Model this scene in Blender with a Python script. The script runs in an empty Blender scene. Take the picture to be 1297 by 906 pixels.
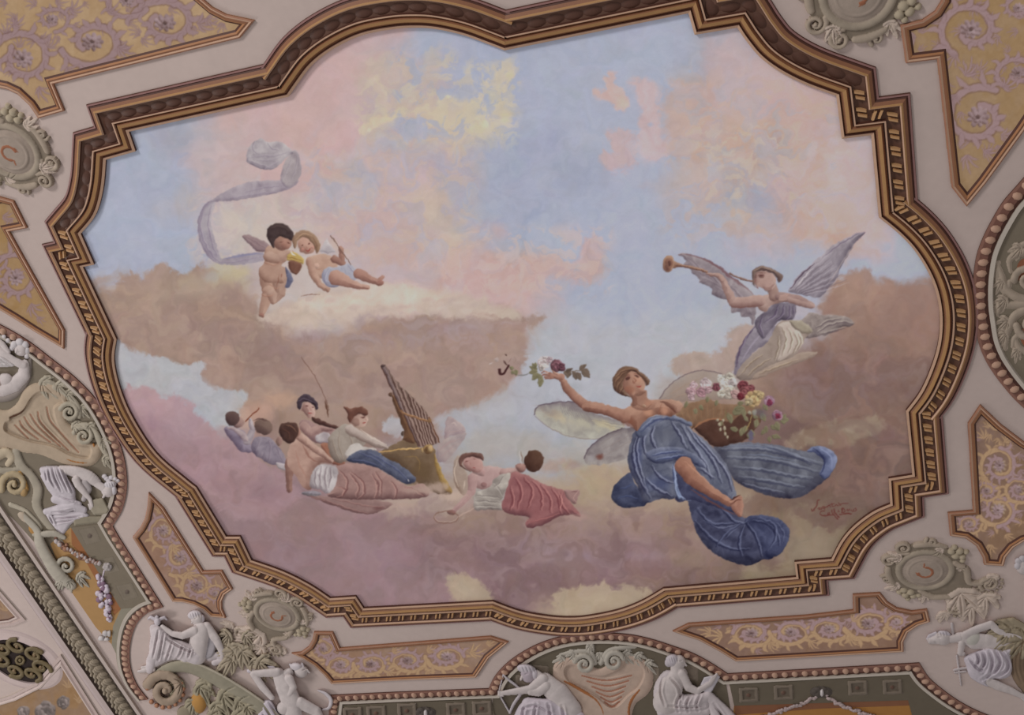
import bpy, math, random, mathutils
import numpy as np
# ---------------------------------------------------------------- frame of the ceiling
W, H = 1297, 906
F = 1550.0986755897245
R = np.array([[0.95130598, -0.2660767, -0.15562818],
              [-0.12640038, -0.79720379, 0.59032962],
              [-0.28114033, -0.54191263, -0.79201693]])
T = np.array([-0.15441109, 0.10596981, 10.0])
CAM = -R.T @ T
ZC = CAM[2] + 1.6                       # height of the ceiling over the floor, camera held at 1.6 m
rng = np.random.default_rng(7)

def to_plane(px, py, z=0.0):
    """point of the ceiling (height z below it) seen at a pixel of the survey photograph"""
    px = np.asarray(px, float); py = np.asarray(py, float)
    a = (px - W / 2) / F; b = (py - H / 2) / F
    d = [R[0, i] * a + R[1, i] * b + R[2, i] for i in range(3)]
    t = (z - CAM[2]) / d[2]
    return CAM[0] + t * d[0], CAM[1] + t * d[1]

def to_px(X, Y, Z=0.0):
    X = np.asarray(X, float); Y = np.asarray(Y, float)
    q = [R[i, 0] * X + R[i, 1] * Y + R[i, 2] * Z + T[i] for i in range(3)]
    return W / 2 + F * q[0] / q[2], H / 2 + F * q[1] / q[2]

def world(X, Y, Z):                     # ceiling coordinates -> world (ceiling faces down)
    X, Y, Z = np.broadcast_arrays(np.asarray(X, float), np.asarray(Y, float), np.asarray(Z, float))
    return np.stack([-X, Y, ZC - Z], -1)

def plane_of(pts, z=0.0):
    p = np.array(pts, float); x, y = to_plane(p[:, 0], p[:, 1], z)
    return np.stack([x, y], 1)

def s2l(c):
    c = np.clip(np.asarray(c, float) / 255.0, 0, 1)
    return np.where(c <= 0.04045, c / 12.92, ((c + 0.055) / 1.055) ** 2.4)

# ---------------------------------------------------------------- materials
def new_mat(name):
    m = bpy.data.materials.new(name); m.use_nodes = True
    nt = m.node_tree; nt.nodes.clear()
    out = nt.nodes.new('ShaderNodeOutputMaterial'); b = nt.nodes.new('ShaderNodeBsdfPrincipled')
    nt.links.new(b.outputs[0], out.inputs[0])
    return m, nt, b

def mottle(nt, src, scale, amt, detail=5.0):
    tc = nt.nodes.new('ShaderNodeTexCoord'); n = nt.nodes.new('ShaderNodeTexNoise')
    n.inputs['Scale'].default_value = scale; n.inputs['Detail'].default_value = detail
    nt.links.new(tc.outputs['Object'], n.inputs['Vector'])
    mr = nt.nodes.new('ShaderNodeMapRange')
    mr.inputs['From Min'].default_value = 0.25; mr.inputs['From Max'].default_value = 0.75
    mr.inputs['To Min'].default_value = 1 - amt; mr.inputs['To Max'].default_value = 1 + amt
    nt.links.new(n.outputs['Fac'], mr.inputs['Value'])
    mx = nt.nodes.new('ShaderNodeVectorMath'); mx.operation = 'SCALE'
    nt.links.new(src, mx.inputs[0]); nt.links.new(mr.outputs[0], mx.inputs['Scale'])
    return mx.outputs[0], n

def paint_mat(name, rough=0.85, amt=0.05, scale=9.0, metal=0.0, spec=0.2, bump=0.0):
    m, nt, b = new_mat(name)
    a = nt.nodes.new('ShaderNodeAttribute'); a.attribute_name = 'Col'
    c, n = mottle(nt, a.outputs['Color'], scale, amt)
    c2, n2 = mottle(nt, c, scale * 14, amt * 0.7, 2.0)
    nt.links.new(c2, b.inputs['Base Color'])
    b.inputs['Roughness'].default_value = rough; b.inputs['Metallic'].default_value = metal
    b.inputs['Specular IOR Level'].default_value = spec
    if bump:
        bp = nt.nodes.new('ShaderNodeBump'); bp.inputs['Strength'].default_value = bump
        bp.inputs['Distance'].default_value = 0.01
        nt.links.new(n2.outputs['Fac'], bp.inputs['Height']); nt.links.new(bp.outputs[0], b.inputs['Normal'])
    return m

def flat_mat(name, col, rough=0.85, amt=0.06, scale=6.0, metal=0.0, spec=0.2):
    m, nt, b = new_mat(name)
    rgb = nt.nodes.new('ShaderNodeRGB'); rgb.outputs[0].default_value = (*s2l(col), 1)
    c, n = mottle(nt, rgb.outputs[0], scale, amt)
    c2, n2 = mottle(nt, c, scale * 12, amt * 0.5, 2.0)
    nt.links.new(c2, b.inputs['Base Color'])
    b.inputs['Roughness'].default_value = rough; b.inputs['Metallic'].default_value = metal
    b.inputs['Specular IOR Level'].default_value = spec
    return m

M_FRESCO = paint_mat('fresco_paint', 0.95, 0.025, 6.0, spec=0.05)
M_STUCCO = paint_mat('painted_stucco', 0.8, 0.05, 10.0, spec=0.25, bump=0.1)
M_GILT = paint_mat('gilded_wood', 0.55, 0.07, 14.0, 0.0, 0.35, bump=0.15)
M_PLASTER = flat_mat('mauve_plaster', (203, 184, 177), 0.9, 0.05, 1.3)
M_BORDER = flat_mat('lilac_plaster', (205, 182, 184), 0.9, 0.04, 2.0)

# ---------------------------------------------------------------- objects
def thing(name, label, cat, group=None, loc=(0, 0, 0)):
    o = bpy.data.objects.new(name, None); bpy.context.collection.objects.link(o)
    o.empty_display_size = 0.1; o.location = loc
    o['label'] = label; o['category'] = cat
    if group: o['group'] = group
    return o

def mesh_obj(name, verts, faces, mat, parent=None, cols=None, smooth=True, label=None, kind=None, flat=False):
    me = bpy.data.meshes.new(name)
    verts = np.ascontiguousarray(verts, dtype=np.float32)
    if parent is not None and not flat:
        verts = verts - np.array(parent_loc(parent), dtype=np.float32)
    if isinstance(faces, np.ndarray):
        nf, k = faces.shape
        me.vertices.add(len(verts)); me.vertices.foreach_set('co', verts.ravel())
        me.loops.add(nf * k); me.loops.foreach_set('vertex_index', np.ascontiguousarray(faces, dtype=np.int32).ravel())
        me.polygons.add(nf); me.polygons.foreach_set('loop_start', np.arange(0, nf * k, k, dtype=np.int32))
        me.update(calc_edges=True)
    else:
        me.from_pydata([tuple(map(float, v)) for v in verts], [], faces)
    if smooth: me.polygons.foreach_set('use_smooth', np.ones(len(me.polygons), dtype=bool))
    if cols is not None:
        a = me.color_attributes.new('Col', 'FLOAT_COLOR', 'POINT')
        c = np.ones((len(verts), 4), dtype=np.float32); c[:, :3] = cols
        a.data.foreach_set('color', c.ravel())
    me.validate(); me.materials.append(mat)
    o = bpy.data.objects.new(name, me); bpy.context.collection.objects.link(o)
    if parent is not None: o.parent = parent
    if label: o['label'] = label
    if kind: o['kind'] = kind
    return o

def parent_loc(p):
    l = np.zeros(3)
    while p is not None:
        l += np.array(p.location); p = p.parent
    return l

def cells_to_mesh(P, cell, cols):
    """P (ny,nx,3) grid, cell (ny-1,nx-1) bool -> verts, faces, cols"""
    ny, nx = P.shape[:2]
    j, i = np.nonzero(cell)
    a = j * nx + i
    f = np.stack([a, a + nx, a + nx + 1, a + 1], 1)
    u, inv = np.unique(f, return_inverse=True)
    return P.reshape(-1, 3)[u], inv.reshape(f.shape), cols.reshape(-1, 3)[u]

def components(cell, join=2):
    """split a boolean grid into its separate pieces (gaps up to join cells are bridged)"""
    g = cell.copy()
    for _ in range(join):
        h = g.copy(); h[1:] |= g[:-1]; h[:-1] |= g[1:]; h[:, 1:] |= g[:, :-1]; h[:, :-1] |= g[:, 1:]; g = h
    lab = np.zeros(g.shape, int); n = 0; ny, nx = g.shape
    for j, i in zip(*np.nonzero(g)):
        if lab[j, i]: continue
        n += 1; st = [(j, i)]; lab[j, i] = n
        while st:
            y, x = st.pop()
            for yy, xx in ((y + 1, x), (y - 1, x), (y, x + 1), (y, x - 1)):
                if 0 <= yy < ny and 0 <= xx < nx and g[yy, xx] and not lab[yy, xx]:
                    lab[yy, xx] = n; st.append((yy, xx))
    out = [cell & (lab == k) for k in range(1, n + 1)]
    big = [c for c in out if c.sum() >= 6]; small = [c for c in out if 0 < c.sum() < 6]
    return big or [cell]

# ---------------------------------------------------------------- noise and shapes on pixel arrays
def vnoise(shape, cell, seed=0, oct=4, pers=0.5, ar=1.0):
    """fractal value noise in -1..1 for an array, first cell size in samples"""
    r = np.random.default_rng(seed); ny, nx = shape; out = np.zeros(shape); amp = 1; tot = 0
    for o in range(oct):
        cx = max(cell / 2 ** o, 1.01); cy = cx / ar
        gx = int(nx / cx) + 3; gy = int(ny / cy) + 3
        g = r.uniform(-1, 1, (gy, gx))
        x = np.arange(nx) / cx; y = np.arange(ny) / cy
        xi = x.astype(int); yi = y.astype(int); fx = x - xi; fy = y - yi
        fx = fx * fx * (3 - 2 * fx); fy = (fy * fy * (3 - 2 * fy))[:, None]
        a = g[np.ix_(yi, xi)] * (1 - fx) + g[np.ix_(yi, xi + 1)] * fx
        b = g[np.ix_(yi + 1, xi)] * (1 - fx) + g[np.ix_(yi + 1, xi + 1)] * fx
        out += amp * (a * (1 - fy) + b * fy); tot += amp; amp *= pers
    return out / tot * 1.6

def spline(pts, closed=False, n=8):
    """Catmull-Rom through the points"""
    p = np.array(pts, float); N = len(p)
    if N < 3: 
        t = np.linspace(0, 1, n + 1)[:, None]; return p[0] * (1 - t) + p[-1] * t
    out = []
    segs = N if closed else N - 1
    for i in range(segs):
        if closed: a, b, c, d = p[(i - 1) % N], p[i], p[(i + 1) % N], p[(i + 2) % N]
        else: a, b, c, d = p[max(i - 1, 0)], p[i], p[i + 1], p[min(i + 2, N - 1)]
        for t in np.arange(n) / n:
            out.append(0.5 * ((2 * b) + (c - a) * t + (2 * a - 5 * b + 4 * c - d) * t * t + (3 * b - a - 3 * c + d) * t ** 3))
    if not closed: out.append(p[-1])
    return np.array(out)

def inside(poly, X, Y):
    poly = np.asarray(poly, float); ins = np.zeros(X.shape, bool)
    x0, y0 = poly[-1]
    for x1, y1 in poly:
        if y0 != y1:
            c = ((y0 > Y) != (y1 > Y)) & (X < (x1 - x0) * (Y - y0) / (y1 - y0) + x0)
            ins ^= c
        x0, y0 = x1, y1
    return ins

def dist_poly(pl, X, Y, closed=False):
    """distance to a polyline and the running parameter 0..1 of the nearest point"""
    pl = np.asarray(pl, float)
    if closed: pl = np.vstack([pl, pl[:1]])
    L = np.hypot(*np.diff(pl, axis=0).T); cum = np.concatenate([[0], np.cumsum(L)]); tot = max(cum[-1], 1e-9)
    best = np.full(X.shape, 1e18); par = np.zeros(X.shape)
    for k in range(len(pl) - 1):
        ax, ay = pl[k]; dx, dy = pl[k + 1] - pl[k]; l2 = dx * dx + dy * dy
        if l2 < 1e-12: continue
        t = np.clip(((X - ax) * dx + (Y - ay) * dy) / l2, 0, 1)
        d = (X - ax - t * dx) ** 2 + (Y - ay - t * dy) ** 2
        m = d < best
        best = np.where(m, d, best); par = np.where(m, (cum[k] + t * L[k]) / tot, par)
    return np.sqrt(best), par

def sstep(a, b, x):
    t = np.clip((x - a) / (b - a), 0, 1); return t * t * (3 - 2 * t)
# ---------------------------------------------------------------- surveyed outlines (photograph pixels)
def arc(*p): return [tuple(q) for q in spline(p, n=5)]
FRESCO = ([(366.4, 121.7)] + arc((366.4, 121.7), (376.8, 106.7), (396.5, 81.2), (424.3, 60.3), (459, 44), (497.4, 36.3), (525, 34.4), (551.9, 36), (586.6, 43.6), (620, 55.6), (639.4, 63.1))[1:]
  + [(872, 16.0), (879.8, 43.4), (933.9, 34.3)]
  + arc((933.9, 34.3), (944.3, 49.8), (962.9, 71.9), (988.4, 90.4), (1020.8, 106.6), (1059, 120.6))[1:]
  + [(1066, 175), (1103.2, 170.4), (1112.9, 274.5)]
  + arc((1112.9, 274.5), (1138, 295), (1159.2, 318), (1177.8, 349.2), (1187.9, 381), (1190, 415.5), (1184, 450), (1167.2, 491.8), (1147.3, 519.6))[1:]
  + [(1155.3, 600.4), (1125.3, 605.2), (1127.4, 637.5)]
  + arc((1127.4, 637.5), (1105, 647.5), (1081, 665.5), (1065.2, 684), (1053, 707))[1:]
  + [(1006.2, 710.8), (1008.5, 730), (840.5, 744.6)]
  + arc((840.5, 744.6), (812.2, 761), (782.3, 772.3), (744.9, 779.8), (720, 781.5), (694.3, 779.8), (659.4, 773.5), (624.5, 761))[1:]
  + [(461, 769.8), (451, 754.8), (418.6, 757)]
  + arc((418.6, 757), (393.2, 740.2), (359.5, 723.3), (318.9, 709))[1:]
  + [(304.6, 679), (286.8, 679), (249, 616.5)]
  + arc((249, 616.5), (235.6, 606), (198.6, 573.6), (169, 529), (153, 491.6), (145.2, 456), (148.3, 429))[1:]
  + [(105.6, 337.4), (120.1, 334.4), (103, 295.4)]
  + arc((103, 295.4), (122.1, 271.2), (131.5, 238.2), (134.9, 201.5))[1:]
  + [(172.5, 191), (164, 166)])
BEAD_LEFT_ARC = arc((-28, 404), (2.5, 417.8), (33, 435.6), (61, 457), (89, 479), (112, 501.8), (128, 524.7), (141, 550), (150.4, 577), (154.3, 603), (153.5, 623), (148, 644), (136, 664))
BEAD_LEFT_LINE = [(136, 664), (145, 680), (199.3, 765.5)]
BEAD_LEFT_CORNER = arc((199.3, 765.5), (181, 773), (166.5, 789), (159, 815), (159.5, 842), (168, 866), (183, 886))
BEAD_BOTTOM_LINE = [(420, 930), (425, 884), (500, 880.5), (624.5, 875.8)]
BEAD_BOTTOM_ARC = arc((624.5, 875.8), (632, 860), (645, 845), (662, 832), (684, 820), (709, 811.5), (740, 806.8), (770, 806), (799.8, 808.4), (824.7, 814), (849.6, 822), (874.6, 831), (897, 843), (919.5, 857.6))
BEAD_BOTTOM_LINE2 = [(919.5, 857.6), (1020, 852), (1159.3, 844.2)]
BEAD_BOTTOM_CORNER = arc((1159.3, 844.2), (1170, 860), (1186.5, 874.6), (1208, 890), (1232, 903), (1262, 915))
BEAD_RIGHT = arc((1318, 214), (1294.4, 240.6), (1278.5, 259), (1265.5, 280.3), (1254.6, 301.5), (1246.7, 322.7), (1242.7, 346.6), (1241.4, 368), (1242, 389), (1244, 405), (1248.5, 431.4), (1256, 451), (1265.5, 467), (1278.5, 484.5), (1294.4, 502.6), (1318, 524))
PANELS = {
 'TL_top': [(-60, 33), (-60, -25), (60, -55), (230, -60), (246, -12), (270, 8.5), (287.5, 17.5), (323, 25), (305, 47), (68.7, 105.6), (82.7, 139.5), (49.6, 149), (38, 132), (23, 118), (10, 112), (-3, 109.4), (-30, 108), (-60, 112)],
 'TL_left': [(0, 248.3), (18.3, 253.4), (35.6, 287.8), (12.7, 292.2), (82.7, 417.6), (82, 441), (44, 418.5), (20, 403), (0, 391), (-30, 378), (-60, 370), (-60, 262)],
 'BL_left': [(188.9, 623), (207.4, 642), (258, 722.3), (281.8, 721.6), (295.3, 745.3), (285.5, 752), (281.5, 761), (281.8, 770), (286.8, 781.8), (267.6, 780), (258, 771), (246, 765), (232, 761.5), (219.3, 761), (168.6, 679.4), (178, 668), (184.5, 655), (187.5, 640)],
 'BL_bottom': [(369.6, 826.4), (382, 825), (391.5, 818), (396.5, 809), (398.3, 799.3), (422, 799.5), (431, 819.9), (622, 805), (644.4, 812.2), (620, 832), (603.3, 857), (520, 860), (420.3, 865.2), (411, 854), (398, 842), (384, 833)],
 'BR_bottom': [(852, 798.5), (872, 788.7), (1020, 778.5), (1080.5, 771.6), (1080, 751.8), (1114.5, 749.7), (1124, 761.5), (1136, 769), (1155, 773), (1174, 770.5), (1177.8, 786.3), (1163, 791), (1150, 799.5), (1144, 812), (1144.4, 824.4), (980, 833.9), (932, 836.5), (910, 823), (885, 809.5)],
 'BR_right': [(1241.4, 511.7), (1225.5, 535.5), (1232, 645.5), (1200.3, 648.2), (1203, 677.3), (1222, 680), (1236, 690), (1244, 704), (1246, 714), (1270.7, 715.7), (1274, 704), (1284, 692), (1297, 684), (1340, 672), (1340, 585), (1297, 559), (1268, 537)],
 'TR_right': [(1192, -30), (1192, 0), (1184, 13), (1168, 24), (1140, 31), (1147, 79), (1186.6, 74), (1205, 236), (1224, 260.5), (1249, 230), (1297, 164), (1340, 100), (1345, -30)],
 'low_tri': [(77.7, 842), (118, 906), (150, 958), (20, 950), (-10, 895), (20, 886), (52, 870)],
 'low_top': [(-50, 700), (0, 757), (21, 781), (12, 785), (-12, 788), (-50, 797)]}
# ---------------------------------------------------------------- sweeps along outlines
def poly_area(p): x, y = p[:, 0], p[:, 1]; return 0.5 * np.sum(x * np.roll(y, -1) - np.roll(x, -1) * y)

def densify(p, step, closed):
    out = []; n = len(p)
    for i in range(n if closed else n - 1):
        a, b = p[i], p[(i + 1) % n]; k = max(1, int(np.hypot(*(b - a)) / step))
        for t in range(k): out.append(a + (b - a) * t / k)
    if not closed: out.append(p[-1])
    return np.array(out)

def offset_dirs(p, closed, outward):
    """miter vectors (unit offset) at the vertices; outward=+1 leaves a closed outline"""
    n = len(p)
    if closed:
        e0 = p - np.roll(p, 1, 0); e1 = np.roll(p, -1, 0) - p
    else:
        e = np.diff(p, axis=0); e0 = np.vstack([e[:1], e]); e1 = np.vstack([e, e[-1:]])
    n0 = np.stack([e0[:, 1], -e0[:, 0]], 1); n1 = np.stack([e1[:, 1], -e1[:, 0]], 1)
    n0 /= np.linalg.norm(n0, axis=1)[:, None]; n1 /= np.linalg.norm(n1, axis=1)[:, None]
    m = n0 + n1; m /= np.maximum(np.linalg.norm(m, axis=1)[:, None], 1e-6)
    k = 1 / np.maximum((m * n0).sum(1), 0.35)
    s = outward
    if closed and poly_area(p) < 0: s = -outward
    return m * k[:, None] * s

def sweep(name, p, prof, width, mat, parent, closed=True, outward=1, label=None, step=0.4):
    """prof: list of (t, z, colour of the strip that starts here)"""
    p = np.asarray(p); d = offset_dirs(p, closed, outward)
    n = len(p); V = []; Fc = []; C = []
    for k in range(len(prof) - 1):
        t0, z0, c0 = prof[k]; t1, z1 = prof[k + 1][:2]
        if c0 is None: continue
        b = len(V)
        A = p + d * t0 * width; B = p + d * t1 * width
        for i in range(n):
            V.append((*A[i], z0)); V.append((*B[i], z1)); C += [s2l(c0)] * 2
        for i in range(n if closed else n - 1):
            j = (i + 1) % n
            Fc.append((b + 2 * i, b + 2 * i + 1, b + 2 * j + 1, b + 2 * j))
    V = np.array(V); Vw = world(V[:, 0], V[:, 1], V[:, 2])
    f = Fc[0]; q = V[list(f)]
    nz = np.cross(q[1] - q[0], q[2] - q[0])[2]
    if nz < 0: Fc = [t[::-1] for t in Fc]
    return mesh_obj(name, Vw, Fc, mat, parent, np.array(C), smooth=False, label=label)

def along(p, closed, spacing, start=0.5):
    q = np.vstack([p, p[:1]]) if closed else p
    e = np.diff(q, axis=0); L = np.hypot(e[:, 0], e[:, 1]); cum = np.concatenate([[0], np.cumsum(L)])
    n = max(1, int(round(cum[-1] / spacing))); out = []
    for k in range(n):
        s = (k + start) * cum[-1] / n; i = min(np.searchsorted(cum, s, side='right') - 1, len(L) - 1)
        t = (s - cum[i]) / L[i]
        out.append((q[i] + e[i] * t, e[i] / L[i]))
    return out

def loc_mesh(shape_v, shape_f, places, zbase=0.0, cols=None):
    """copies of a small shape (u along, v across, z) at (point, direction)"""
    V = []; Fc = []; C = []
    sv = np.array(shape_v)
    for pt, d in places:
        b = len(V); nrm = np.array([-d[1], d[0]])
        for i, (u, v, z) in enumerate(sv):
            q = pt + d * u + nrm * v; V.append((q[0], q[1], z + zbase))
        if cols is not None: C += list(cols)
        Fc += [tuple(b + i for i in f) for f in shape_f]
    V = np.array(V); return world(V[:, 0], V[:, 1], V[:, 2]), Fc, (np.array(C) if cols is not None else None)

def copies(name, sv, sf, places, zbase, mat, parent, col, smooth=True, label=None, limit=100):
    """one object per place, all sharing one mesh; beyond the limit the rest become one object"""
    if len(places) > limit:                  # keep those nearest the viewer single
        places = sorted(places, key=lambda q: (q[0][0] - CAM[0]) ** 2 + (q[0][1] - CAM[1]) ** 2)
        Vw, ff, C = loc_mesh(sv, sf, places[limit:], zbase, [s2l(col)] * len(sv))
        mesh_obj(name, Vw, ff, mat, parent, C, smooth, kind='stuff'); places = places[:limit]
    first = None; pl = parent_loc(parent)
    for pt, d in places:
        if first is None:
            o = mesh_obj(name, np.array(sv), sf, mat, None, np.tile(s2l(col), (len(sv), 1)), smooth); first = o
        else:
            o = first.copy(); bpy.context.collection.objects.link(o)
        o.parent = parent; wp = world(pt[0], pt[1], zbase)
        o.location = tuple(wp - pl)
        o.rotation_euler = mathutils.Matrix(((-d[0], d[1], 0), (d[1], d[0], 0), (0, 0, -1))).to_euler()
        if label: o['label'] = label

def dome(lu, lv, h, nu=8, nr=3, pw=0.5, z0=-0.002):
    """rounded lump, half lengths lu, lv and height h"""
    v = [(0, 0, h)]; f = []
    for r in range(1, nr + 1):
        a = r / nr
        for k in range(nu):
            th = 2 * math.pi * k / nu
            v.append((lu * a * math.cos(th), lv * a * math.sin(th), z0 + (h - z0) * (1 - a ** 2) ** pw))
    for k in range(nu): f.append((0, 1 + k, 1 + (k + 1) % nu))
    for r in range(1, nr):
        for k in range(nu):
            a = 1 + (r - 1) * nu + k; b = 1 + (r - 1) * nu + (k + 1) % nu
            f.append((a, a + nu, b + nu, b))
    return v, f

# ---------------------------------------------------------------- the plaster ceiling itself (with the opening the canvas fills)
FR = plane_of(FRESCO)
def make_ceiling():
    outer = np.array([(-12, 9), (9, 9), (9, -9), (-12, -9)], float)
    import bmesh
    bm = bmesh.new()
    def ring(p):
        vs = [bm.verts.new(tuple(w)) for w in world(p[:, 0], p[:, 1], 0)]
        return [bm.edges.new((vs[i], vs[(i + 1) % len(vs)])) for i in range(len(vs))]
    e = ring(outer) + ring(FR)
    bmesh.ops.triangle_fill(bm, use_beauty=True, use_dissolve=False, edges=e)
    for f in bm.faces:
        if f.normal.z > 0: f.normal_flip()
    me = bpy.data.meshes.new('ceiling'); bm.to_mesh(me); bm.free()
    me.materials.append(M_PLASTER)
    o = bpy.data.objects.new('ceiling', me); bpy.context.collection.objects.link(o)
    o['kind'] = 'structure'; o['label'] = 'pale mauve plaster ceiling around the painted canvas'
make_ceiling()

# ---------------------------------------------------------------- moulded frame of the painting
TAN = (198, 160, 134); DK = (84, 50, 40); BR = (140, 94, 68); GD = (176, 132, 86); MAUVE = (150, 110, 106); CV = (102, 70, 56)
def make_frame():
    t = thing('painting_frame', 'large brown and gold moulded frame around the painted sky, with corner notches and rounded lobes', 'frame',
              None, tuple(world(0, 0, 0)))
    w = 0.272
    sweep('inner_fillet', FR, [(0, -0.02, DK), (0.0, 0.012, TAN), (0.07, 0.02, DK), (0.10, 0.004, BR), (0.16, 0.024, GD), (0.25, 0.032, BR), (0.30, 0.008, DK), (0.335, 0.008, TAN), (0.335, 0.034, TAN), (0.375, 0.034, None), (0.375, 0.03, None)], w, M_GILT, t, label='gold and tan inner fillets')
    sweep('cove', FR, [(0.375, 0.034, DK), (0.39, 0.008, CV), (0.47, 0.003, CV), (0.58, 0.005, CV), (0.70, 0.016, DK), (0.72, 0.03, None), (0.73, 0, None)], w, M_GILT, t, label='dark brown cove')
    sweep('outer_moulding', FR, [(0.72, 0.03, TAN), (0.755, 0.042, GD), (0.80, 0.036, BR), (0.88, 0.022, DK), (0.93, 0.008, MAUVE), (0.94, 0.016, MAUVE), (0.985, 0.014, DK), (1.0, -0.003, None), (1.01, 0, None)], w, M_GILT, t, label='mauve-brown outer moulding')
    mid = FR + offset_dirs(FR, True, 1) * 0.545 * w
    pl = along(mid, True, 0.128)
    lo, up = [], []
    for pt, d in pl:
        px, py = to_px(pt[0], pt[1])
        (up if (py < 140 and px < 1088) or (px < 200 and py < 292) else lo).append((pt, d))
    hd = []
    for (u0, u1, v0, v1, z) in ((-0.034, -0.010, -0.036, 0.036, 0.03), (0.006, 0.030, -0.030, 0.036, 0.03)):
        hd.append((u0, u1, v0, v1, z))
    V = []; Fc = []
    for (u0, u1, v0, v1, z) in hd:      # a pair of small bracket leaves
        b = len(V); e = 0.006; s = 0.012
        V += [(u0 - s, v0, -0.002), (u1 - s, v0, -0.002), (u1 + s, v1, -0.002), (u0 + s, v1, -0.002),
              (u0 + e - s, v0 + e, z), (u1 - e - s, v0 + e, z), (u1 - e + s, v1 - e, z * 0.8), (u0 + e + s, v1 - e, z * 0.8)]
        Fc += [tuple(b + i for i in f) for f in ((4, 5, 6, 7), (0, 1, 5, 4), (1, 2, 6, 5), (2, 3, 7, 6), (3, 0, 4, 7))]
    copies('bracket', V, Fc, lo, 0.006, M_GILT, t, (200, 156, 112), False)
    dv, df = dome(0.07, 0.052, 0.014, 10, 3, 0.8)
    copies('leaf_tip', dv, df, up, 0.004, M_GILT, t, (92, 60, 48))
make_frame()

# ---------------------------------------------------------------- bead mouldings
RED = (126, 86, 74); BEADC = (188, 150, 128); GRN = (180, 168, 156)
def bead_run(pieces, label, side, name='bead_moulding'):
    p0 = plane_of([pieces[0][0]])[0]
    t = thing(name, label, 'moulding', 'bead mouldings round the lunettes', tuple(world(p0[0], p0[1], 0)))
    path = []
    for q in pieces: path += list(q if not path else q[1:])
    p = densify(plane_of(path), 0.3, False)
    sweep('backing', p, [(-0.5, -0.003, DK), (-0.5, 0.012, (144, 102, 88)), (-0.3, 0.014, RED), (0.25, 0.012, DK), (0.5, 0.008, DK), (0.5, -0.003, None), (0.6, 0, None)], 0.105, M_GILT, t, False, side)
    sweep('fillet', p, [(0.5, -0.003, GRN), (0.5, 0.022, (198, 186, 174)), (0.78, 0.024, GRN), (0.86, 0.006, (140, 132, 116)), (1.0, -0.003, None), (1.1, 0, None)], 0.105, M_STUCCO, t, False, side, label='pale green-grey fillet')
    sv, sf = dome(0.036, 0.044, 0.03, 8, 3)
    vis = [q for q in along(p, False, 0.094) if -20 < to_px(*q[0])[0] < W + 20 and -20 < to_px(*q[0])[1] < H + 20]
    copies('bead', sv, sf, vis, 0.004, M_GILT, t, BEADC)
bead_run([BEAD_LEFT_ARC, BEAD_LEFT_LINE, BEAD_LEFT_CORNER], 'pink and gold bead moulding curving round the left lunette and down to the lower left corner', SIDE_L := 1)
bead_run([BEAD_BOTTOM_LINE, BEAD_BOTTOM_ARC, BEAD_BOTTOM_LINE2, BEAD_BOTTOM_CORNER], 'pink and gold bead moulding along the bottom, arching over the bottom lunette', 1)
bead_run([BEAD_RIGHT], 'pink and gold bead moulding of the right lunette touching the frame', -1)

# ---------------------------------------------------------------- the gilded panels' borders
PANEL_LABELS = {
 'TL_top': 'gilded scroll panel above the top left corner of the frame, three mauve rosettes on it',
 'TL_left': 'gilded panel left of the frame, above the left lunette',
 'BL_left': 'gilded panel slanting between the left lunette and the lower left medallion',
 'BL_bottom': 'gilded panel under the frame, right of the lower left medallion',
 'BR_bottom': 'gilded panel under the frame, left of the lower right medallion',
 'BR_right': 'gilded panel right of the frame, above the lower right medallion',
 'TR_right': 'gilded scroll panel right of the top right notch of the frame',
 'low_tri': 'gilded panel with grey flowers below the round grille',
 'low_top': 'sliver of gilded panel above the round grille at the left edge'}
PANEL_OBJ = {}
for k, pts in PANELS.items():
    p = plane_of(pts); c = p.mean(0)
    t = thing('gilded_panel', PANEL_LABELS[k], 'panel', 'gilded scroll panels', tuple(world(c[0], c[1], 0)))
    if k.startswith('low'):
        prof = [(-1.3, -0.003, GRN), (-1.3, 0.016, (200, 178, 172)), (-0.75, 0.018, (180, 158, 150)), (-0.55, 0.006, (200, 178, 172)), (-0.2, 0.018, (206, 186, 178)), (0.1, 0.016, DK), (0.3, 0.003, None), (0.4, 0, None)]
    else:
        prof = [(0, -0.003, BR), (0.0, 0.016, (166, 116, 92)), (0.16, 0.022, TAN), (0.34, 0.018, BR), (0.55, 0.022, (170, 118, 80)), (0.75, 0.014, DK), (1.0, 0.003, None), (1.1, 0, None)]
    sweep('border', p, prof, 0.062, M_GILT, t, True, -1)
    PANEL_OBJ[k] = t
# ---------------------------------------------------------------- the painted canvas: colours mixed on a raster, then laid on the ceiling mesh
SS = 1.5
CW, CH = int(W * SS), int(H * SS)
CY, CX = np.mgrid[0:CH, 0:CW].astype(np.float32) / SS
CANVAS = np.zeros((CH, CW, 3), np.float32)
IDMAP = np.zeros((CH, CW), np.int16)
IDS = {}                                     # id -> (part, sub-part or None)
def pid(part, sub=None):
    for k, v in IDS.items():
        if v == (part, sub): return k
    IDS[len(IDS) + 1] = (part, sub); return len(IDS)

def win(pts, pad):
    p = np.asarray(pts, float)
    x0 = max(0, int((p[:, 0].min() - pad) * SS)); x1 = min(CW, int((p[:, 0].max() + pad) * SS) + 2)
    y0 = max(0, int((p[:, 1].min() - pad) * SS)); y1 = min(CH, int((p[:, 1].max() + pad) * SS) + 2)
    return slice(y0, max(y1, y0 + 1)), slice(x0, max(x1, x0 + 1))

def blend(s, col, a):
    CANVAS[s] = CANVAS[s] * (1 - a[..., None]) + np.asarray(col, np.float32) * a[..., None]

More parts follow.
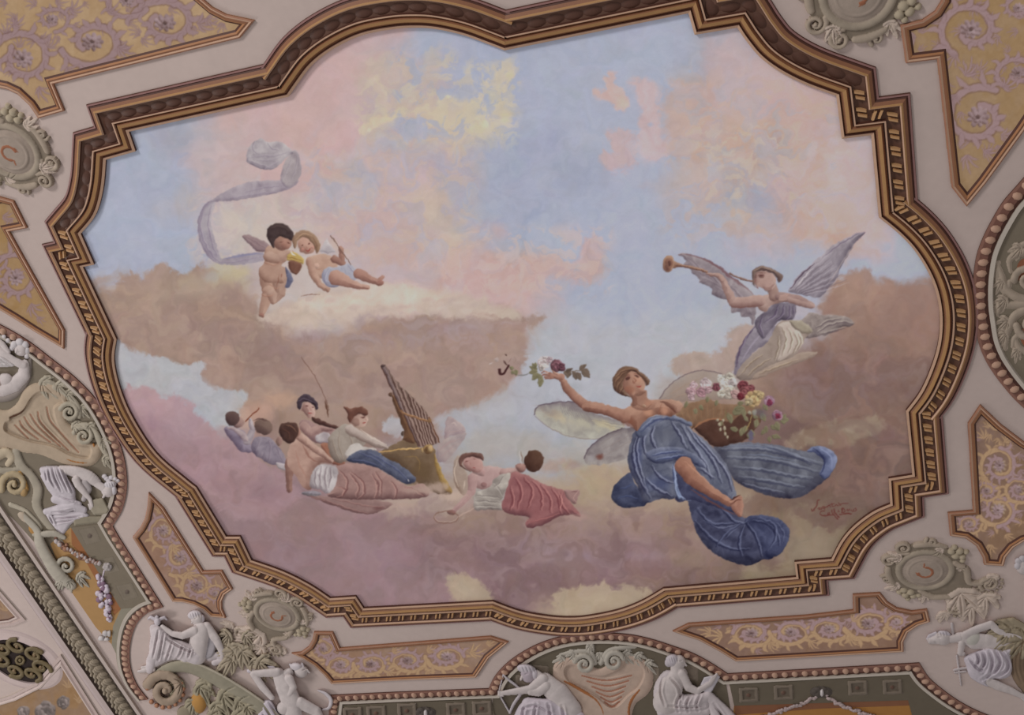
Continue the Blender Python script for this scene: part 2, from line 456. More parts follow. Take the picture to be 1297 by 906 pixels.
NB = {}; WARP = []
def noise_at(s, cell, seed, ar=1.0, oct=4):
    k = (cell, seed, ar, oct)
    if k not in NB:
        v = vnoise((CH, CW), cell * SS, seed, oct, 0.55, ar).astype(np.float32)
        if cell >= 7:                        # bend the noise so that no grid shows
            if not WARP:
                WARP.append(vnoise((CH, CW), 26 * SS, 901, 3, 0.5)); WARP.append(vnoise((CH, CW), 26 * SS, 902, 3, 0.5))
                WARP.extend(np.mgrid[0:CH, 0:CW])
            m = min(cell, 30) * SS * 0.9
            v = v[np.clip((WARP[2] + WARP[1] * m).astype(int), 0, CH - 1), np.clip((WARP[3] + WARP[0] * m).astype(int), 0, CW - 1)]
        NB[k] = v
    return NB[k][s]

def cloud(pts, col, feather=6, amp=10, cell=18, alpha=1.0, seed=1, fray=1.0, curve=True, vary=6):
    """soft edged patch whose rim is broken up by noise"""
    p = spline(pts, True, 5) if curve else np.asarray(pts, float)
    s = win(p, feather * 2 + amp); X, Y = CX[s], CY[s]
    d, _ = dist_poly(p, X, Y, True)
    sd = np.where(inside(p, X, Y), d, -d)
    sd = sd + noise_at(s, cell, seed) * amp + noise_at(s, max(cell / 4, 3), seed + 50) * amp * 0.35 * fray
    a = sstep(-feather, feather, sd) * alpha
    c = np.asarray(col, np.float32) + (noise_at(s, cell * 1.3, seed + 9)[..., None] * vary)
    CANVAS[s] = CANVAS[s] * (1 - a[..., None]) + c * a[..., None]

def glow(x, y, rx, ry, col, alpha=0.6, ang=0, amp=0.35, cell=20, seed=3):
    ca, sa = math.cos(math.radians(ang)), math.sin(math.radians(ang)); r = max(rx, ry) * 1.8
    s = win([(x - r, y - r), (x + r, y + r)], 2); X, Y = CX[s] - x, CY[s] - y
    u = (X * ca + Y * sa) / rx; v = (-X * sa + Y * ca) / ry
    d = np.sqrt(u * u + v * v) + noise_at(s, cell, seed) * amp
    blend(s, col, (1 - sstep(0.15, 1.3, d)) * alpha)

PAL = dict(b=(163, 169, 190), B=(156, 162, 186), g=(160, 160, 176), l=(178, 166, 174), w=(172, 174, 184), e=(190, 174, 168),
           p=(196, 164, 162), q=(190, 166, 166), P=(182, 148, 148), c=(194, 178, 162), y=(198, 180, 148), o=(190, 156, 142),
           t=(165, 136, 122), T=(150, 120, 108), d=(138, 108, 102), m=(160, 128, 132), M=(142, 112, 114), v=(148, 128, 140),
           n=(184, 160, 138), N=(166, 138, 116), r=(172, 134, 140), k=(128, 98, 96), s=(176, 168, 164), j=(168, 152, 150))
SKY = [
 # x= 100 140 180 220 260 300 340 380 420 460 500 540 580 620 660 700 740 780 820 860 900 940 980 1020 1060 1100 1140 1180
 "bbbbbppppppbbbbbbbbbglqqqqqq",   # 20
 "bbbbbppppqlbbbbbbbbbglqqqqqq",   # 60
 "bbbbbpppppllbbbbbbbbglqqqqqq",   # 100
 "bbbblppppqlccbbbbbbbllooqqqq",   # 140
 "bbbglqpppplccbBBbbbblotoqqpp",   # 180
 "bbbblqppplqqqbBBBbbblogoqppp",   # 220
 "bbbblqeqlqqclbBBbbbbgggoqppp",   # 260
 "bbbbbeeeqqqqclbbbbbbblloopbb",   # 300
 "bbbbgleeeqqqooobbbbbbbbbbbbb",   # 340
 "tttttteeeeqqqpplbbbbbwbbttTT",   # 380
 "ttttttteettttttwwwwwwwlltTTT",   # 420
 "ssttTTttttttttwwwwwwwltTTTTT",   # 460
 "swwwwtttttttttwwwwwtttTTTTTT",   # 500
 "rrrwwoTtttTtwswwwwwtTddddTTT",   # 540
 "mrrrrvtttTwwsswwsssTTdddddTT",   # 580
 "mmrrmmmmmmnnnssnnnnnnnNTTddd",   # 620
 "mmmmmmmmmmmmtttTtttNntNNNNdT",   # 660
 "mmmmmmmmmmmMMMmmmMmttTTnNNNT",   # 700
 "mmmmmmmmmmmmmMMMMMTTTTNNNNNN",   # 740
 "mmmmmmmmmmmmmMmnnnTTTTNNNNNN",   # 780
]
def dapple(pts, col, cell, thr, alpha, seed, feather=10, ar=1.3, soft=0.16, oct=4):
    """broken touches of one colour inside a soft outline"""
    p = spline(pts, True, 5); s = win(p, feather * 2); X, Y = CX[s], CY[s]
    d, _ = dist_poly(p, X, Y, True); sd = np.where(inside(p, X, Y), d, -d)
    n = noise_at(s, cell, seed, ar, oct)
    blend(s, col, sstep(-feather, feather, sd) * sstep(thr - soft, thr + soft, n) * alpha)

def box(x0, y0, x1, y1): return [(x0, y0), ((x0 + x1) / 2, y0), (x1, y0), (x1, (y0 + y1) / 2), (x1, y1), ((x0 + x1) / 2, y1), (x0, y1), (x0, (y0 + y1) / 2)]

def paint_sky():
    rows = [r for r in SKY]
    for r in rows: assert len(r) == 28, (r, len(r))
    G = np.array([[PAL[c] for c in r] for r in rows], np.float32)
    wx = noise_at((slice(None), slice(None)), 46, 11) * 14; wy = noise_at((slice(None), slice(None)), 46, 12) * 14
    gx = np.clip((CX + wx - 100) / 40, 0, 26.999); gy = np.clip((CY + wy - 20) / 40, 0, 18.999)
    xi, yi = gx.astype(int), gy.astype(int); fx, fy = gx - xi, gy - yi
    fx = (fx * fx * (3 - 2 * fx))[..., None]; fy = (fy * fy * (3 - 2 * fy))[..., None]
    CANVAS[:] = (G[yi, xi] * (1 - fx) + G[yi, xi + 1] * fx) * (1 - fy) + (G[yi + 1, xi] * (1 - fx) + G[yi + 1, xi + 1] * fx) * fy
    # ---- upper sky
    Y1 = (198, 182, 156); Y2 = (188, 174, 160)
    cloud([(470, 75), (500, 66), (520, 80), (515, 105), (500, 125), (470, 130), (455, 105)], Y2, 8, 10, 14, 0.55, 21)
    cloud([(495, 135), (530, 120), (560, 122), (600, 128), (628, 125), (630, 95), (620, 85), (645, 82), (652, 100), (642, 118), (640, 135), (650, 145), (636, 160), (630, 180), (608, 186), (585, 180), (560, 190), (540, 185), (525, 165), (500, 160), (480, 150)], Y1, 5, 11, 12, 0.5, 22)
    dapple([(455, 120), (500, 70), (540, 100), (560, 60), (600, 90), (650, 75), (658, 120), (640, 170), (600, 190), (540, 195), (500, 170), (462, 175)], (200, 186, 160), 13, 0.05, 0.6, 141, 14, 1.2, 0.2, 5); dapple(box(455, 75, 560, 175), (190, 168, 162), 15, 0.2, 0.5, 142, 14); dapple(box(500, 60, 640, 180), (160, 166, 188), 16, 0.3, 0.7, 143, 12); dapple(box(590, 80, 655, 185), (204, 190, 164), 9, 0.25, 0.5, 144, 10)
    cloud([(535, 70), (550, 62), (560, 75), (555, 100), (545, 112), (535, 100)], Y2, 5, 6, 10, 0.5, 23)
    cloud([(455, 165), (470, 152), (500, 146), (502, 150), (475, 160), (462, 172)], (208, 190, 158), 3, 3, 10, 0.7, 24)
    cloud([(505, 160), (530, 150), (545, 165), (530, 182), (510, 178)], PAL['b'], 5, 6, 10, 0.8, 25)
    cloud([(575, 112), (592, 108), (605, 118), (590, 128), (576, 124)], PAL['b'], 4, 4, 8, 0.8, 26)
    glow(612, 165, 16, 12, (206, 190, 158), 0.8, 0, 0.4, 8, 4)
    glow(615, 158, 4, 5, (216, 202, 170), 0.7); glow(568, 122, 4, 2, (214, 200, 168), 0.8); glow(468, 165, 3, 3, (222, 206, 176), 0.8)
    glow(640, 148, 9, 7, (210, 192, 156), 0.7, 30); glow(646, 95, 6, 9, (206, 190, 152), 0.6)
    cloud([(520, 185), (560, 190), (575, 200), (555, 225), (530, 235), (500, 220)], (190, 166, 168), 9, 8, 18, 0.7, 27)
    glow(450, 215, 16, 20, (168, 166, 180), 0.75); glow(425, 235, 22, 10, (172, 166, 180), 0.6)
    cloud([(545, 210), (600, 185), (700, 170), (740, 240), (700, 300), (640, 320), (590, 290), (570, 250)], PAL['B'], 16, 10, 30, 0.5, 28)
    cloud([(528, 250), (560, 246), (585, 265), (600, 285), (580, 300), (550, 285), (530, 275)], (190, 170, 158), 7, 8, 14, 0.6, 29)
    for x, y, rx, ry, a in ((680, 232, 26, 22, .5), (712, 265, 26, 14, .4), (622, 213, 12, 8, .5), (745, 175, 30, 14, .35), (690, 290, 26, 16, .3), (790, 225, 22, 26, .3)):
        glow(x, y, rx, ry, (170, 176, 198), a, 0, .3, 14, 6)
    # small pink clouds right of the middle
    PK = (198, 168, 164)
    cloud([(768, 92), (776, 90), (782, 108), (795, 122), (797, 135), (786, 140), (770, 132), (755, 126), (752, 112), (766, 112)], PK, 3, 4, 9, 0.95, 31)
    glow(788, 130, 9, 8, (208, 180, 166), 0.7)
    cloud([(795, 103), (818, 99), (832, 104), (836, 120), (834, 148), (840, 175), (845, 195), (828, 202), (812, 190), (808, 165), (812, 140), (806, 118)], (194, 168, 170), 5, 5, 12, 0.9, 32)
    cloud([(840, 115), (870, 100), (900, 110), (905, 160), (900, 200), (870, 205), (845, 195), (838, 160)], (190, 160, 152), 9, 9, 16, 0.75, 33)
    cloud([(768, 168), (790, 165), (812, 178), (806, 200), (800, 212), (775, 215), (762, 200), (772, 190)], (190, 164, 166), 6, 7, 11, 0.85, 34)
    glow(822, 190, 14, 18, (202, 178, 180), 0.6); glow(824, 158, 5, 4, (158, 166, 190), 0.8)
    cloud([(893, 60), (920, 48), (940, 60), (1000, 110), (1050, 130), (1056, 180), (1000, 200), (950, 190), (905, 120), (890, 90)], (192, 164, 164), 18, 14, 40, 0.55, 35)
    glow(935, 160, 36, 40, (194, 162, 146), 0.65, 20, 0.4, 16, 8); glow(890, 130, 22, 22, (188, 156, 148), 0.5)
    for x, y, rx, ry, c, a in ((905, 190, 22, 14, (182, 170, 164), .6), (935, 205, 22, 16, (172, 168, 174), .7), (965, 190, 18, 20, (174, 164, 166), .5), (960, 225, 26, 14, (170, 168, 178), .6), (905, 222, 24, 14, (176, 168, 174), .6),
                               (840, 235, 26, 16, (170, 164, 172), .6), (880, 60, 14, 30, (165, 168, 184), .5), (1000, 235, 34, 22, (194, 162, 158), .7), (1060, 230, 30, 26, (194, 166, 164), .6), (935, 275, 36, 16, (182, 164, 160), .6), (960, 290, 44, 12, (180, 162, 160), .5), (1040, 285, 36, 10, (188, 164, 162), .6), (1075, 262, 24, 14, (192, 166, 164), .6)):
        glow(x, y, rx, ry, c, a, 0, .5, 12, 10)
    glow(912, 212, 10, 5, (196, 182, 172), 0.6, -20); glow(960, 243, 16, 3, (158, 166, 186), 0.6, 15)
    # band of pink cloud over the middle
    cloud([(560, 325), (600, 318), (640, 330), (690, 325), (730, 335), (740, 312), (752, 300), (764, 318), (766, 345), (740, 358), (700, 352), (650, 365), (600, 372), (560, 360)], (194, 160, 156), 7, 7, 14, 0.8, 36)
    glow(632, 293, 14, 14, (188, 162, 164), 0.75); glow(608, 310, 12, 10, (194, 160, 146), 0.6); glow(590, 290, 16, 8, (160, 164, 186), 0.5)
    for x, y in ((420, 270), (470, 280), (450, 300), (500, 300), (520, 320), (480, 325)): glow(x, y, 26, 16, (190, 160, 152), 0.45, 0, .5, 14, x % 7)
    for x, y in ((500, 345), (540, 350), (460, 255), (430, 250)): glow(x, y, 22, 12, (176, 166, 176), 0.35, 0, .5, 14, x % 5)
    glow(310, 290, 52, 34, (196, 182, 174), 0.7, 0, .3, 16, 5); glow(275, 300, 14, 18, (176, 172, 176), 0.5)
    glow(258, 215, 16, 34, (176, 166, 170), 0.6); glow(240, 255, 20, 22, (178, 168, 168), 0.55); glow(212, 265, 22, 12, (176, 166, 170), 0.4)
    dapple(box(400, 180, 600, 330), (196, 172, 158), 20, 0.15, 0.5, 151, 24); dapple(box(380, 180, 600, 330), (172, 166, 182), 24, 0.35, 0.5, 152, 24); dapple(box(560, 290, 770, 370), (204, 174, 164), 14, 0.2, 0.5, 153, 10)
    dapple(box(850, 100, 1060, 300), (196, 164, 146), 22, 0.1, 0.5, 154, 26); dapple(box(860, 120, 1090, 300), (170, 164, 172), 22, 0.3, 0.6, 155, 26); dapple(box(880, 160, 1010, 260), (198, 180, 162), 12, 0.35, 0.5, 156, 20); dapple(box(980, 170, 1110, 290), (200, 166, 160), 16, 0.1, 0.55, 157, 16)
    dapple(box(240, 180, 460, 330), (194, 172, 170), 20, 0.2, 0.45, 158, 20); dapple(box(250, 250, 400, 330), (198, 184, 174), 12, 0.1, 0.5, 159, 14)
    dapple(box(140, 170, 1110, 400), (172, 176, 192), 30, 0.35, 0.22, 160, 20, 1.1, 0.3)
    # ---- clouds round the cherubs
    BRN = (162, 134, 120)
    cloud([(100, 385), (118, 372), (148, 372), (155, 350), (190, 348), (200, 335), (235, 345), (265, 338), (280, 350), (300, 360), (330, 400), (330, 440), (300, 480), (262, 475), (250, 460), (225, 458), (190, 448), (160, 440), (140, 410)], BRN, 4, 7, 16, 0.95, 41)
    glow(185, 375, 46, 20, (172, 146, 128), 0.7); glow(250, 365, 34, 16, (176, 158, 136), 0.6); glow(150, 410, 30, 20, (166, 136, 128), 0.6)
    glow(290, 345, 24, 22, (188, 176, 140), 0.7); glow(308, 352, 12, 22, (192, 178, 140), 0.6); glow(268, 350, 12, 8, (164, 164, 166), 0.5)
    # shadowed mass
    cloud([(230, 410), (300, 405), (360, 425), (450, 425), (530, 400), (610, 402), (692, 400), (672, 416), (640, 420), (612, 428), (640, 430), (668, 430), (664, 462), (648, 486), (622, 482), (618, 500), (592, 514), (555, 528), (500, 520), (440, 510), (360, 520), (300, 500), (262, 480), (258, 462), (240, 440)], (160, 132, 122), 4, 5, 14, 0.95, 42)
    glow(300, 428, 60, 20, (142, 114, 110), 0.6, 14, .4, 20, 4); glow(330, 465, 50, 20, (146, 116, 108), 0.5, 20, .4, 20, 5); glow(400, 425, 50, 12, (150, 128, 134), 0.6, -5)
    glow(470, 430, 60, 12, (148, 122, 122), 0.55, -8); glow(560, 418, 60, 9, (158, 136, 140), 0.7, -6); glow(440, 400, 60, 12, (176, 156, 158), 0.6)
    glow(500, 450, 70, 26, (170, 142, 126), 0.5, 0, .5, 22, 7); glow(590, 455, 50, 30, (170, 140, 126), 0.5); glow(570, 490, 50, 20, (166, 138, 128), 0.5); glow(430, 470, 50, 24, (164, 136, 122), 0.4)
    glow(278, 470, 26, 26, (170, 140, 122), 0.5)
    dapple(box(250, 410, 640, 520), (174, 146, 132), 34, 0.05, 0.45, 161, 24, 1.3, .4); dapple(box(220, 405, 620, 500), (142, 116, 110), 40, 0.2, 0.4, 162, 24, 1.5, .4); dapple(box(130, 350, 320, 450), (176, 150, 132), 24, 0.1, 0.45, 163, 14, 1.3, .35); dapple(box(130, 370, 320, 470), (146, 120, 112), 30, 0.25, 0.35, 164, 16, 1.3, .35)
    dapple(box(380, 390, 650, 440), (166, 146, 150), 26, 0.1, 0.45, 165, 12, 2.0, .35)
    # bright bank the cherubs lie on
    cloud([(330, 402), (360, 385), (400, 372), (440, 368), (500, 358), (540, 365), (600, 378), (660, 398), (640, 404), (580, 402), (520, 400), (460, 404), (400, 412), (350, 410)], (194, 174, 160), 7, 6, 14, 0.9, 43)
    cloud([(385, 380), (430, 372), (480, 362), (520, 362), (555, 378), (500, 384), (450, 392), (400, 392)], (208, 188, 174), 6, 5, 10, 0.8, 44)
    glow(365, 395, 22, 12, (184, 162, 148), 0.7); glow(560, 372, 30, 8, (200, 178, 162), 0.5)
    for i in range(26):
        x = 360 + i * 10; glow(x, 386 + 8 * math.sin(i * 1.7), 10, 4, (204, 186, 172) if i % 3 else (178, 156, 150), 0.4, -8, .5, 8, i % 6)
    # ---- pale gap at the left and the rosy bank below
    cloud([(140, 428), (149, 429), (166, 444), (199, 451), (232, 462), (258, 461), (254, 479), (272, 492), (305, 495), (314, 505), (302, 518), (300, 545), (262, 530), (239, 505), (189, 496), (140, 494)], (174, 174, 180), 2.5, 3, 8, 0.97, 45, 1.2)
    cloud([(140, 500), (158, 490), (178, 490), (200, 500), (225, 505), (250, 520), (262, 540), (290, 560), (360, 600), (380, 640), (300, 660), (220, 600), (160, 540)], (176, 140, 146), 4, 6, 13, 0.9, 46)
    glow(185, 510, 34, 16, (186, 150, 156), 0.6, 20); glow(200, 545, 30, 18, (160, 126, 138), 0.5, 30); glow(240, 570, 40, 22, (170, 132, 140), 0.5)
    glow(330, 520, 22, 18, (188, 148, 128), 0.85); glow(352, 505, 26, 14, (190, 150, 128), 0.8); glow(300, 512, 10, 12, (176, 168, 168), 0.5)
    glow(330, 620, 40, 18, (150, 114, 122), 0.5, 10); glow(400, 660, 70, 14, (166, 134, 132), 0.5, 4)
    # gap right of the organ, pale bank under the musicians
    cloud([(484, 536), (495, 528), (512, 532), (516, 550), (500, 556), (486, 548)], (176, 176, 182), 3, 4, 7, 0.9, 47)
    cloud([(546, 528), (592, 516), (620, 502), (650, 490), (664, 470), (700, 430), (760, 480), (760, 560), (700, 600), (640, 590), (600, 580), (575, 560), (556, 540)], (170, 172, 182), 5, 5, 14, 0.75, 48)
    cloud([(590, 555), (640, 545), (700, 560), (760, 570), (780, 600), (720, 600), (650, 580), (600, 580)], (176, 168, 162), 12, 6, 18, 0.75, 49)
    cloud([(470, 640), (500, 628), (540, 622), (580, 620), (600, 636), (590, 650), (540, 652), (500, 655)], (188, 164, 152), 6, 6, 10, 0.85, 50)
    glow(560, 626, 40, 10, (202, 178, 162), 0.75, 0, .5, 10, 4); glow(500, 644, 30, 8, (190, 162, 150), 0.6)
    cloud([(712, 590), (740, 588), (775, 590), (790, 610), (790, 640), (760, 650), (735, 636), (735, 612)], (182, 160, 132), 8, 6, 14, 0.8, 51)
    glow(700, 590, 24, 10, (178, 150, 138), 0.75, -8, .4, 10, 3); glow(725, 588, 12, 7, (166, 138, 132), 0.6)
    # ---- dark mauve billows along the bottom
    for x, y, rx, ry, c, a, an in ((560, 690, 60, 20, (146, 114, 112), .7, 20), (560, 668, 34, 16, (160, 128, 118), .6, 10), (620, 705, 50, 16, (140, 110, 116), .7, 12), (650, 685, 60, 12, (160, 130, 136), .6, 4), (700, 700, 36, 14, (154, 130, 144), .6, 8),
                                   (760, 690, 60, 12, (152, 120, 122), .6, 6), (720, 660, 60, 12, (170, 140, 138), .6, 2), (820, 665, 44, 14, (160, 128, 118), .6, -5), (850, 690, 40, 14, (148, 116, 112), .6, 0), (800, 720, 70, 14, (146, 114, 118), .6, 0),
                                   (690, 735, 50, 20, (138, 106, 112), .6, 20), (860, 730, 50, 14, (142, 110, 108), .6, 5), (640, 750, 40, 20, (136, 102, 110), .5, 25), (740, 705, 22, 8, (158, 132, 146), .6, 0), (815, 705, 26, 6, (160, 132, 142), .6, 0), (780, 640, 40, 10, (176, 148, 136), .5, 0), (900, 650, 20, 14, (164, 134, 124), .5, 0)):
        glow(x, y, rx, ry, c, a, an, .45, 18, x % 7)
    glow(660, 645, 90, 9, (176, 144, 140), 0.6, 4); glow(470, 700, 90, 30, (164, 132, 142), 0.5); glow(360, 700, 70, 26, (158, 124, 134), 0.4)
    dapple(box(200, 560, 560, 760), (170, 138, 142), 40, 0.1, 0.45, 171, 24, 1.5, .4); dapple(box(200, 560, 560, 760), (150, 120, 120), 44, 0.2, 0.35, 172, 24, 1.5, .4); dapple(box(540, 650, 930, 760), (166, 136, 136), 34, 0.15, 0.45, 173, 20, 1.8, .35); dapple(box(540, 650, 930, 770), (136, 106, 104), 36, 0.25, 0.45, 174, 20, 1.8, .35)
    dapple(box(740, 590, 1000, 650), (178, 152, 132), 20, 0.15, 0.5, 175, 12, 2.0)
    CR = (186, 164, 138)
    cloud([(566, 732), (585, 726), (600, 732), (618, 748), (626, 766), (600, 768), (585, 768), (572, 760)], CR, 4, 4, 9, 0.9, 52)
    glow(590, 745, 14, 14, (192, 172, 146), 0.6)
    cloud([(690, 790), (700, 770), (706, 752), (728, 744), (745, 742), (765, 738), (780, 745), (800, 742), (826, 752), (810, 768), (780, 786), (730, 795)], CR, 4, 5, 10, 0.92, 53)
    glow(760, 762, 40, 12, (192, 172, 142), 0.6)
    cloud([(940, 736), (950, 718), (985, 722), (1010, 700), (1010, 670), (1000, 650), (1015, 640), (1035, 660), (1060, 668), (1085, 655), (1110, 650), (1080, 690), (1040, 720), (990, 745)], (182, 158, 130), 8, 7, 14, 0.9, 54)
    glow(1015, 700, 30, 26, (188, 166, 136), 0.7); glow(960, 735, 16, 10, (176, 152, 124), 0.5)
    cloud([(1008, 648), (1040, 628), (1090, 625), (1130, 640), (1100, 660), (1060, 672), (1040, 668), (1020, 660)], (152, 120, 106), 6, 7, 10, 0.85, 55)
    glow(1035, 642, 22, 7, (176, 148, 126), 0.5, -20)
    # ---- brown bank at the right
    cloud([(853, 468), (856, 452), (884, 445), (900, 448), (922, 436), (922, 423), (951, 411), (960, 430), (940, 470), (880, 480)], (170, 146, 134), 4, 5, 9, 0.9, 56)
    cloud([(1036, 384), (1050, 374), (1064, 358), (1080, 345), (1100, 344), (1112, 356), (1146, 361), (1175, 357), (1215, 360), (1215, 480), (1170, 520), (1160, 620), (1100, 640), (1060, 560), (990, 520), (985, 490), (1010, 460), (1035, 440), (1080, 410), (1060, 400), (1035, 396)], (158, 126, 114), 5, 6, 14, 0.96, 57)
    glow(1090, 370, 40, 22, (170, 138, 122), 0.75, 0, .4, 16, 3); glow(1155, 400, 40, 34, (152, 120, 110), 0.6); glow(1050, 470, 60, 34, (150, 122, 124), 0.7, -20, .4, 20, 6); glow(1060, 500, 60, 34, (146, 118, 118), 0.6, -20, .4, 20, 5); glow(1130, 460, 40, 40, (152, 120, 116), 0.6)
    glow(1020, 480, 30, 30, (150, 120, 118), 0.5); glow(1120, 560, 40, 30, (146, 112, 108), 0.6); glow(1090, 590, 46, 22, (138, 104, 98), 0.65); glow(1130, 500, 30, 18, (140, 112, 114), 0.4)
    cloud([(992, 560), (1010, 546), (1040, 538), (1065, 532), (1093, 528), (1117, 530), (1116, 545), (1090, 556), (1066, 569), (1050, 566), (1020, 566), (1000, 572)], (178, 154, 132), 4, 4, 10, 0.9, 58)
    glow(1085, 540, 26, 8, (186, 164, 140), 0.7, -10); glow(1040, 552, 26, 8, (182, 156, 134), 0.5)
    cloud([(936, 640), (960, 625), (1000, 625), (1020, 615), (1045, 612), (1040, 628), (1010, 640), (980, 650), (945, 655)], (150, 118, 106), 6, 6, 12, 0.7, 59)
    glow(960, 612, 30, 14, (166, 132, 112), 0.6, -10); glow(1000, 690, 16, 20, (184, 160, 132), 0.6); glow(760, 610, 26, 18, (186, 164, 132), 0.6)
    # greyer overall; vignette multiplied into the colours, darkening bottom and lower right
    g = CANVAS.mean(-1, keepdims=True)
    CANVAS[:] = g + (CANVAS - g) * 0.84
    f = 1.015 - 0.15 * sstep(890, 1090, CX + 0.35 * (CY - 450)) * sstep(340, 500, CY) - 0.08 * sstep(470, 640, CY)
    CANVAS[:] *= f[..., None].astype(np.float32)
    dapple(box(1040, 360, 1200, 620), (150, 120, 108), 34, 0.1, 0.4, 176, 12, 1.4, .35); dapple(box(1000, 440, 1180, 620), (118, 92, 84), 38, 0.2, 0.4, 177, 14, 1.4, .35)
    # canvas grain and brush marks
    s = (slice(None), slice(None))
    CANVAS[:] += noise_at(s, 30, 71, 1.6)[..., None] * 3.0 + noise_at(s, 7, 72, 1.4)[..., None] * 2.2
    CANVAS[..., 0] += noise_at(s, 22, 73) * 2.2; CANVAS[..., 2] += noise_at(s, 26, 74) * 2.6
paint_sky()
# ---------------------------------------------------------------- painted figures
PART_LABELS = {}
class Z:
    """coordinates read off an enlarged detail of the picture"""
    def __init__(s, x0, y0, k): s.x0, s.y0, s.k = x0, y0, k
    def __call__(s, p):
        p = np.array(p, float); return np.stack([s.x0 + p[..., 0] / s.k, s.y0 + p[..., 1] / s.k], -1)
CUR = dict(z=Z(0, 0, 1), id=0)
def use(z, part=None, sub=None):
    if z is not None: CUR['z'] = z
    CUR['id'] = pid(part, sub) if part else 0
def sub(part, s=None): CUR['id'] = pid(part, s)

def shade_fill(s, sd, base, hi, lo, w, ldir, feather, alpha, keepid, grain=3.0):
    a = sstep(-feather, feather, sd) * alpha
    if min(sd.shape) < 2: return
    gy, gx = np.gradient(sd)
    n = np.sqrt(gx * gx + gy * gy) + 1e-6
    lx, ly = ldir; ln = math.hypot(lx, ly)
    k = (-(gx / n) * lx - (gy / n) * ly) / ln * np.clip(1 - sd / w, 0, 1) ** 1.2
    base = np.asarray(base, np.float32); hi = np.asarray(hi, np.float32); lo = np.asarray(lo, np.float32)
    kk = k[..., None]
    c = base + 0.62 * np.clip(kk, 0, 1) * (hi - base) + np.clip(-kk, 0, 1) * (lo - base)
    fl = noise_at(s, 11, 92)[..., None]; warm = base[0] > base[2] * 1.18; amp_ = np.clip((hi - lo) * (0.10 if warm else 0.28), 2, 24)
    c = c + fl * amp_ + noise_at(s, 5, 91)[..., None] * (grain + 1.5)
    g_ = c.mean(-1, keepdims=True); c = (g_ + (c - g_) * (0.78 if warm else 0.88)) * (0.965 if warm else 0.975)
    CANVAS[s] = CANVAS[s] * (1 - a[..., None]) + c * a[..., None]
    if keepid and CUR['id']:
        m = IDMAP[s]; m[a > 0.5] = CUR['id']

LDIR = (0.5, -0.8)
def auto(base, hi, lo):
    base = np.array(base, float)
    if hi is None: hi = np.clip(base * 1.14 + 6, 0, 235)
    if lo is None: lo = base * 0.72
    return base, hi, lo
def shape(pts, base, hi=None, lo=None, w=6, ldir=None, feather=0.85, alpha=1.0, curve=True, ids=True):
    base, hi, lo = auto(base, hi, lo)
    p = CUR['z'](pts); p = spline(p, True, 6) if curve else p
    s = win(p, 3); X, Y = CX[s], CY[s]
    d, _ = dist_poly(p, X, Y, True)
    sd = np.where(inside(p, X, Y), d, -d)
    shade_fill(s, sd, base, hi, lo, w, ldir or LDIR, feather, alpha, ids)
def limb(pr, base, hi=None, lo=None, ldir=None, feather=0.7, alpha=1.0, ids=True, flat=1.0, curve=False):
    """tapered limb through (x, y, radius) stations of the enlarged detail"""
    base, hi, lo = auto(base, hi, lo)
    a = np.array(pr, float)
    if curve: a = spline(a, False, 5)
    p = CUR['z'](a[:, :2]); r = a[:, 2] / CUR['z'].k
    s = win(p, r.max() + 3); X, Y = CX[s], CY[s]
    sd = np.full(X.shape, -1e9)
    for i in range(len(p) - 1):
        dx, dy = p[i + 1] - p[i]; l2 = dx * dx + dy * dy + 1e-9
        t = np.clip(((X - p[i, 0]) * dx + (Y - p[i, 1]) * dy) / l2, 0, 1)
        q = (r[i] + (r[i + 1] - r[i]) * t) - np.hypot(X - p[i, 0] - t * dx, Y - p[i, 1] - t * dy)
        sd = np.maximum(sd, q)
    shade_fill(s, sd, base, hi, lo, max(r.max() * flat, 1.0), ldir or LDIR, feather, alpha, ids)
def ell(x, y, rx, ry, base, hi=None, lo=None, ang=0, **k):
    t = np.linspace(0, 2 * math.pi, 14, endpoint=False); c, s_ = math.cos(math.radians(ang)), math.sin(math.radians(ang))
    pts = [(x + rx * math.cos(a) * c - ry * math.sin(a) * s_, y + rx * math.cos(a) * s_ + ry * math.sin(a) * c) for a in t]
    shape(pts, base, hi, lo, w=k.pop('w', max(rx, ry) / CUR['z'].k), **k)
def line(pts, col, w=1.0, alpha=0.8, feather=0.6, taper=True, ids=False, curve=True):
    """brush stroke; w is the full width in photograph pixels"""
    p = CUR['z'](pts)
    if curve and len(p) > 2: p = spline(p, False, 6)
    s = win(p, w + 2); X, Y = CX[s], CY[s]
    d, t = dist_poly(p, X, Y)
    ww = w / 2 * (np.clip(np.sin(math.pi * np.clip(t, 0, 1)), 0.15, 1) ** 0.6 if taper else 1)
    a = sstep(-feather, feather, ww - d) * alpha
    blend(s, col, a)
    if ids and CUR['id']:
        m = IDMAP[s]; m[a > 0.35] = CUR['id']
def folds(ls, dark, light=None, w=1.6, alpha=0.6, off=(3, -2)):
    for l in ls:
        line(l, dark, w, alpha, 0.9)
        if light is not None: line([(x + off[0], y + off[1]) for x, y in l], light, w * 0.8, alpha * 0.85, 0.8)

SK, SKH, SKL = (184, 142, 122), (204, 166, 144), (134, 92, 78)

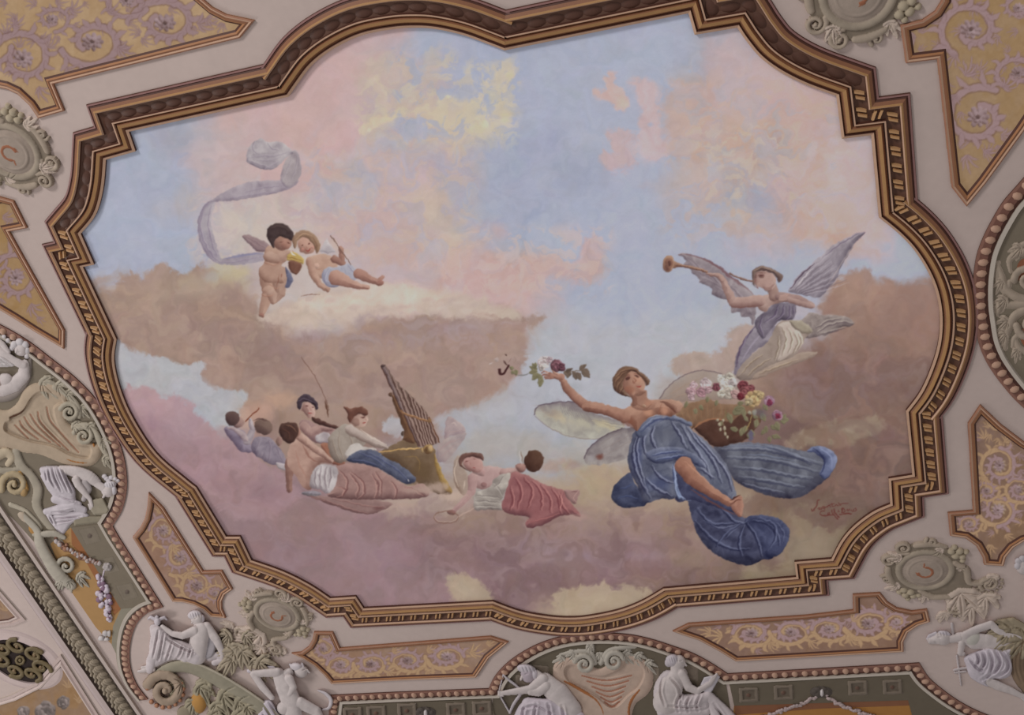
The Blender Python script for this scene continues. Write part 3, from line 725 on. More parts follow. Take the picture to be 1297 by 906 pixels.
def veil_and_cherubs():
    z = Z(240, 160, 3.4846); use(z, 'painted_veil')
    VC, VH, VL = (162, 150, 160), (184, 174, 180), (130, 116, 132)
    shape([(325, 560), (260, 560), (190, 575), (140, 585), (125, 545), (100, 450), (98, 390), (115, 335), (80, 335), (50, 375), (36, 430), (44, 500), (72, 560), (110, 600), (160, 613), (230, 612), (300, 600), (328, 590)], (160, 150, 162), VH, (128, 112, 134), 5, (0.8, 0.2), alpha=0.88)
    folds([[(62, 370), (48, 430), (60, 500), (105, 575), (130, 598)], [(98, 350), (82, 420), (95, 500), (118, 570)], [(130, 600), (200, 598), (320, 575)]], (118, 104, 128), (184, 172, 180), 1.4, 0.55)
    line([(150, 585), (220, 572), (322, 558)], (128, 128, 158), 3, 0.6)
    shape([(400, 238), (300, 242), (225, 256), (155, 288), (105, 320), (82, 335), (120, 333), (200, 327), (300, 312), (400, 290), (455, 268), (482, 240), (440, 245)], (158, 146, 158), VH, VL, 5, alpha=0.92)
    folds([[(420, 262), (330, 270), (250, 292)], [(380, 290), (290, 300), (180, 318)]], (122, 108, 126), (186, 178, 184), 1.6, 0.6)
    shape([(455, 108), (478, 118), (490, 150), (494, 195), (484, 232), (455, 262), (425, 268), (402, 236), (410, 180), (430, 140)], (168, 156, 160), VH, VL, 4)
    folds([[(455, 120), (440, 170), (410, 235)], [(475, 130), (470, 180), (448, 240)]], (138, 126, 138), (190, 182, 184), 1.4, 0.5)
    shape([(250, 140), (262, 95), (300, 60), (322, 57), (345, 72), (400, 70), (445, 98), (460, 115), (440, 128), (402, 165), (368, 190), (335, 193), (290, 178), (258, 160)], (170, 160, 166), (192, 184, 186), (124, 112, 126), 5)
    folds([[(255, 148), (300, 165), (345, 180), (372, 182)], [(262, 140), (320, 130), (380, 130), (440, 110)], [(290, 70), (280, 100), (300, 120)], [(330, 190), (350, 175), (400, 155)], [(345, 74), (360, 95), (400, 110)], [(300, 150), (350, 150), (400, 135)]], (126, 114, 130), (196, 188, 190), 1.6, 0.6)
    # dark haired cherub
    use(z, 'painted_cherub'); P = 'painted_cherub'
    sub(P, 'wing')
    shape([(233, 485), (258, 480), (310, 497), (352, 528), (345, 548), (300, 552), (265, 522), (240, 500)], (150, 122, 126), (176, 148, 146), (108, 82, 92), 3)
    folds([[(250, 490), (300, 515), (340, 545)], [(262, 508), (300, 535)]], (112, 86, 94), (178, 152, 150), 1.2, 0.5)
    sub(P)
    limb([(350, 650, 44), (352, 735, 32)], SK, SKH, SKL)
    limb([(395, 655, 40), (398, 735, 24), (375, 768, 16)], (178, 138, 120), SKH, SKL)
    limb([(350, 735, 30), (332, 790, 20), (318, 830, 12)], SK, SKH, (122, 80, 70)); ell(318, 835, 14, 10, (160, 108, 94))
    limb([(365, 745, 24), (370, 775, 12)], (186, 146, 128), SKH, SKL, ids=True)
    shape([(330, 600), (328, 560), (345, 530), (390, 535), (430, 555), (432, 590), (405, 612), (428, 650), (420, 690), (390, 690), (340, 690), (308, 660), (306, 630)], SK, SKH, SKL, 8)
    limb([(350, 575, 24), (390, 585, 20), (430, 560, 15), (452, 556, 9)], (186, 146, 128), SKH, SKL)
    folds([[(330, 600), (370, 612), (402, 600)], [(352, 700), (380, 716), (408, 700)], [(315, 740), (345, 752), (372, 742)]], (138, 92, 78), (204, 166, 146), 1.2, 0.55)
    line([(396, 655), (388, 690), (382, 715)], (126, 84, 72), 1.3, 0.7); line([(408, 650), (406, 668)], (120, 70, 60), 1.2, 0.6)
    sub(P, 'blue_cloth'); shape([(425, 620), (448, 650), (455, 685), (440, 712), (424, 712), (432, 680), (428, 650)], (112, 112, 136), (146, 148, 170), (78, 76, 100), 3)
    sub(P); ell(408, 500, 44, 48, (170, 122, 104), (196, 152, 130), (116, 76, 68)); ell(425, 520, 22, 22, (178, 124, 106), (190, 140, 120), (130, 84, 74))
    sub(P, 'hair'); shape([(345, 500), (342, 462), (362, 436), (408, 428), (445, 452), (462, 488), (456, 505), (436, 498), (400, 486), (378, 505), (372, 538), (356, 518)], (74, 56, 56), (112, 92, 88), (50, 36, 38), 4)
    line([(360, 450), (400, 440), (440, 460)], (104, 84, 80), 1.5, 0.5); line([(430, 512), (442, 516)], (80, 46, 42), 1.2, 0.8); line([(398, 512), (412, 510)], (84, 48, 44), 1.1, 0.7)
    # blond cherub
    use(z, 'painted_blond_cherub'); P = 'painted_blond_cherub'
    shape([(520, 590), (545, 572), (590, 563), (640, 578), (655, 606), (640, 650), (600, 672), (555, 668), (530, 640)], (196, 154, 132), (214, 178, 154), (146, 104, 88), 7)
    ell(560, 615, 14, 12, (204, 160, 140)); line([(550, 612), (560, 632), (585, 628)], (150, 104, 90), 1, 0.6)
    limb([(640, 585, 18), (672, 603, 15), (672, 560, 11), (668, 540, 10)], (168, 118, 102), (196, 150, 130), (116, 74, 66))
    sub(P, 'hip_cloth')
    shape([(585, 655), (612, 622), (650, 622), (700, 608), (738, 632), (742, 670), (700, 692), (640, 712), (600, 702)], (164, 162, 176), (194, 192, 202), (118, 114, 136), 5)
    folds([[(590, 680), (640, 690), (690, 680)], [(700, 618), (720, 640), (735, 660)], [(615, 630), (600, 660), (600, 690)]], (122, 118, 142), (198, 196, 204), 1.3, 0.6)
    sub(P)
    limb([(745, 650, 24), (800, 678, 16), (832, 690, 12), (852, 664, 8)], (176, 124, 108), (200, 152, 134), (122, 78, 70))
    limb([(648, 668, 34), (700, 690, 23), (752, 708, 13), (788, 712, 9)], (188, 138, 120), (208, 166, 146), (136, 90, 80))
    ell(842, 692, 18, 12, (166, 112, 98), ang=-30)
    limb([(530, 596, 18), (545, 650, 16), (575, 700, 13), (610, 722, 10)], (186, 140, 120), SKH, SKL)
    sub(P); ell(520, 522, 42, 42, (196, 146, 126), (212, 170, 148), (140, 94, 80))
    sub(P, 'hair'); shape([(455, 520), (460, 482), (500, 458), (545, 472), (572, 508), (576, 545), (562, 560), (552, 530), (530, 502), (500, 490), (480, 505), (468, 540)], (156, 118, 92), (194, 158, 128), (108, 76, 60), 4)
    line([(470, 500), (500, 474), (540, 482)], (198, 164, 134), 1.3, 0.6); line([(545, 490), (562, 520), (565, 548)], (112, 80, 62), 1.2, 0.6)
    for a, b in (((495, 528), (503, 524)), ((520, 520), (530, 515))): line([a, b], (88, 50, 44), 1.4, 0.9)
    line([(512, 548), (524, 550), (536, 540)], (142, 60, 58), 1.3, 0.9); line([(514, 530), (520, 540)], (150, 98, 84), 1, 0.6)
    ell(498, 545, 8, 7, (202, 134, 118), alpha=0.7, ids=False); ell(545, 535, 8, 7, (202, 134, 118), alpha=0.6, ids=False)
    sub(P, 'paper'); shape([(575, 550), (606, 490), (618, 520), (645, 555), (610, 562)], (190, 180, 182), (206, 198, 198), (152, 142, 150), 3, curve=False)
    sub(P, 'rod'); line([(624, 482), (650, 520), (712, 612)], (110, 84, 76), 1.3, 0.9, taper=False, ids=True)
    line([(490, 752), (530, 743), (575, 743)], (120, 84, 72), 1.2, 0.8)
    use(z, 'painted_drum'); shape([(432, 570), (450, 552), (475, 560), (505, 586), (504, 606), (470, 602), (430, 590)], (198, 164, 84), (218, 194, 128), (130, 96, 50), 2, curve=False)
    line([(445, 548), (455, 566), (470, 572)], (212, 208, 204), 2, 0.9); line([(436, 578), (500, 596)], (120, 84, 50), 1, 0.8)
    shape([(440, 596), (496, 606), (488, 640), (470, 655), (446, 640)], (128, 82, 66), (166, 112, 90), (86, 50, 44), 3)

def musicians():
    z = Z(270, 450, 4.118)
    P = 'painted_flute_player'; use(z, P)
    shape([(58, 385), (105, 372), (165, 402), (185, 450), (205, 500), (150, 505), (100, 455)], (138, 124, 142), (166, 152, 164), (104, 88, 106), 8)
    limb([(178, 452, 20), (205, 390, 15), (192, 335, 9)], (160, 146, 152), (184, 170, 172), (112, 96, 108))
    shape([(70, 380), (110, 375), (170, 410), (180, 450), (150, 440), (110, 400)], (170, 150, 152), (196, 178, 176), (128, 108, 118), 4)
    ell(130, 350, 32, 30, (158, 120, 112), (186, 148, 134), (104, 74, 74))
    sub(P, 'hair'); ell(100, 330, 38, 38, (92, 66, 64), (120, 92, 84), (64, 44, 46))
    sub(P, 'flute'); line([(168, 345), (238, 278)], (118, 66, 50), 1.6, 0.95, taper=False, ids=True)
    P = 'painted_listener'; use(z, P)
    shape([(205, 450), (235, 428), (290, 428), (335, 470), (388, 552), (385, 592), (335, 578), (285, 562), (205, 505)], (134, 122, 136), (164, 150, 158), (100, 86, 102), 9)
    folds([[(290, 440), (300, 500), (285, 560)], [(240, 440), (225, 500)], [(330, 480), (360, 550)]], (106, 92, 108), (166, 154, 162), 1.6, 0.5)
    ell(345, 450, 16, 24, (150, 112, 102)); shape([(330, 560), (385, 575), (380, 600), (340, 590)], (176, 164, 168), w=3)
    sub(P, 'hair'); ell(262, 372, 48, 42, (122, 94, 84), (150, 122, 106), (84, 60, 58), 20)
    line([(210, 345), (240, 330), (290, 345)], (84, 60, 58), 2, 0.7)
    # violinist
    P = 'painted_violinist'; use(z, P)
    shape([(450, 352), (490, 335), (545, 365), (610, 372), (645, 395), (630, 440), (580, 462), (520, 450), (470, 400)], (158, 120, 118), (184, 146, 138), (110, 76, 80), 8)
    limb([(475, 372, 26), (505, 405, 22), (560, 380, 18), (620, 385, 13)], (172, 132, 124), (196, 158, 146), (116, 78, 78))
    sub(P, 'white_drapery'); shape([(535, 425), (570, 402), (610, 412), (608, 448), (570, 458), (540, 450)], (176, 164, 166), (198, 190, 190), (124, 108, 116), 4)
    sub(P); shape([(462, 285), (480, 250), (512, 250), (532, 290), (528, 318), (508, 328), (486, 315)], (190, 148, 136), (216, 180, 164), (126, 86, 80), 5, (1, -0.2))
    shape([(466, 285), (480, 262), (496, 280), (498, 312), (484, 312)], (128, 88, 82), w=3, alpha=0.6, ids=False); line([(484, 268), (498, 266)], (80, 42, 42), 1.5, .9); line([(512, 270), (524, 274)], (80, 42, 42), 1.4, .8); line([(495, 302), (512, 304)], (140, 62, 60), 1.5, .9); line([(504, 275), (508, 290)], (150, 106, 96), 1, .6)
    sub(P, 'hair'); shape([(437, 268), (444, 228), (478, 203), (522, 222), (548, 270), (540, 286), (522, 262), (495, 244), (468, 250), (455, 280)], (66, 52, 62), (98, 84, 94), (44, 32, 40), 4)
    line([(440, 240), (480, 228), (530, 250)], (104, 92, 104), 1.4, 0.7)
    sub(P, 'violin'); shape([(515, 325), (545, 330), (575, 345), (625, 365), (655, 375), (650, 392), (600, 375), (555, 362), (525, 350)], (84, 52, 48), (122, 82, 70), (54, 32, 32), 3)
    sub(P, 'bow'); line([(460, 10), (500, 66), (540, 130), (578, 205), (604, 285)], (104, 74, 64), 0.9, 0.75, taper=False); line([(585, 240), (594, 285), (604, 320)], (92, 62, 50), 2.2, 0.9, ids=True)
    use(z, 'painted_organist'); P = 'painted_organist'
    sub(P, 'orange_cloth'); shape([(560, 470), (605, 460), (632, 500), (690, 560), (640, 575), (600, 540)], (164, 104, 82), (190, 132, 104), (110, 62, 52), 4)
    sub(P, 'shirt')
    shape([(600, 440), (640, 388), (682, 362), (722, 366), (762, 402), (800, 440), (780, 480), (745, 500), (720, 545), (650, 562), (610, 520)], (156, 140, 128), (182, 168, 154), (106, 86, 78), 10)
    folds([[(660, 400), (655, 470), (680, 540)], [(620, 440), (635, 500), (660, 548)], [(700, 390), (720, 440), (725, 480)]], (116, 98, 88), (180, 166, 152), 1.5, 0.5)
    limb([(712, 388, 26), (780, 430, 22), (850, 465, 17), (905, 480, 9)], (178, 156, 146), (206, 190, 178), (120, 98, 90))
    line([(770, 390), (830, 430), (905, 468)], (208, 194, 184), 2.2, 0.8); line([(720, 410), (800, 460), (850, 482)], (124, 104, 96), 1.6, 0.6)
    sub(P, 'white_sash'); shape([(690, 505), (740, 458), (790, 478), (848, 488), (845, 500), (790, 500), (740, 520), (700, 535)], (184, 174, 168), (206, 198, 192), (130, 116, 114), 3)
    sub(P, 'blue_skirt'); shape([(695, 545), (760, 498), (850, 500), (905, 538), (970, 570), (1040, 622), (1056, 655), (1012, 672), (960, 650), (880, 600), (780, 568)], (80, 84, 106), (112, 116, 136), (52, 54, 74), 7)
    folds([[(760, 510), (840, 540), (900, 590)], [(800, 505), (880, 545), (960, 600), (1010, 650)], [(720, 545), (800, 555), (860, 580)]], (56, 60, 92), (120, 124, 150), 1.8, 0.6); line([(1016, 648), (1022, 662)], (186, 182, 184), 1.6, 0.9)
    sub(P); shape([(718, 345), (735, 318), (770, 306), (802, 318), (805, 348), (785, 375), (750, 372), (728, 362)], (186, 148, 132), (212, 178, 162), (124, 84, 74), 6, (1, 0))
    shape([(722, 345), (740, 325), (758, 335), (762, 366), (740, 368)], (132, 92, 80), w=3, alpha=0.6, ids=False); line([(768, 326), (790, 322)], (84, 48, 44), 1.5, .9); line([(778, 354), (796, 351)], (140, 62, 58), 1.4, .9); line([(790, 330), (800, 342)], (150, 108, 94), 1, .6)
    sub(P, 'hair'); shape([(682, 268), (715, 278), (745, 272), (780, 268), (806, 300), (790, 318), (760, 308), (732, 325), (716, 352), (702, 330), (698, 300)], (110, 66, 54), (148, 98, 80), (72, 40, 36), 4)
    # woman seen from the back
    P = 'painted_seated_woman'; use(z, P)
    limb([(402, 560, 28), (396, 640, 18), (398, 705, 14)], (150, 106, 94), (178, 132, 116), (106, 68, 62))
    shape([(395, 490), (420, 440), (465, 430), (500, 450), (545, 490), (590, 520), (630, 548), (618, 565), (565, 560), (535, 600), (522, 650), (512, 700), (470, 690), (438, 640), (408, 600), (385, 560)], (182, 140, 124), (202, 164, 146), (128, 86, 76), 14, (-0.4, -0.8))
    limb([(455, 425, 22), (520, 480, 19), (575, 520, 15), (618, 552, 11)], (186, 144, 128), (204, 168, 150), (122, 82, 74), (0.4, -0.8))
    line([(470, 470), (500, 530), (545, 555)], (128, 86, 76), 2.4, 0.55); line([(430, 500), (450, 570), (490, 640)], (158, 114, 100), 2.2, 0.4)
    ell(436, 400, 20, 26, (166, 118, 102))
    sub(P, 'hair'); shape([(343, 388), (360, 355), (410, 350), (438, 362), (445, 395), (430, 440), (402, 460), (370, 448), (350, 418)], (78, 50, 44), (116, 80, 66), (50, 30, 30), 5)
    line([(380, 365), (410, 370), (435, 400)], (140, 104, 84), 1.6, 0.6); line([(360, 380), (390, 400), (405, 440)], (106, 72, 60), 1.4, 0.5)
    sub(P, 'pink_skirt')
    shape([(470, 725), (600, 735), (800, 750), (930, 772), (905, 800), (822, 830), (740, 820), (640, 790), (540, 752)], (148, 112, 108), (176, 138, 130), (104, 70, 70), 5)
    shape([(630, 590), (700, 565), (790, 570), (862, 592), (950, 650), (1020, 682), (1080, 668), (1122, 690), (1122, 732), (1080, 746), (950, 752), (830, 754), (720, 752), (600, 735), (630, 680)], (158, 118, 112), (184, 144, 134), (102, 68, 68), 10, (0.2, -0.9))
    folds([[(660, 600), (700, 650), (690, 720), (650, 740)], [(715, 620), (760, 680), (750, 740)], [(720, 610), (780, 660), (790, 720), (760, 748)], [(830, 620), (860, 680), (850, 745)], [(850, 610), (880, 670), (875, 735)], [(930, 660), (960, 700), (950, 745)], [(650, 690), (690, 700), (680, 735)], [(1000, 690), (1050, 700), (1100, 735)]], (104, 68, 68), (188, 148, 138), 2.0, 0.65, (-8, 0))
    folds([[(560, 745), (640, 780), (740, 810), (800, 825)], [(620, 750), (720, 770), (820, 790), (900, 795)], [(500, 740), (580, 760)]], (108, 74, 74), (182, 146, 138), 1.5, 0.6)
    glow_at = CUR['z']([(865, 800)])[0]; glow(glow_at[0], glow_at[1], 9, 3, (98, 62, 62), 0.6)
    sub(P, 'white_sash'); shape([(540, 580), (580, 568), (618, 574), (652, 600), (640, 670), (605, 722), (560, 702), (508, 690), (512, 630)], (174, 164, 166), (202, 194, 194), (120, 106, 112), 6)
    folds([[(545, 590), (530, 640), (540, 690)], [(565, 580), (555, 640), (565, 700)], [(590, 580), (582, 640), (590, 705)], [(612, 590), (612, 640), (600, 690)]], (116, 100, 106), (208, 200, 198), 1.5, 0.7, (10, 0))
    use(z); ell(515, 722, 52, 14, (142, 138, 148), alpha=0.8, ids=False)

def organ():
    z = Z(470, 455, 5.327); P = 'painted_organ'; use(z, P)
    shape([(45, 640), (120, 590), (215, 545), (222, 500), (185, 380), (140, 262), (165, 255), (215, 340), (260, 430), (320, 590), (380, 580), (430, 610), (440, 680), (470, 770), (550, 900), (440, 905), (330, 850), (280, 790), (230, 760), (160, 700), (60, 660)], (118, 92, 68), (150, 120, 90), (82, 60, 46), 12, (0.4, -0.8))
    shape([(140, 255), (160, 250), (205, 330), (240, 400), (300, 560), (215, 545), (225, 500), (195, 400)], (116, 78, 54), (150, 108, 76), (84, 54, 40), 8)
    ell(132, 240, 14, 16, (104, 72, 56)); ell(214, 505, 10, 16, (96, 74, 66))
    g0 = z([(240, 640)])[0]; glow(z([(330, 740)])[0][0], z([(330, 740)])[0][1], 16, 14, (96, 76, 54), 0.6)
    glow(z([(270, 820)])[0][0], z([(270, 820)])[0][1], 14, 8, (110, 86, 66), 0.7)
    line([(50, 628), (180, 612), (330, 602)], (190, 154, 100), 1.6, 0.95, taper=False); line([(200, 605), (315, 598)], (206, 176, 126), 1.4, 0.8)
    line([(230, 660), (300, 660), (330, 700), (320, 760)], (146, 116, 72), 1.2, 0.6); line([(60, 650), (160, 680), (240, 740)], (92, 66, 44), 1.6, 0.5)
    shape([(430, 640), (455, 700), (480, 770), (550, 895), (500, 880), (455, 800), (430, 720)], (164, 126, 66), (198, 160, 92), (110, 78, 42), 3)
    for a in ((440, 690), (466, 740), (478, 800), (505, 850)): ell(a[0], a[1], 10, 16, (176, 140, 76), alpha=0.8)
    sub(P, 'pipes')
    shape([(66, 48), (96, 38), (150, 124), (206, 188), (256, 236), (288, 266), (318, 296), (346, 322), (392, 392), (460, 560), (400, 590), (318, 590)], (112, 86, 76), (124, 98, 86), (92, 68, 60), 3, curve=False)
    tops = [((66, 48), (96, 38), 1.0), ((140, 130), (160, 124), 0), ((200, 196), (216, 188), 0), ((250, 240), (266, 236), 0), ((282, 272), (296, 266), 0), ((312, 300), (326, 296), 0), ((340, 326), (352, 322), 0), ((372, 372), (392, 392), 0)]
    bots = [((318, 590), (340, 590)), ((330, 590), (352, 588)), ((350, 585), (368, 582)), ((366, 582), (382, 580)), ((384, 580), (398, 578)), ((400, 578), (414, 576)), ((418, 576), (432, 574)), ((440, 572), (460, 560))]
    for k in range(8):
        a, b = tops[k][:2]; c, d = bots[k]
        shape([a, b, d, c], (134, 104, 96) if k else (112, 90, 92), (172, 142, 128), (84, 58, 52), 2.0, (1, -0.2), curve=False, feather=0.5)
        line([((a[0] * .4 + b[0] * .6), (a[1] * .4 + b[1] * .6)), ((c[0] * .4 + d[0] * .6), (c[1] * .4 + d[1] * .6))], (182, 156, 142), 0.8, 0.6, taper=False)
        line([a, c], (74, 48, 42), 0.9, 0.75, taper=False)
    ell(81, 46, 15, 9, (88, 64, 62))
    line([(392, 392), (460, 560)], (96, 62, 46), 1.6, 0.9, taper=False)
    sub(P, 'brace'); line([(208, 350), (215, 366), (300, 395), (395, 425)], (128, 94, 70), 2.6, 1.0, taper=False, ids=True, curve=False); line([(215, 360), (300, 388), (395, 418)], (176, 136, 100), 1.0, 0.9, taper=False); ell(396, 415, 12, 16, (140, 100, 66))
    sub(P, 'scroll'); ell(386, 608, 34, 30, (150, 112, 66), (196, 158, 100), (90, 60, 40)); ell(400, 606, 15, 18, (196, 158, 104)); ell(378, 606, 9, 15, (110, 76, 46)); ell(346, 615, 8, 18, (180, 142, 90))
    # pale swathe behind the organ
    P = 'painted_scarf'; use(z, P)
    shape([(495, 470), (510, 400), (535, 388), (575, 410), (625, 450), (640, 490), (590, 510), (540, 520), (500, 540), (492, 500)], (166, 142, 142), (190, 168, 164), (136, 112, 120), 4, alpha=0.85)
    shape([(500, 540), (560, 515), (635, 495), (630, 540), (590, 590), (550, 640), (500, 690), (455, 690), (440, 620), (465, 570)], (164, 144, 142), (188, 168, 160), (134, 112, 118), 5, alpha=0.8)
    folds([[(500, 500), (560, 490), (620, 480)], [(480, 600), (540, 560), (600, 540)], [(470, 660), (530, 610), (580, 570)], [(460, 620), (500, 580), (560, 540)]], (136, 112, 118), (190, 170, 162), 1.4, 0.55)
    line([(540, 440), (560, 432), (580, 450)], (196, 178, 172), 1.6, 0.7)

def painter_woman():
    z = Z(530, 440, 3.623); P = 'painted_reclining_woman'
    use(z, 'painted_scarf')
    shape([(165, 520), (190, 500), (215, 560), (232, 600), (240, 650), (215, 685), (175, 640), (160, 590)], (166, 140, 124), (194, 172, 154), (128, 98, 84), 5, alpha=0.85)
    line([(178, 520), (165, 580), (185, 640)], (206, 188, 172), 1.6, 0.7); line([(212, 610), (205, 650)], (204, 186, 172), 1.4, 0.7)
    use(z, P)
    shape([(235, 590), (270, 565), (300, 545), (360, 548), (420, 570), (440, 590), (410, 640), (330, 650), (290, 650), (250, 630)], (186, 148, 144), (208, 174, 166), (134, 94, 92), 8)
    limb([(250, 600, 24), (245, 660, 18), (205, 710, 13), (160, 755, 9)], (180, 140, 136), (204, 168, 160), (128, 88, 88))
    limb([(395, 575, 22), (440, 568, 14), (470, 555, 16)], (182, 142, 136), (204, 168, 158), (130, 90, 88)); ell(470, 552, 24, 22, (156, 112, 104), (190, 146, 134), (100, 64, 62))
    ell(300, 630, 14, 12, (140, 92, 90), alpha=0.7)
    limb([(262, 560, 22), (290, 575, 18)], (180, 138, 134))
    shape([(205, 525), (220, 500), (260, 498), (290, 520), (296, 560), (275, 575), (240, 570), (215, 550)], (186, 138, 130), (206, 164, 152), (132, 88, 84), 6)
    line([(215, 526), (228, 522)], (92, 50, 48), 1.2, .8); line([(252, 512), (262, 514)], (92, 50, 48), 1.1, .6); line([(248, 552), (262, 556)], (142, 66, 66), 1.2, .8); line([(236, 528), (242, 542)], (140, 94, 88), 1, .6)
    sub(P, 'hair'); shape([(186, 510), (210, 488), (260, 482), (290, 492), (298, 520), (275, 510), (240, 502), (212, 515), (202, 540), (240, 572), (215, 560), (190, 540)], (112, 74, 66), (152, 112, 96), (74, 44, 42), 4)
    sub(P, 'white_bodice'); shape([(262, 670), (290, 655), (330, 640), (350, 600), (395, 580), (425, 585), (405, 650), (380, 700), (385, 745), (320, 745), (255, 742)], (160, 150, 142), (194, 186, 176), (110, 98, 96), 6)
    folds([[(270, 680), (320, 685), (372, 690)], [(262, 705), (320, 708), (375, 712)], [(262, 725), (320, 728), (375, 730)], [(350, 620), (370, 650), (385, 680)], [(395, 590), (375, 620), (350, 640)]], (112, 102, 100), (200, 192, 182), 1.6, 0.65, (0, 5))
    sub(P, 'rose_skirt')
    shape([(425, 585), (450, 572), (500, 588), (560, 620), (620, 642), (670, 660), (690, 700), (745, 775), (700, 770), (640, 780), (560, 820), (500, 828), (490, 805), (505, 780), (440, 770), (385, 745), (392, 690), (408, 640)], (152, 90, 92), (186, 126, 120), (100, 56, 62), 9, (0.1, -1))
    folds([[(440, 600), (470, 660), (450, 740)], [(480, 600), (520, 660), (500, 740)], [(520, 615), (560, 670), (560, 750)], [(560, 635), (600, 690), (605, 760)], [(610, 650), (640, 700), (650, 765)], [(650, 670), (655, 720), (690, 765)], [(500, 800), (560, 790), (640, 765)], [(420, 640), (430, 700), (420, 750)]], (98, 50, 56), (196, 140, 134), 2.0, 0.65, (8, -2))
    line([(650, 750), (660, 700), (640, 660)], (206, 150, 142), 1.4, 0.6)
    sub(P, 'foot'); shape([(670, 660), (700, 655), (738, 655), (735, 690), (720, 720), (690, 700)], (160, 120, 116), (186, 148, 140), (106, 72, 74), 4)
    line([(700, 665), (730, 660)], (108, 74, 76), 1.1, 0.8); line([(735, 655), (712, 690), (725, 712)], (184, 150, 142), 1.1, 0.8)
    sub(P, 'palette'); ell(530, 522, 44, 52, (88, 56, 44), (120, 84, 64), (64, 38, 32), 15)
    sub(P, 'brushes'); line([(462, 475), (468, 515), (476, 540)], (190, 182, 180), 1.3, 0.9, ids=True); line([(470, 478), (480, 530)], (128, 100, 84), 1, 0.9, ids=True)
    sub(P); ell(470, 552, 18, 16, (168, 120, 110), (198, 152, 138), (108, 70, 66)); ell(150, 758, 20, 12, (140, 96, 90), ids=True)
    P = 'painted_wreath'; use(z, P)
    t = np.linspace(0, 2 * math.pi, 22); line([(125 + 56 * math.cos(a), 782 + 28 * math.sin(a)) for a in t], (122, 90, 80), 1.1, 0.8, taper=False, ids=True)
    line([(125 + 54 * math.cos(a), 776 + 26 * math.sin(a)) for a in t[:12]], (190, 168, 152), 0.9, 0.5, taper=False)
    line([(180, 780), (215, 760), (260, 735)], (196, 170, 158), 1.3, 0.6)

def rosette(x, y, r, col, n=6, petal=0.55, seed=0):
    rr = random.Random(seed)
    hi = tuple(min(235, c * 1.12 + 12) for c in col); lo = tuple(c * 0.68 for c in col)
    ell(x, y, r * 0.8, r * 0.75, lo)
    for ring, q in ((n, 0.6), (max(3, n - 2), 0.28)):
        for k in range(ring):
            a = 2 * math.pi * (k + rr.random() * 0.9) / ring
            jj = rr.uniform(0.78, 1.12); q = q * rr.uniform(0.9, 1.12)
            ell(x + r * q * math.cos(a), y + r * q * math.sin(a), r * petal * rr.uniform(.6, .85), r * petal * rr.uniform(.3, .5), tuple(c * jj for c in col), hi, lo, math.degrees(a) + 90)

def leaf(x, y, l, ang, col, w=0.32, ids=True):
    a = math.radians(ang); c, s_ = math.cos(a), math.sin(a)
    pts = [(0, 0), (l * .35, -l * w), (l * .75, -l * w * .7), (l, 0), (l * .75, l * w * .6), (l * .35, l * w)]
    shape([(x + p * c - q * s_, y + p * s_ + q * c) for p, q in pts], col, w=1.6, ids=ids)
    line([(x, y), (x + l * .9 * c, y + l * .9 * s_)], tuple(v * 0.7 for v in col), 0.6, 0.5)

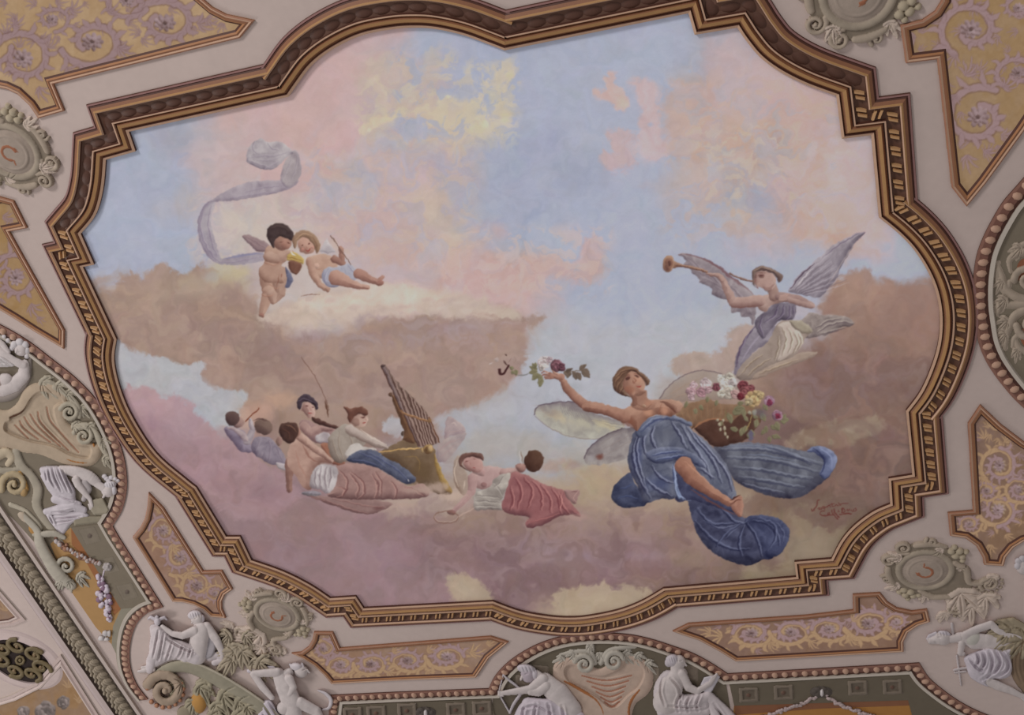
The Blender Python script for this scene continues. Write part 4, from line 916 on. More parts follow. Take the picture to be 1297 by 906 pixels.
def flora():
    z = Z(740, 440, 3.124)
    P = 'painted_flower_bearer'
    # insect wings
    use(Z(530, 440, 3.623), P, 'wing')
    shape([(530, 300), (545, 275), (590, 260), (640, 254), (700, 252), (740, 270), (800, 300), (860, 320), (940, 345), (942, 378), (880, 405), (800, 422), (720, 418), (640, 392), (570, 345)], (166, 160, 146), (184, 180, 166), (128, 116, 118), 9, (0, 0.9), alpha=0.85)
    line([(532, 310), (545, 275), (600, 258), (700, 252), (760, 275)], (92, 78, 88), 1.6, 0.85, taper=False); line([(535, 318), (590, 362), (660, 398), (740, 418), (830, 420)], (136, 122, 118), 1.1, 0.7, taper=False)
    g = CUR['z']
    for (x, y, rx, ry, c, a) in ((640, 320, 22, 6, (190, 172, 138), .7), (600, 300, 16, 6, (140, 128, 126), .6), (700, 275, 20, 5, (118, 106, 112), .6), (760, 350, 26, 7, (184, 178, 156), .6), (860, 360, 22, 5, (192, 180, 146), .6), (690, 350, 22, 8, (178, 172, 158), .5)):
        q = g([(x, y)])[0]; glow(q[0], q[1], rx, ry, c, a, 20, .5, 7, 5)
    for k in range(12): line([(650 + k * 10, 262 + k * 2), (655 + k * 12, 285 + k * 4), (665 + k * 14, 305 + k * 5)], (112, 100, 106), 0.9, 0.5)
    for k in range(5): line([(780 + k * 18, 330 + k * 6), (860 + k * 12, 345 + k * 8), (935, 360 + k * 6)], (198, 186, 152) if k % 2 else (130, 118, 112), 0.9, 0.55)
    use(z, P, 'wing')
    shape([(0, 440), (20, 400), (80, 350), (140, 325), (200, 320), (205, 360), (180, 430), (120, 455), (50, 467), (8, 460)], (142, 132, 132), (166, 158, 154), (102, 90, 96), 7, (0, 0.9), alpha=0.92)
    line([(0, 440), (20, 400), (80, 350), (150, 322)], (88, 74, 84), 1.4, 0.8, taper=False)
    q = z([(60, 432)])[0]; glow(q[0], q[1], 5, 4, (112, 70, 62), 0.9); q = z([(25, 440)])[0]; glow(q[0], q[1], 5, 5, (158, 152, 154), 0.6)
    folds([[(190, 340), (120, 380), (60, 410)], [(190, 370), (130, 400), (80, 430)], [(170, 330), (100, 360), (50, 395)]], (106, 94, 98), (170, 160, 152), 1.1, 0.5)
    # right wing behind basket
    shape([(298, 205), (325, 165), (370, 125), (430, 98), (480, 93), (540, 102), (600, 120), (600, 190), (500, 210), (400, 215), (330, 215)], (158, 140, 128), (172, 156, 144), (136, 116, 108), 10, alpha=0.7)
    line([(298, 205), (325, 165), (370, 125), (430, 98), (480, 93), (545, 105)], (106, 90, 96), 1.3, 0.75, taper=False)
    folds([[(320, 200), (400, 150), (470, 120)], [(340, 205), (420, 180), (480, 150)]], (128, 106, 96), (182, 160, 140), 1.3, 0.4)
    BL, BH, BLO = (86, 96, 132), (124, 134, 162), (48, 52, 84)
    # flying blue cloth on the right
    sub(P, 'flying_cloth')
    shape([(510, 390), (560, 378), (640, 376), (740, 384), (830, 402), (880, 412), (900, 394), (940, 392), (985, 415), (1000, 445), (985, 490), (930, 545), (860, 590), (800, 600), (720, 585), (650, 558), (600, 530), (560, 470)], (96, 98, 112), (122, 124, 138), (56, 54, 72), 14, (-0.1, -1))
    folds([[(540, 410), (640, 405), (740, 415), (880, 450), (950, 470)], [(560, 440), (680, 445), (800, 465), (930, 500)], [(590, 480), (700, 490), (800, 510), (900, 525)], [(610, 520), (700, 530), (800, 550), (870, 560)], [(700, 392), (800, 420), (900, 465)], [(620, 545), (700, 565), (790, 585)]], (56, 58, 80), (140, 146, 164), 2.6, 0.6, (4, -9))
    folds([[(560, 395), (660, 390), (760, 402)], [(640, 425), (720, 430), (830, 450)]], (96, 104, 128), (140, 148, 166), 1.6, 0.5)
    shape([(880, 412), (905, 394), (942, 392), (988, 418), (1000, 448), (985, 488), (950, 520), (930, 500), (950, 450), (915, 420)], (104, 112, 146), (146, 154, 182), (56, 60, 94), 6)
    line([(905, 400), (940, 425), (950, 465), (935, 500)], (42, 46, 76), 2.4, 0.7); line([(930, 398), (975, 430), (980, 480)], (146, 154, 184), 2, 0.6)
    # lower left cloth end
    shape([(108, 590), (122, 545), (160, 508), (185, 500), (200, 540), (250, 600), (240, 625), (180, 635), (130, 625)], (58, 62, 88), (96, 102, 128), (38, 40, 62), 8)
    folds([[(130, 600), (170, 590), (210, 600)], [(140, 560), (170, 555), (190, 540)]], (40, 46, 78), (100, 112, 146), 1.8, 0.5)
    # basket
    PB = 'painted_flower_basket'; use(Z(850, 460, 7.55), PB)
    shape([(45, 500), (100, 420), (200, 380), (350, 350), (500, 390), (700, 400), (850, 420), (870, 520), (800, 640), (700, 740), (560, 780), (420, 790), (330, 730), (230, 620), (190, 640), (160, 580)], (136, 100, 74), (164, 126, 94), (92, 60, 46), 10, (-0.6, -0.7))
    shape([(225, 628), (260, 590), (330, 555), (430, 535), (560, 560), (700, 480), (800, 520), (790, 640), (700, 730), (600, 770), (420, 800), (320, 720)], (88, 56, 46), (108, 70, 56), (60, 36, 32), 8)
    line([(230, 610), (270, 580), (340, 548), (430, 530), (500, 545)], (150, 106, 80), 2.2, 0.85, taper=False)
    for k in range(14): line([(90 + k * 32, 430 - k * 4), (110 + k * 30, 500), (140 + k * 26, 560 - k * 3)], (116, 82, 60) if k % 2 else (160, 122, 90), 0.9, 0.4)
    # main drapery
    use(z, P, 'blue_dress')
    shape([(400, 560), (450, 568), (540, 608), (596, 645), (632, 675), (700, 665), (770, 680), (805, 710), (812, 745), (790, 800), (740, 838), (705, 840), (660, 862), (590, 852), (520, 820), (460, 760), (430, 690), (418, 640)], (64, 66, 92), (104, 108, 134), (42, 42, 62), 14, (-0.1, -1))
    shape([(632, 690), (660, 668), (720, 665), (780, 685), (808, 720), (808, 760), (785, 805), (740, 836), (712, 836), (700, 790), (660, 730)], (58, 62, 92), (104, 110, 142), (38, 40, 66), 8)
    folds([[(440, 640), (500, 700), (590, 700)], [(435, 690), (500, 760), (580, 800), (650, 800)], [(540, 640), (590, 690), (620, 700)], [(620, 700), (560, 740), (520, 790)], [(630, 710), (610, 770), (620, 830)], [(640, 700), (680, 760), (700, 830)], [(660, 690), (720, 700), (760, 740), (770, 790)], [(690, 680), (750, 710), (750, 770), (720, 810)]], (34, 36, 60), (118, 124, 152), 2.6, 0.68, (6, -6))
    folds([[(600, 690), (630, 700), (640, 690)], [(470, 690), (540, 720), (600, 705)], [(560, 760), (600, 720)], [(760, 700), (790, 740), (780, 780)]], (52, 54, 80), (132, 138, 162), 1.6, 0.6, (3, -5))
    # skirt body
    shape([(350, 455), (440, 440), (540, 540), (612, 650), (540, 640), (430, 605), (360, 602)], (62, 64, 92), (84, 88, 116), (44, 44, 70), 8)
    shape([(205, 325), (240, 290), (300, 268), (345, 272), (400, 300), (440, 340), (480, 370), (530, 420), (570, 480), (592, 540), (600, 590), (580, 612), (520, 598), (450, 570), (395, 520), (370, 470), (360, 470), (362, 590), (300, 600), (240, 615), (215, 560), (185, 500), (172, 450), (182, 380)], (94, 98, 118), (128, 130, 146), (52, 52, 74), 16, (0.5, -0.8))
    shape([(350, 460), (385, 590), (420, 606), (385, 600), (362, 580)], (120, 134, 168), w=2)
    q = z([(330, 350)])[0]; glow(q[0], q[1], 16, 16, (104, 106, 118), 0.6, 0, .4, 8, 3)
    q = z([(210, 430)])[0]; glow(q[0], q[1], 8, 28, (60, 66, 104), 0.6, 12); q = z([(300, 540)])[0]; glow(q[0], q[1], 20, 12, (66, 74, 112), 0.5)
    q = z([(470, 420)])[0]; glow(q[0], q[1], 10, 22, (120, 126, 146), 0.6, -35)
    folds([[(230, 310), (205, 390), (215, 470), (240, 560)], [(255, 300), (230, 380), (250, 440)], [(290, 285), (262, 350), (290, 420)], [(200, 360), (190, 430), (210, 510), (260, 600)], [(400, 310), (440, 370), (500, 440), (540, 540)], [(380, 310), (420, 380), (470, 450), (500, 520)], [(430, 340), (500, 420), (560, 500), (585, 570)], [(340, 290), (370, 340), (400, 400)], [(260, 470), (300, 520), (350, 540)], [(240, 520), (280, 560), (340, 590)], [(455, 480), (490, 505), (510, 520)]], (44, 44, 68), (156, 160, 182), 2.4, 0.72, (7, -3))
    shape([(245, 420), (290, 400), (370, 395), (430, 420), (470, 450), (480, 480), (440, 465), (400, 440), (360, 445), (300, 462), (262, 450)], (98, 104, 130), (144, 148, 168), (50, 52, 78), 5)
    folds([[(270, 430), (320, 420), (380, 415)], [(280, 448), (340, 438), (400, 430)]], (52, 58, 96), (144, 154, 184), 1.8, 0.7, (2, -5))
    shape([(200, 330), (232, 292), (300, 268), (350, 268), (420, 298), (415, 312), (360, 290), (310, 292), (270, 320), (240, 350), (215, 360)], (100, 106, 130), (144, 150, 168), (52, 54, 78), 4)
    folds([[(225, 335), (280, 290), (340, 282)]], (50, 56, 94), (146, 154, 182), 1.8, 0.7, (-4, -8))
    line([(358, 462), (362, 520), (368, 580), (400, 602)], (158, 168, 196), 1.6, 0.8); line([(350, 470), (356, 540)], (40, 44, 78), 1.6, 0.6)
    # leg
    sub(P)
    limb([(395, 470, 36), (430, 520, 30), (500, 572, 22), (570, 612, 16), (600, 622, 14)], (166, 110, 88), (194, 142, 116), (112, 66, 56), (0.5, -0.8))
    shape([(585, 610), (612, 585), (628, 600), (630, 640), (622, 672), (600, 662), (585, 640)], (172, 118, 98), (196, 146, 122), (118, 72, 62), 5)
    line([(420, 560), (500, 612), (580, 655), (600, 665)], (112, 66, 56), 2.4, 0.6); line([(396, 450), (440, 490), (520, 560)], (204, 156, 130), 1.8, 0.5)
    line([(578, 606), (600, 592), (616, 584)], (70, 38, 34), 1.8, 0.9); line([(582, 622), (600, 606), (622, 602)], (84, 48, 40), 1.4, 0.8)
    # torso, neck, arms
    zt = Z(770, 450, 8.238); use(zt, P)
    shape([(250, 530), (330, 500), (450, 470), (540, 465), (640, 470), (720, 500), (760, 560), (700, 620), (640, 640), (540, 620), (440, 650), (360, 720), (300, 790), (250, 740), (150, 660), (60, 620), (0, 610), (-20, 520), (60, 545), (150, 565)], (174, 124, 102), (200, 152, 126), (116, 70, 56), 16, (0.3, -1))
    shape([(540, 480), (600, 460), (680, 465), (760, 495), (775, 540), (740, 590), (700, 600), (660, 560), (600, 520)], (178, 130, 108), (204, 158, 132), (112, 68, 56), 8)
    line([(640, 545), (680, 575), (710, 600)], (96, 58, 48), 2, 0.7)
    line([(0, 640), (120, 655), (220, 730), (290, 780)], (104, 62, 50), 4, 0.5); glow(*zt([(200, 680)])[0], 12, 7, (128, 80, 64), 0.6, 35)
    glow(*zt([(430, 600)])[0], 8, 6, (196, 148, 122), 0.7); glow(*zt([(590, 590)])[0], 6, 7, (194, 146, 122), 0.7); line([(560, 500), (545, 570), (520, 620)], (140, 92, 74), 1.6, 0.5)
    shape([(215, 400), (300, 370), (392, 360), (405, 430), (455, 478), (500, 500), (470, 560), (380, 580), (280, 560), (240, 520), (255, 470)], (164, 116, 96), (186, 138, 116), (128, 82, 68), 4)
    shape([(225, 410), (280, 400), (310, 470), (300, 530), (255, 525), (255, 470)], (124, 78, 64), w=4, alpha=0.6, ids=False); shape([(290, 395), (385, 372), (370, 410), (310, 425)], (122, 78, 64), w=3, alpha=0.55, ids=False)
    glow(*zt([(420, 500)])[0], 7, 5, (176, 128, 106), 0.7)
    # outstretched arm
    za = Z(600, 430, 8.106); use(za, P)
    limb([(895, 385, 32), (960, 510, 44), (1060, 610, 50), (1160, 680, 48), (1300, 700, 50)], (170, 118, 98), (196, 148, 124), (110, 66, 56), (0.6, -0.8))
    use(Z(530, 440, 3.623), P)
    limb([(770, 275, 20), (840, 285, 22), (900, 300, 26), (945, 318, 30)], (166, 114, 94), (194, 146, 120), (106, 62, 52), (0.2, -1))
    use(za, P)
    # hand: palm, fingers, thumb
    limb([(905, 385, 30), (850, 385, 34), (790, 370, 26)], (168, 116, 98), (194, 146, 124), (108, 66, 56))
    for a in ([(790, 350, 11), (760, 340, 10), (725, 330, 8), (700, 345, 7)], [(790, 368, 11), (750, 365, 10), (715, 362, 8), (696, 372, 6)], [(800, 385, 11), (760, 386, 10), (725, 384, 8)], [(810, 400, 10), (770, 403, 9), (735, 398, 7)]):
        limb(a, (160, 106, 90), (190, 140, 118), (104, 60, 52))
    limb([(860, 355, 14), (820, 335, 12), (800, 305, 9)], (184, 134, 114), (208, 164, 140), (120, 76, 64))
    line([(740, 345), (770, 335)], (206, 168, 150), 1.4, 0.7); line([(770, 330), (758, 350)], (208, 172, 154), 1.4, 0.8); line([(735, 320), (745, 350)], (196, 156, 140), 1.2, 0.7)
    # head
    use(zt, P)
    shape([(150, 330), (165, 230), (210, 170), (280, 165), (345, 215), (390, 270), (385, 340), (350, 375), (300, 390), (250, 420), (200, 400), (165, 370)], (174, 124, 102), (202, 156, 130), (122, 76, 64), 12, (0.7, -0.5))
    glow(*zt([(320, 250)])[0], 6, 8, (196, 150, 126), 0.5); glow(*zt([(230, 360)])[0], 9, 5, (146, 98, 80), 0.6)
    shape([(180, 240), (210, 222), (232, 235), (215, 258), (190, 262)], (86, 46, 42), w=3, alpha=0.85, ids=False)
    shape([(278, 212), (305, 208), (325, 228), (300, 235)], (86, 46, 42), w=3, alpha=0.85, ids=False)
    line([(175, 225), (210, 208), (238, 218)], (96, 58, 50), 1.2, 0.7); line([(268, 200), (300, 196), (325, 212)], (100, 62, 52), 1.1, 0.6)
    line([(262, 240), (292, 268), (268, 290)], (128, 80, 66), 1.3, 0.7); line([(255, 262), (265, 290), (288, 300)], (110, 64, 54), 1.4, 0.6); line([(300, 328), (330, 330), (352, 318)], (142, 66, 60), 1.8, 0.9); line([(320, 345), (345, 342)], (202, 158, 134), 1.2, 0.6)
    sub(P, 'hair'); shape([(52, 330), (50, 260), (75, 200), (115, 150), (160, 120), (230, 122), (290, 130), (340, 170), (385, 205), (430, 260), (425, 305), (398, 320), (385, 280), (350, 230), (290, 185), (230, 175), (200, 200), (165, 260), (160, 330), (190, 390), (240, 440), (180, 425), (100, 390), (65, 360)], (116, 82, 64), (158, 122, 98), (72, 46, 40), 7)
    for l in ([(75, 250), (110, 190), (170, 150), (240, 140)], [(70, 320), (90, 260), (130, 200), (190, 165)], [(90, 370), (110, 300), (150, 240)], [(280, 150), (340, 190), (400, 250)], [(300, 170), (360, 220), (410, 290)], [(120, 390), (150, 350), (158, 310)]):
        line(l, (160, 124, 98), 1.2, 0.5); line([(x + 8, y + 10) for x, y in l], (74, 48, 42), 1.2, 0.5)
    sub(P); line([(290, 500), (350, 540), (410, 550), (455, 510)], (112, 76, 62), 1.0, 0.7); ell(380, 530, 16, 10, (178, 140, 112))
    # flowers held in the hand
    PF = 'painted_flower_spray'; use(za, PF)
    GN, GN2 = (134, 126, 92), (104, 96, 72)
    line([(440, 365), (520, 362), (570, 350)], (120, 118, 116), 1.6, 0.9, ids=True)
    for x, y, l, a in ((650, 310, 80, 200), (640, 300, 70, 240), (650, 330, 90, 170), (660, 350, 90, 130), (690, 370, 90, 100), (650, 360, 60, 115), (700, 400, 90, 110), (640, 290, 60, 265), (690, 360, 60, 150), (430, 310, 60, 80), (420, 300, 60, 200), (400, 320, 50, 250), (380, 330, 50, 20)):
        leaf(x, y, l, a, GN if (x + l) % 20 < 12 else GN2)
    for x, y, l, a in ((930, 320, 70, 60), (960, 330, 70, 85), (940, 330, 80, -20), (1020, 330, 90, 65), (1060, 340, 90, 60), (1080, 310, 90, -35), (1100, 310, 110, 30), (1130, 330, 90, 48), (990, 330, 50, 100)):
        leaf(x, y, l, a, (118, 98, 84) if l % 20 else (96, 78, 68))
    line([(930, 330), (1010, 330), (1090, 320), (1140, 290)], (110, 92, 78), 1.2, 0.8, ids=True)
    rosette(850, 270, 80, (138, 86, 98), 8, 0.5, 2); rosette(900, 290, 50, (112, 64, 78), 6, 0.5, 3)
    rosette(720, 240, 70, (204, 186, 186), 8, 0.55, 4); rosette(700, 290, 40, (212, 196, 190), 5, 0.6, 5); rosette(780, 210, 36, (190, 166, 172), 5, 0.5, 6)
    line([(265, 310), (272, 350), (310, 352), (330, 310), (355, 270)], (58, 30, 32), 3.0, 0.9, taper=False, ids=True); line([(310, 215), (325, 245), (345, 265)], (80, 56, 52), 2, 0.9, ids=True); line([(318, 155), (335, 170)], (70, 50, 46), 1.6, 0.9)
    line([(385, 190), (360, 230)], (120, 90, 84), 1, 0.6); line([(420, 180), (430, 215), (415, 240)], (134, 108, 98), 1, 0.5); ell(235, 210, 22, 20, (176, 164, 164), alpha=0.5, ids=False); line([(160, 260), (190, 240)], (196, 186, 186), 1.4, 0.6)
    # basket flowers
    zb = Z(850, 460, 7.55); use(zb, PB, 'flowers')
    for x, y, l, a in ((540, 480, 90, 60), (590, 480, 130, -25), (560, 500, 80, 80), (610, 440, 90, -10), (700, 440, 80, 95), (640, 390, 60, -5), (440, 350, 60, 100), (350, 320, 60, 95), (240, 430, 60, 100), (280, 400, 60, 70), (150, 370, 60, 110), (640, 640, 80, 190), (680, 620, 80, 100), (720, 600, 80, 110), (820, 540, 80, 100), (860, 480, 90, 60), (900, 600, 70, 80), (950, 600, 80, 30), (1000, 560, 90, 70), (1040, 560, 90, -10), (1060, 540, 60, -50), (960, 690, 90, 20), (940, 700, 60, 90), (900, 640, 60, 130), (740, 660, 90, 75), (760, 640, 70, 60), (880, 400, 70, 50), (470, 560, 50, 80), (700, 500, 70, 60), (780, 500, 60, 30)):
        leaf(x, y, l, a, [(128, 120, 88), (104, 94, 74), (94, 76, 66), (150, 140, 108), (98, 92, 96)][int(x + y) % 5])
    line([(530, 430), (520, 500), (490, 560)], (118, 106, 74), 1.3, 0.9, ids=True); line([(770, 480), (760, 540), (715, 650)], (150, 130, 88), 1.4, 0.95, ids=True)
    line([(490, 560), (510, 620), (520, 680), (540, 720)], (150, 142, 110), 1.1, 0.8, ids=True)
    for x, y in ((460, 590), (475, 635), (515, 625), (515, 680), (538, 712), (495, 550), (445, 545)): ell(x, y, 13, 17, (170, 158, 132))
    rosette(330, 200, 62, (206, 182, 184), 7, 0.5, 11); rosette(215, 215, 45, (204, 170, 176), 6, 0.5, 12); rosette(190, 280, 60, (190, 146, 154), 7, 0.5, 13)
    rosette(290, 280, 60, (182, 132, 142), 7, 0.5, 14); rosette(195, 325, 40, (200, 162, 168), 6, 0.5, 15); rosette(360, 260, 44, (196, 152, 158), 6, 0.5, 16)
    rosette(430, 230, 46, (132, 68, 80), 6, 0.5, 17); rosette(480, 150, 50, (198, 190, 180), 6, 0.55, 18); rosette(560, 130, 60, (194, 182, 168), 6, 0.55, 19)
    rosette(520, 210, 70, (206, 192, 182), 7, 0.55, 20); rosette(590, 190, 55, (198, 184, 182), 6, 0.5, 21); rosette(560, 280, 85, (202, 186, 170), 8, 0.5, 22); rosette(610, 300, 56, (196, 152, 148), 6, 0.5, 23)
    rosette(480, 290, 50, (196, 184, 168), 6, 0.5, 24); rosette(690, 220, 66, (136, 62, 70), 7, 0.45, 25); rosette(760, 250, 56, (148, 76, 82), 7, 0.45, 26); rosette(700, 280, 60, (158, 84, 88), 7, 0.5, 27); rosette(660, 320, 44, (130, 44, 56), 6, 0.5, 28)
    rosette(790, 350, 84, (196, 160, 108), 8, 0.5, 29); rosette(850, 300, 46, (204, 172, 120), 6, 0.5, 30); rosette(745, 370, 50, (200, 176, 132), 6, 0.5, 31)
    rosette(940, 360, 66, (178, 138, 158), 7, 0.5, 32); rosette(940, 380, 34, (138, 50, 80), 6, 0.5, 33); rosette(1015, 500, 60, (172, 130, 150), 7, 0.5, 34); rosette(1025, 505, 30, (150, 50, 78), 6, 0.5, 35)
    ell(795, 470, 24, 26, (150, 146, 130)); ell(750, 480, 16, 20, (160, 152, 128))
    for k in range(10): q = zb([(760 + 14 * math.sin(k * 2.1), 660 + k * 9)])[0]; glow(q[0], q[1], 2.4, 2, (96, 90, 112), 0.8)
    q = zb([(860, 470)])[0]; glow(q[0], q[1], 9, 7, (98, 92, 100), 0.7)

def trumpet_angel():
    z = Z(830, 280, 4.118); P = 'painted_trumpet_angel'; use(z, P, 'wing')
    WC, WH, WL = (142, 128, 134), (176, 164, 166), (106, 92, 102)
    # left wing
    shape([(120, 172), (170, 172), (250, 195), (320, 230), (380, 280), (440, 320), (500, 370), (520, 400), (525, 480), (510, 540), (490, 500), (450, 500), (440, 475), (400, 480), (395, 455), (385, 420), (330, 400), (295, 380), (290, 350), (230, 320), (225, 300), (190, 270), (185, 255), (150, 225), (160, 205)], WC, WH, WL, 8, (0.2, -1), alpha=0.95)
    for k in range(9): line([(160 + k * 30, 190 + k * 18), (200 + k * 34, 225 + k * 24), (250 + k * 32, 260 + k * 28)], WL if k % 2 else (172, 160, 166), 1.4, 0.5)
    for k in range(7): line([(190 + k * 40, 255 + k * 28), (240 + k * 38, 275 + k * 28), (300 + k * 30, 300 + k * 30)], (172, 160, 166) if k % 2 else WL, 1.3, 0.45)
    line([(122, 175), (200, 180), (300, 222), (380, 282), (450, 330), (510, 385)], (118, 88, 92), 2.4, 0.7); line([(250, 200), (330, 240), (400, 300), (470, 350)], (112, 80, 86), 3.5, 0.5)
    # right wing
    shape([(1093, 60), (1060, 60), (1000, 85), (930, 125), (870, 175), (800, 235), (740, 290), (710, 335), (695, 368), (740, 380), (800, 392), (850, 402), (885, 375), (910, 340), (945, 300), (965, 250), (985, 215), (1005, 175), (1050, 110)], (146, 136, 146), (180, 170, 178), (108, 98, 112), 9, (-0.6, -0.7), alpha=0.97)
    for k in range(11): line([(720 + k * 6, 355 + k * 3), (800 + k * 9, 270 + k * 9), (900 + k * 11, 180 + k * 14)], WL if k % 2 else (182, 172, 180), 1.5, 0.5)
    line([(705, 350), (760, 285), (830, 220)], (80, 64, 80), 2.2, 0.8); line([(735, 345), (780, 290), (820, 250)], (198, 190, 194), 2, 0.7); line([(900, 330), (960, 240), (1010, 160), (1070, 85)], (186, 172, 168), 1.6, 0.5)
    line([(1093, 60), (1040, 75), (960, 125), (870, 190)], (110, 96, 116), 1.4, 0.7)
    # flying light cloth
    sub(P, 'cream_robe')
    shape([(800, 480), (870, 490), (940, 490), (1000, 500), (1035, 530), (1020, 550), (970, 555), (910, 590), (860, 600), (790, 610), (740, 560)], (146, 132, 128), (180, 166, 160), (102, 88, 90), 6, (-0.1, -1))
    folds([[(850, 580), (910, 545), (980, 530), (1030, 540)], [(840, 560), (900, 525), (970, 510)], [(870, 590), (930, 575), (990, 560)]], (92, 78, 84), (186, 176, 166), 2, 0.65, (0, -7))
    # lilac skirt
    sub(P, 'lilac_dress')
    shape([(520, 540), (560, 520), (620, 540), (640, 600), (590, 640), (520, 680), (470, 740), (420, 805), (412, 760), (430, 680), (470, 610)], (140, 130, 142), (168, 158, 168), (92, 82, 98), 7)
    line([(520, 550), (450, 650), (420, 760)], (80, 64, 88), 3, 0.7); line([(560, 580), (500, 650), (450, 730)], (166, 156, 172), 2.4, 0.5); line([(490, 580), (440, 680)], (172, 164, 178), 1.4, 0.5)
    sub(P, 'cream_robe')
    shape([(640, 535), (680, 515), (740, 530), (800, 550), (815, 575), (790, 600), (770, 640), (740, 690), (700, 730), (640, 745), (590, 780), (540, 800), (500, 830), (430, 825), (425, 790), (480, 720), (540, 670), (580, 640), (610, 590)], (158, 138, 126), (196, 178, 166), (104, 86, 80), 10)
    shape([(640, 545), (690, 525), (740, 560), (768, 600), (760, 650), (700, 700), (640, 730), (660, 650), (650, 590)], (196, 178, 166), (210, 196, 184), (138, 118, 108), 7)
    folds([[(660, 560), (680, 620), (660, 700)], [(690, 560), (712, 620), (690, 690)], [(722, 580), (742, 630), (720, 690)], [(640, 600), (640, 660), (620, 730)], [(750, 590), (762, 630), (745, 670)]], (118, 102, 88), (214, 204, 186), 1.8, 0.65, (7, 0))
    shape([(700, 520), (760, 520), (810, 555), (815, 580), (770, 585), (720, 555)], (160, 146, 126), (194, 182, 160), (108, 92, 82), 4)
    shape([(520, 800), (600, 755), (700, 715), (770, 685), (840, 685), (830, 705), (740, 745), (640, 780), (560, 815), (510, 830)], (166, 142, 126), (190, 168, 150), (118, 94, 86), 4)
    folds([[(540, 800), (640, 765), (740, 725)], [(450, 800), (500, 740), (560, 700)], [(480, 810), (540, 760), (600, 720)]], (110, 92, 78), (200, 182, 154), 1.6, 0.55, (0, -6))
    sub(P, 'lilac_dress')
    shape([(520, 520), (560, 480), (600, 450), (630, 425), (690, 425), (730, 430), (735, 480), (715, 515), (650, 520), (610, 560), (580, 600), (555, 610), (530, 570)], (114, 104, 118), (146, 136, 148), (72, 62, 78), 6)
    folds([[(640, 440), (620, 490), (570, 530)], [(670, 440), (660, 490), (620, 520)], [(700, 440), (700, 490), (680, 515)], [(560, 500), (545, 550), (560, 600)], [(720, 445), (722, 490)]], (76, 62, 86), (160, 148, 166), 1.6, 0.6, (6, 0))
    # body
    sub(P)
    shape([(535, 400), (570, 385), (620, 380), (680, 380), (700, 410), (650, 425), (610, 440), (580, 470), (550, 470), (530, 435)], (176, 142, 132), (202, 170, 156), (126, 90, 84), 7)
    limb([(610, 345, 26), (620, 390, 30)], (162, 126, 116), (190, 156, 142), (112, 78, 74))
    limb([(545, 415, 30), (470, 425, 27), (405, 425, 26), (380, 370, 20), (352, 305, 14)], (176, 138, 128), (202, 168, 154), (120, 82, 78), (0.3, -1))
    limb([(352, 305, 14), (330, 285, 12), (290, 278, 9), (270, 272, 6)], (182, 144, 132), (204, 168, 154), (120, 82, 78))
    limb([(650, 395, 24), (740, 405, 20), (815, 440, 18), (780, 430, 16)], (160, 124, 118), (190, 156, 146), (108, 76, 76)); limb([(820, 445, 14), (760, 430, 14), (660, 400, 13)], (168, 132, 124), (196, 162, 150), (116, 82, 80))
    for k in range(4): limb([(690 - k * 4, 385 + k * 8, 6), (655 - k * 3, 392 + k * 8, 5)], (176, 138, 128), ids=True)
    line([(395, 445), (470, 450), (530, 440)], (118, 82, 78), 2, 0.6)
    shape([(510, 310), (520, 270), (560, 258), (610, 275), (632, 310), (620, 345), (585, 362), (550, 345), (525, 335)], (178, 140, 130), (204, 172, 158), (116, 80, 78), 7, (1, 0.1))
    shape([(535, 285), (550, 276), (572, 280), (566, 296), (545, 298)], (120, 78, 72), w=2, alpha=0.8, ids=False); shape([(512, 282), (524, 278), (526, 296), (516, 298)], (116, 76, 70), w=2, alpha=0.7, ids=False)
    shape([(560, 340), (590, 345), (618, 330), (600, 362), (575, 362)], (132, 92, 86), w=2, alpha=0.55, ids=False); line([(532, 272), (552, 268), (578, 274)], (98, 66, 60), 1.2, 0.7)
    line([(545, 288), (565, 285)], (70, 38, 40), 1.5, 0.95); line([(518, 300), (522, 315), (512, 318)], (130, 86, 80), 1.2, 0.7); line([(525, 340), (540, 348)], (110, 60, 58), 1.6, 0.8)
    sub(P, 'hair'); shape([(503, 290), (508, 255), (550, 232), (600, 245), (640, 265), (662, 280), (662, 305), (645, 322), (634, 300), (605, 272), (560, 260), (530, 268), (515, 310), (520, 345), (508, 325)], (122, 96, 88), (160, 136, 122), (78, 56, 56), 5)
    line([(510, 262), (560, 240), (630, 268)], (170, 148, 130), 1.4, 0.6)
    sub(P, 'trumpet')
    limb([(92, 225, 22), (115, 230, 11), (180, 240, 8), (270, 262, 7)], (156, 112, 92), (196, 154, 128), (104, 66, 56), curve=True)
    limb([(390, 275, 5), (440, 298, 5), (505, 315, 4)], (138, 98, 84), (170, 130, 112), (92, 60, 54))
    ell(68, 223, 31, 43, (168, 124, 98), (198, 156, 126), (112, 72, 60), 8); ell(70, 225, 22, 33, (142, 96, 78), (172, 124, 100), (100, 62, 54), 8); ell(74, 222, 8, 16, (104, 64, 56), ids=True)

def soften_base():
    # cloud laps over the foot of the organ and the hems
    for x, y, rx, ry, c, a in ((552, 618, 24, 7, (178, 156, 144), .8), (528, 622, 18, 5, (170, 146, 136), .6), (575, 628, 16, 6, (186, 164, 150), .7), (510, 640, 16, 4, (178, 154, 142), .5), (735, 655, 18, 5, (172, 142, 134), .5)): glow(x, y, rx, ry, c, a, 0, .4, 7, 4)

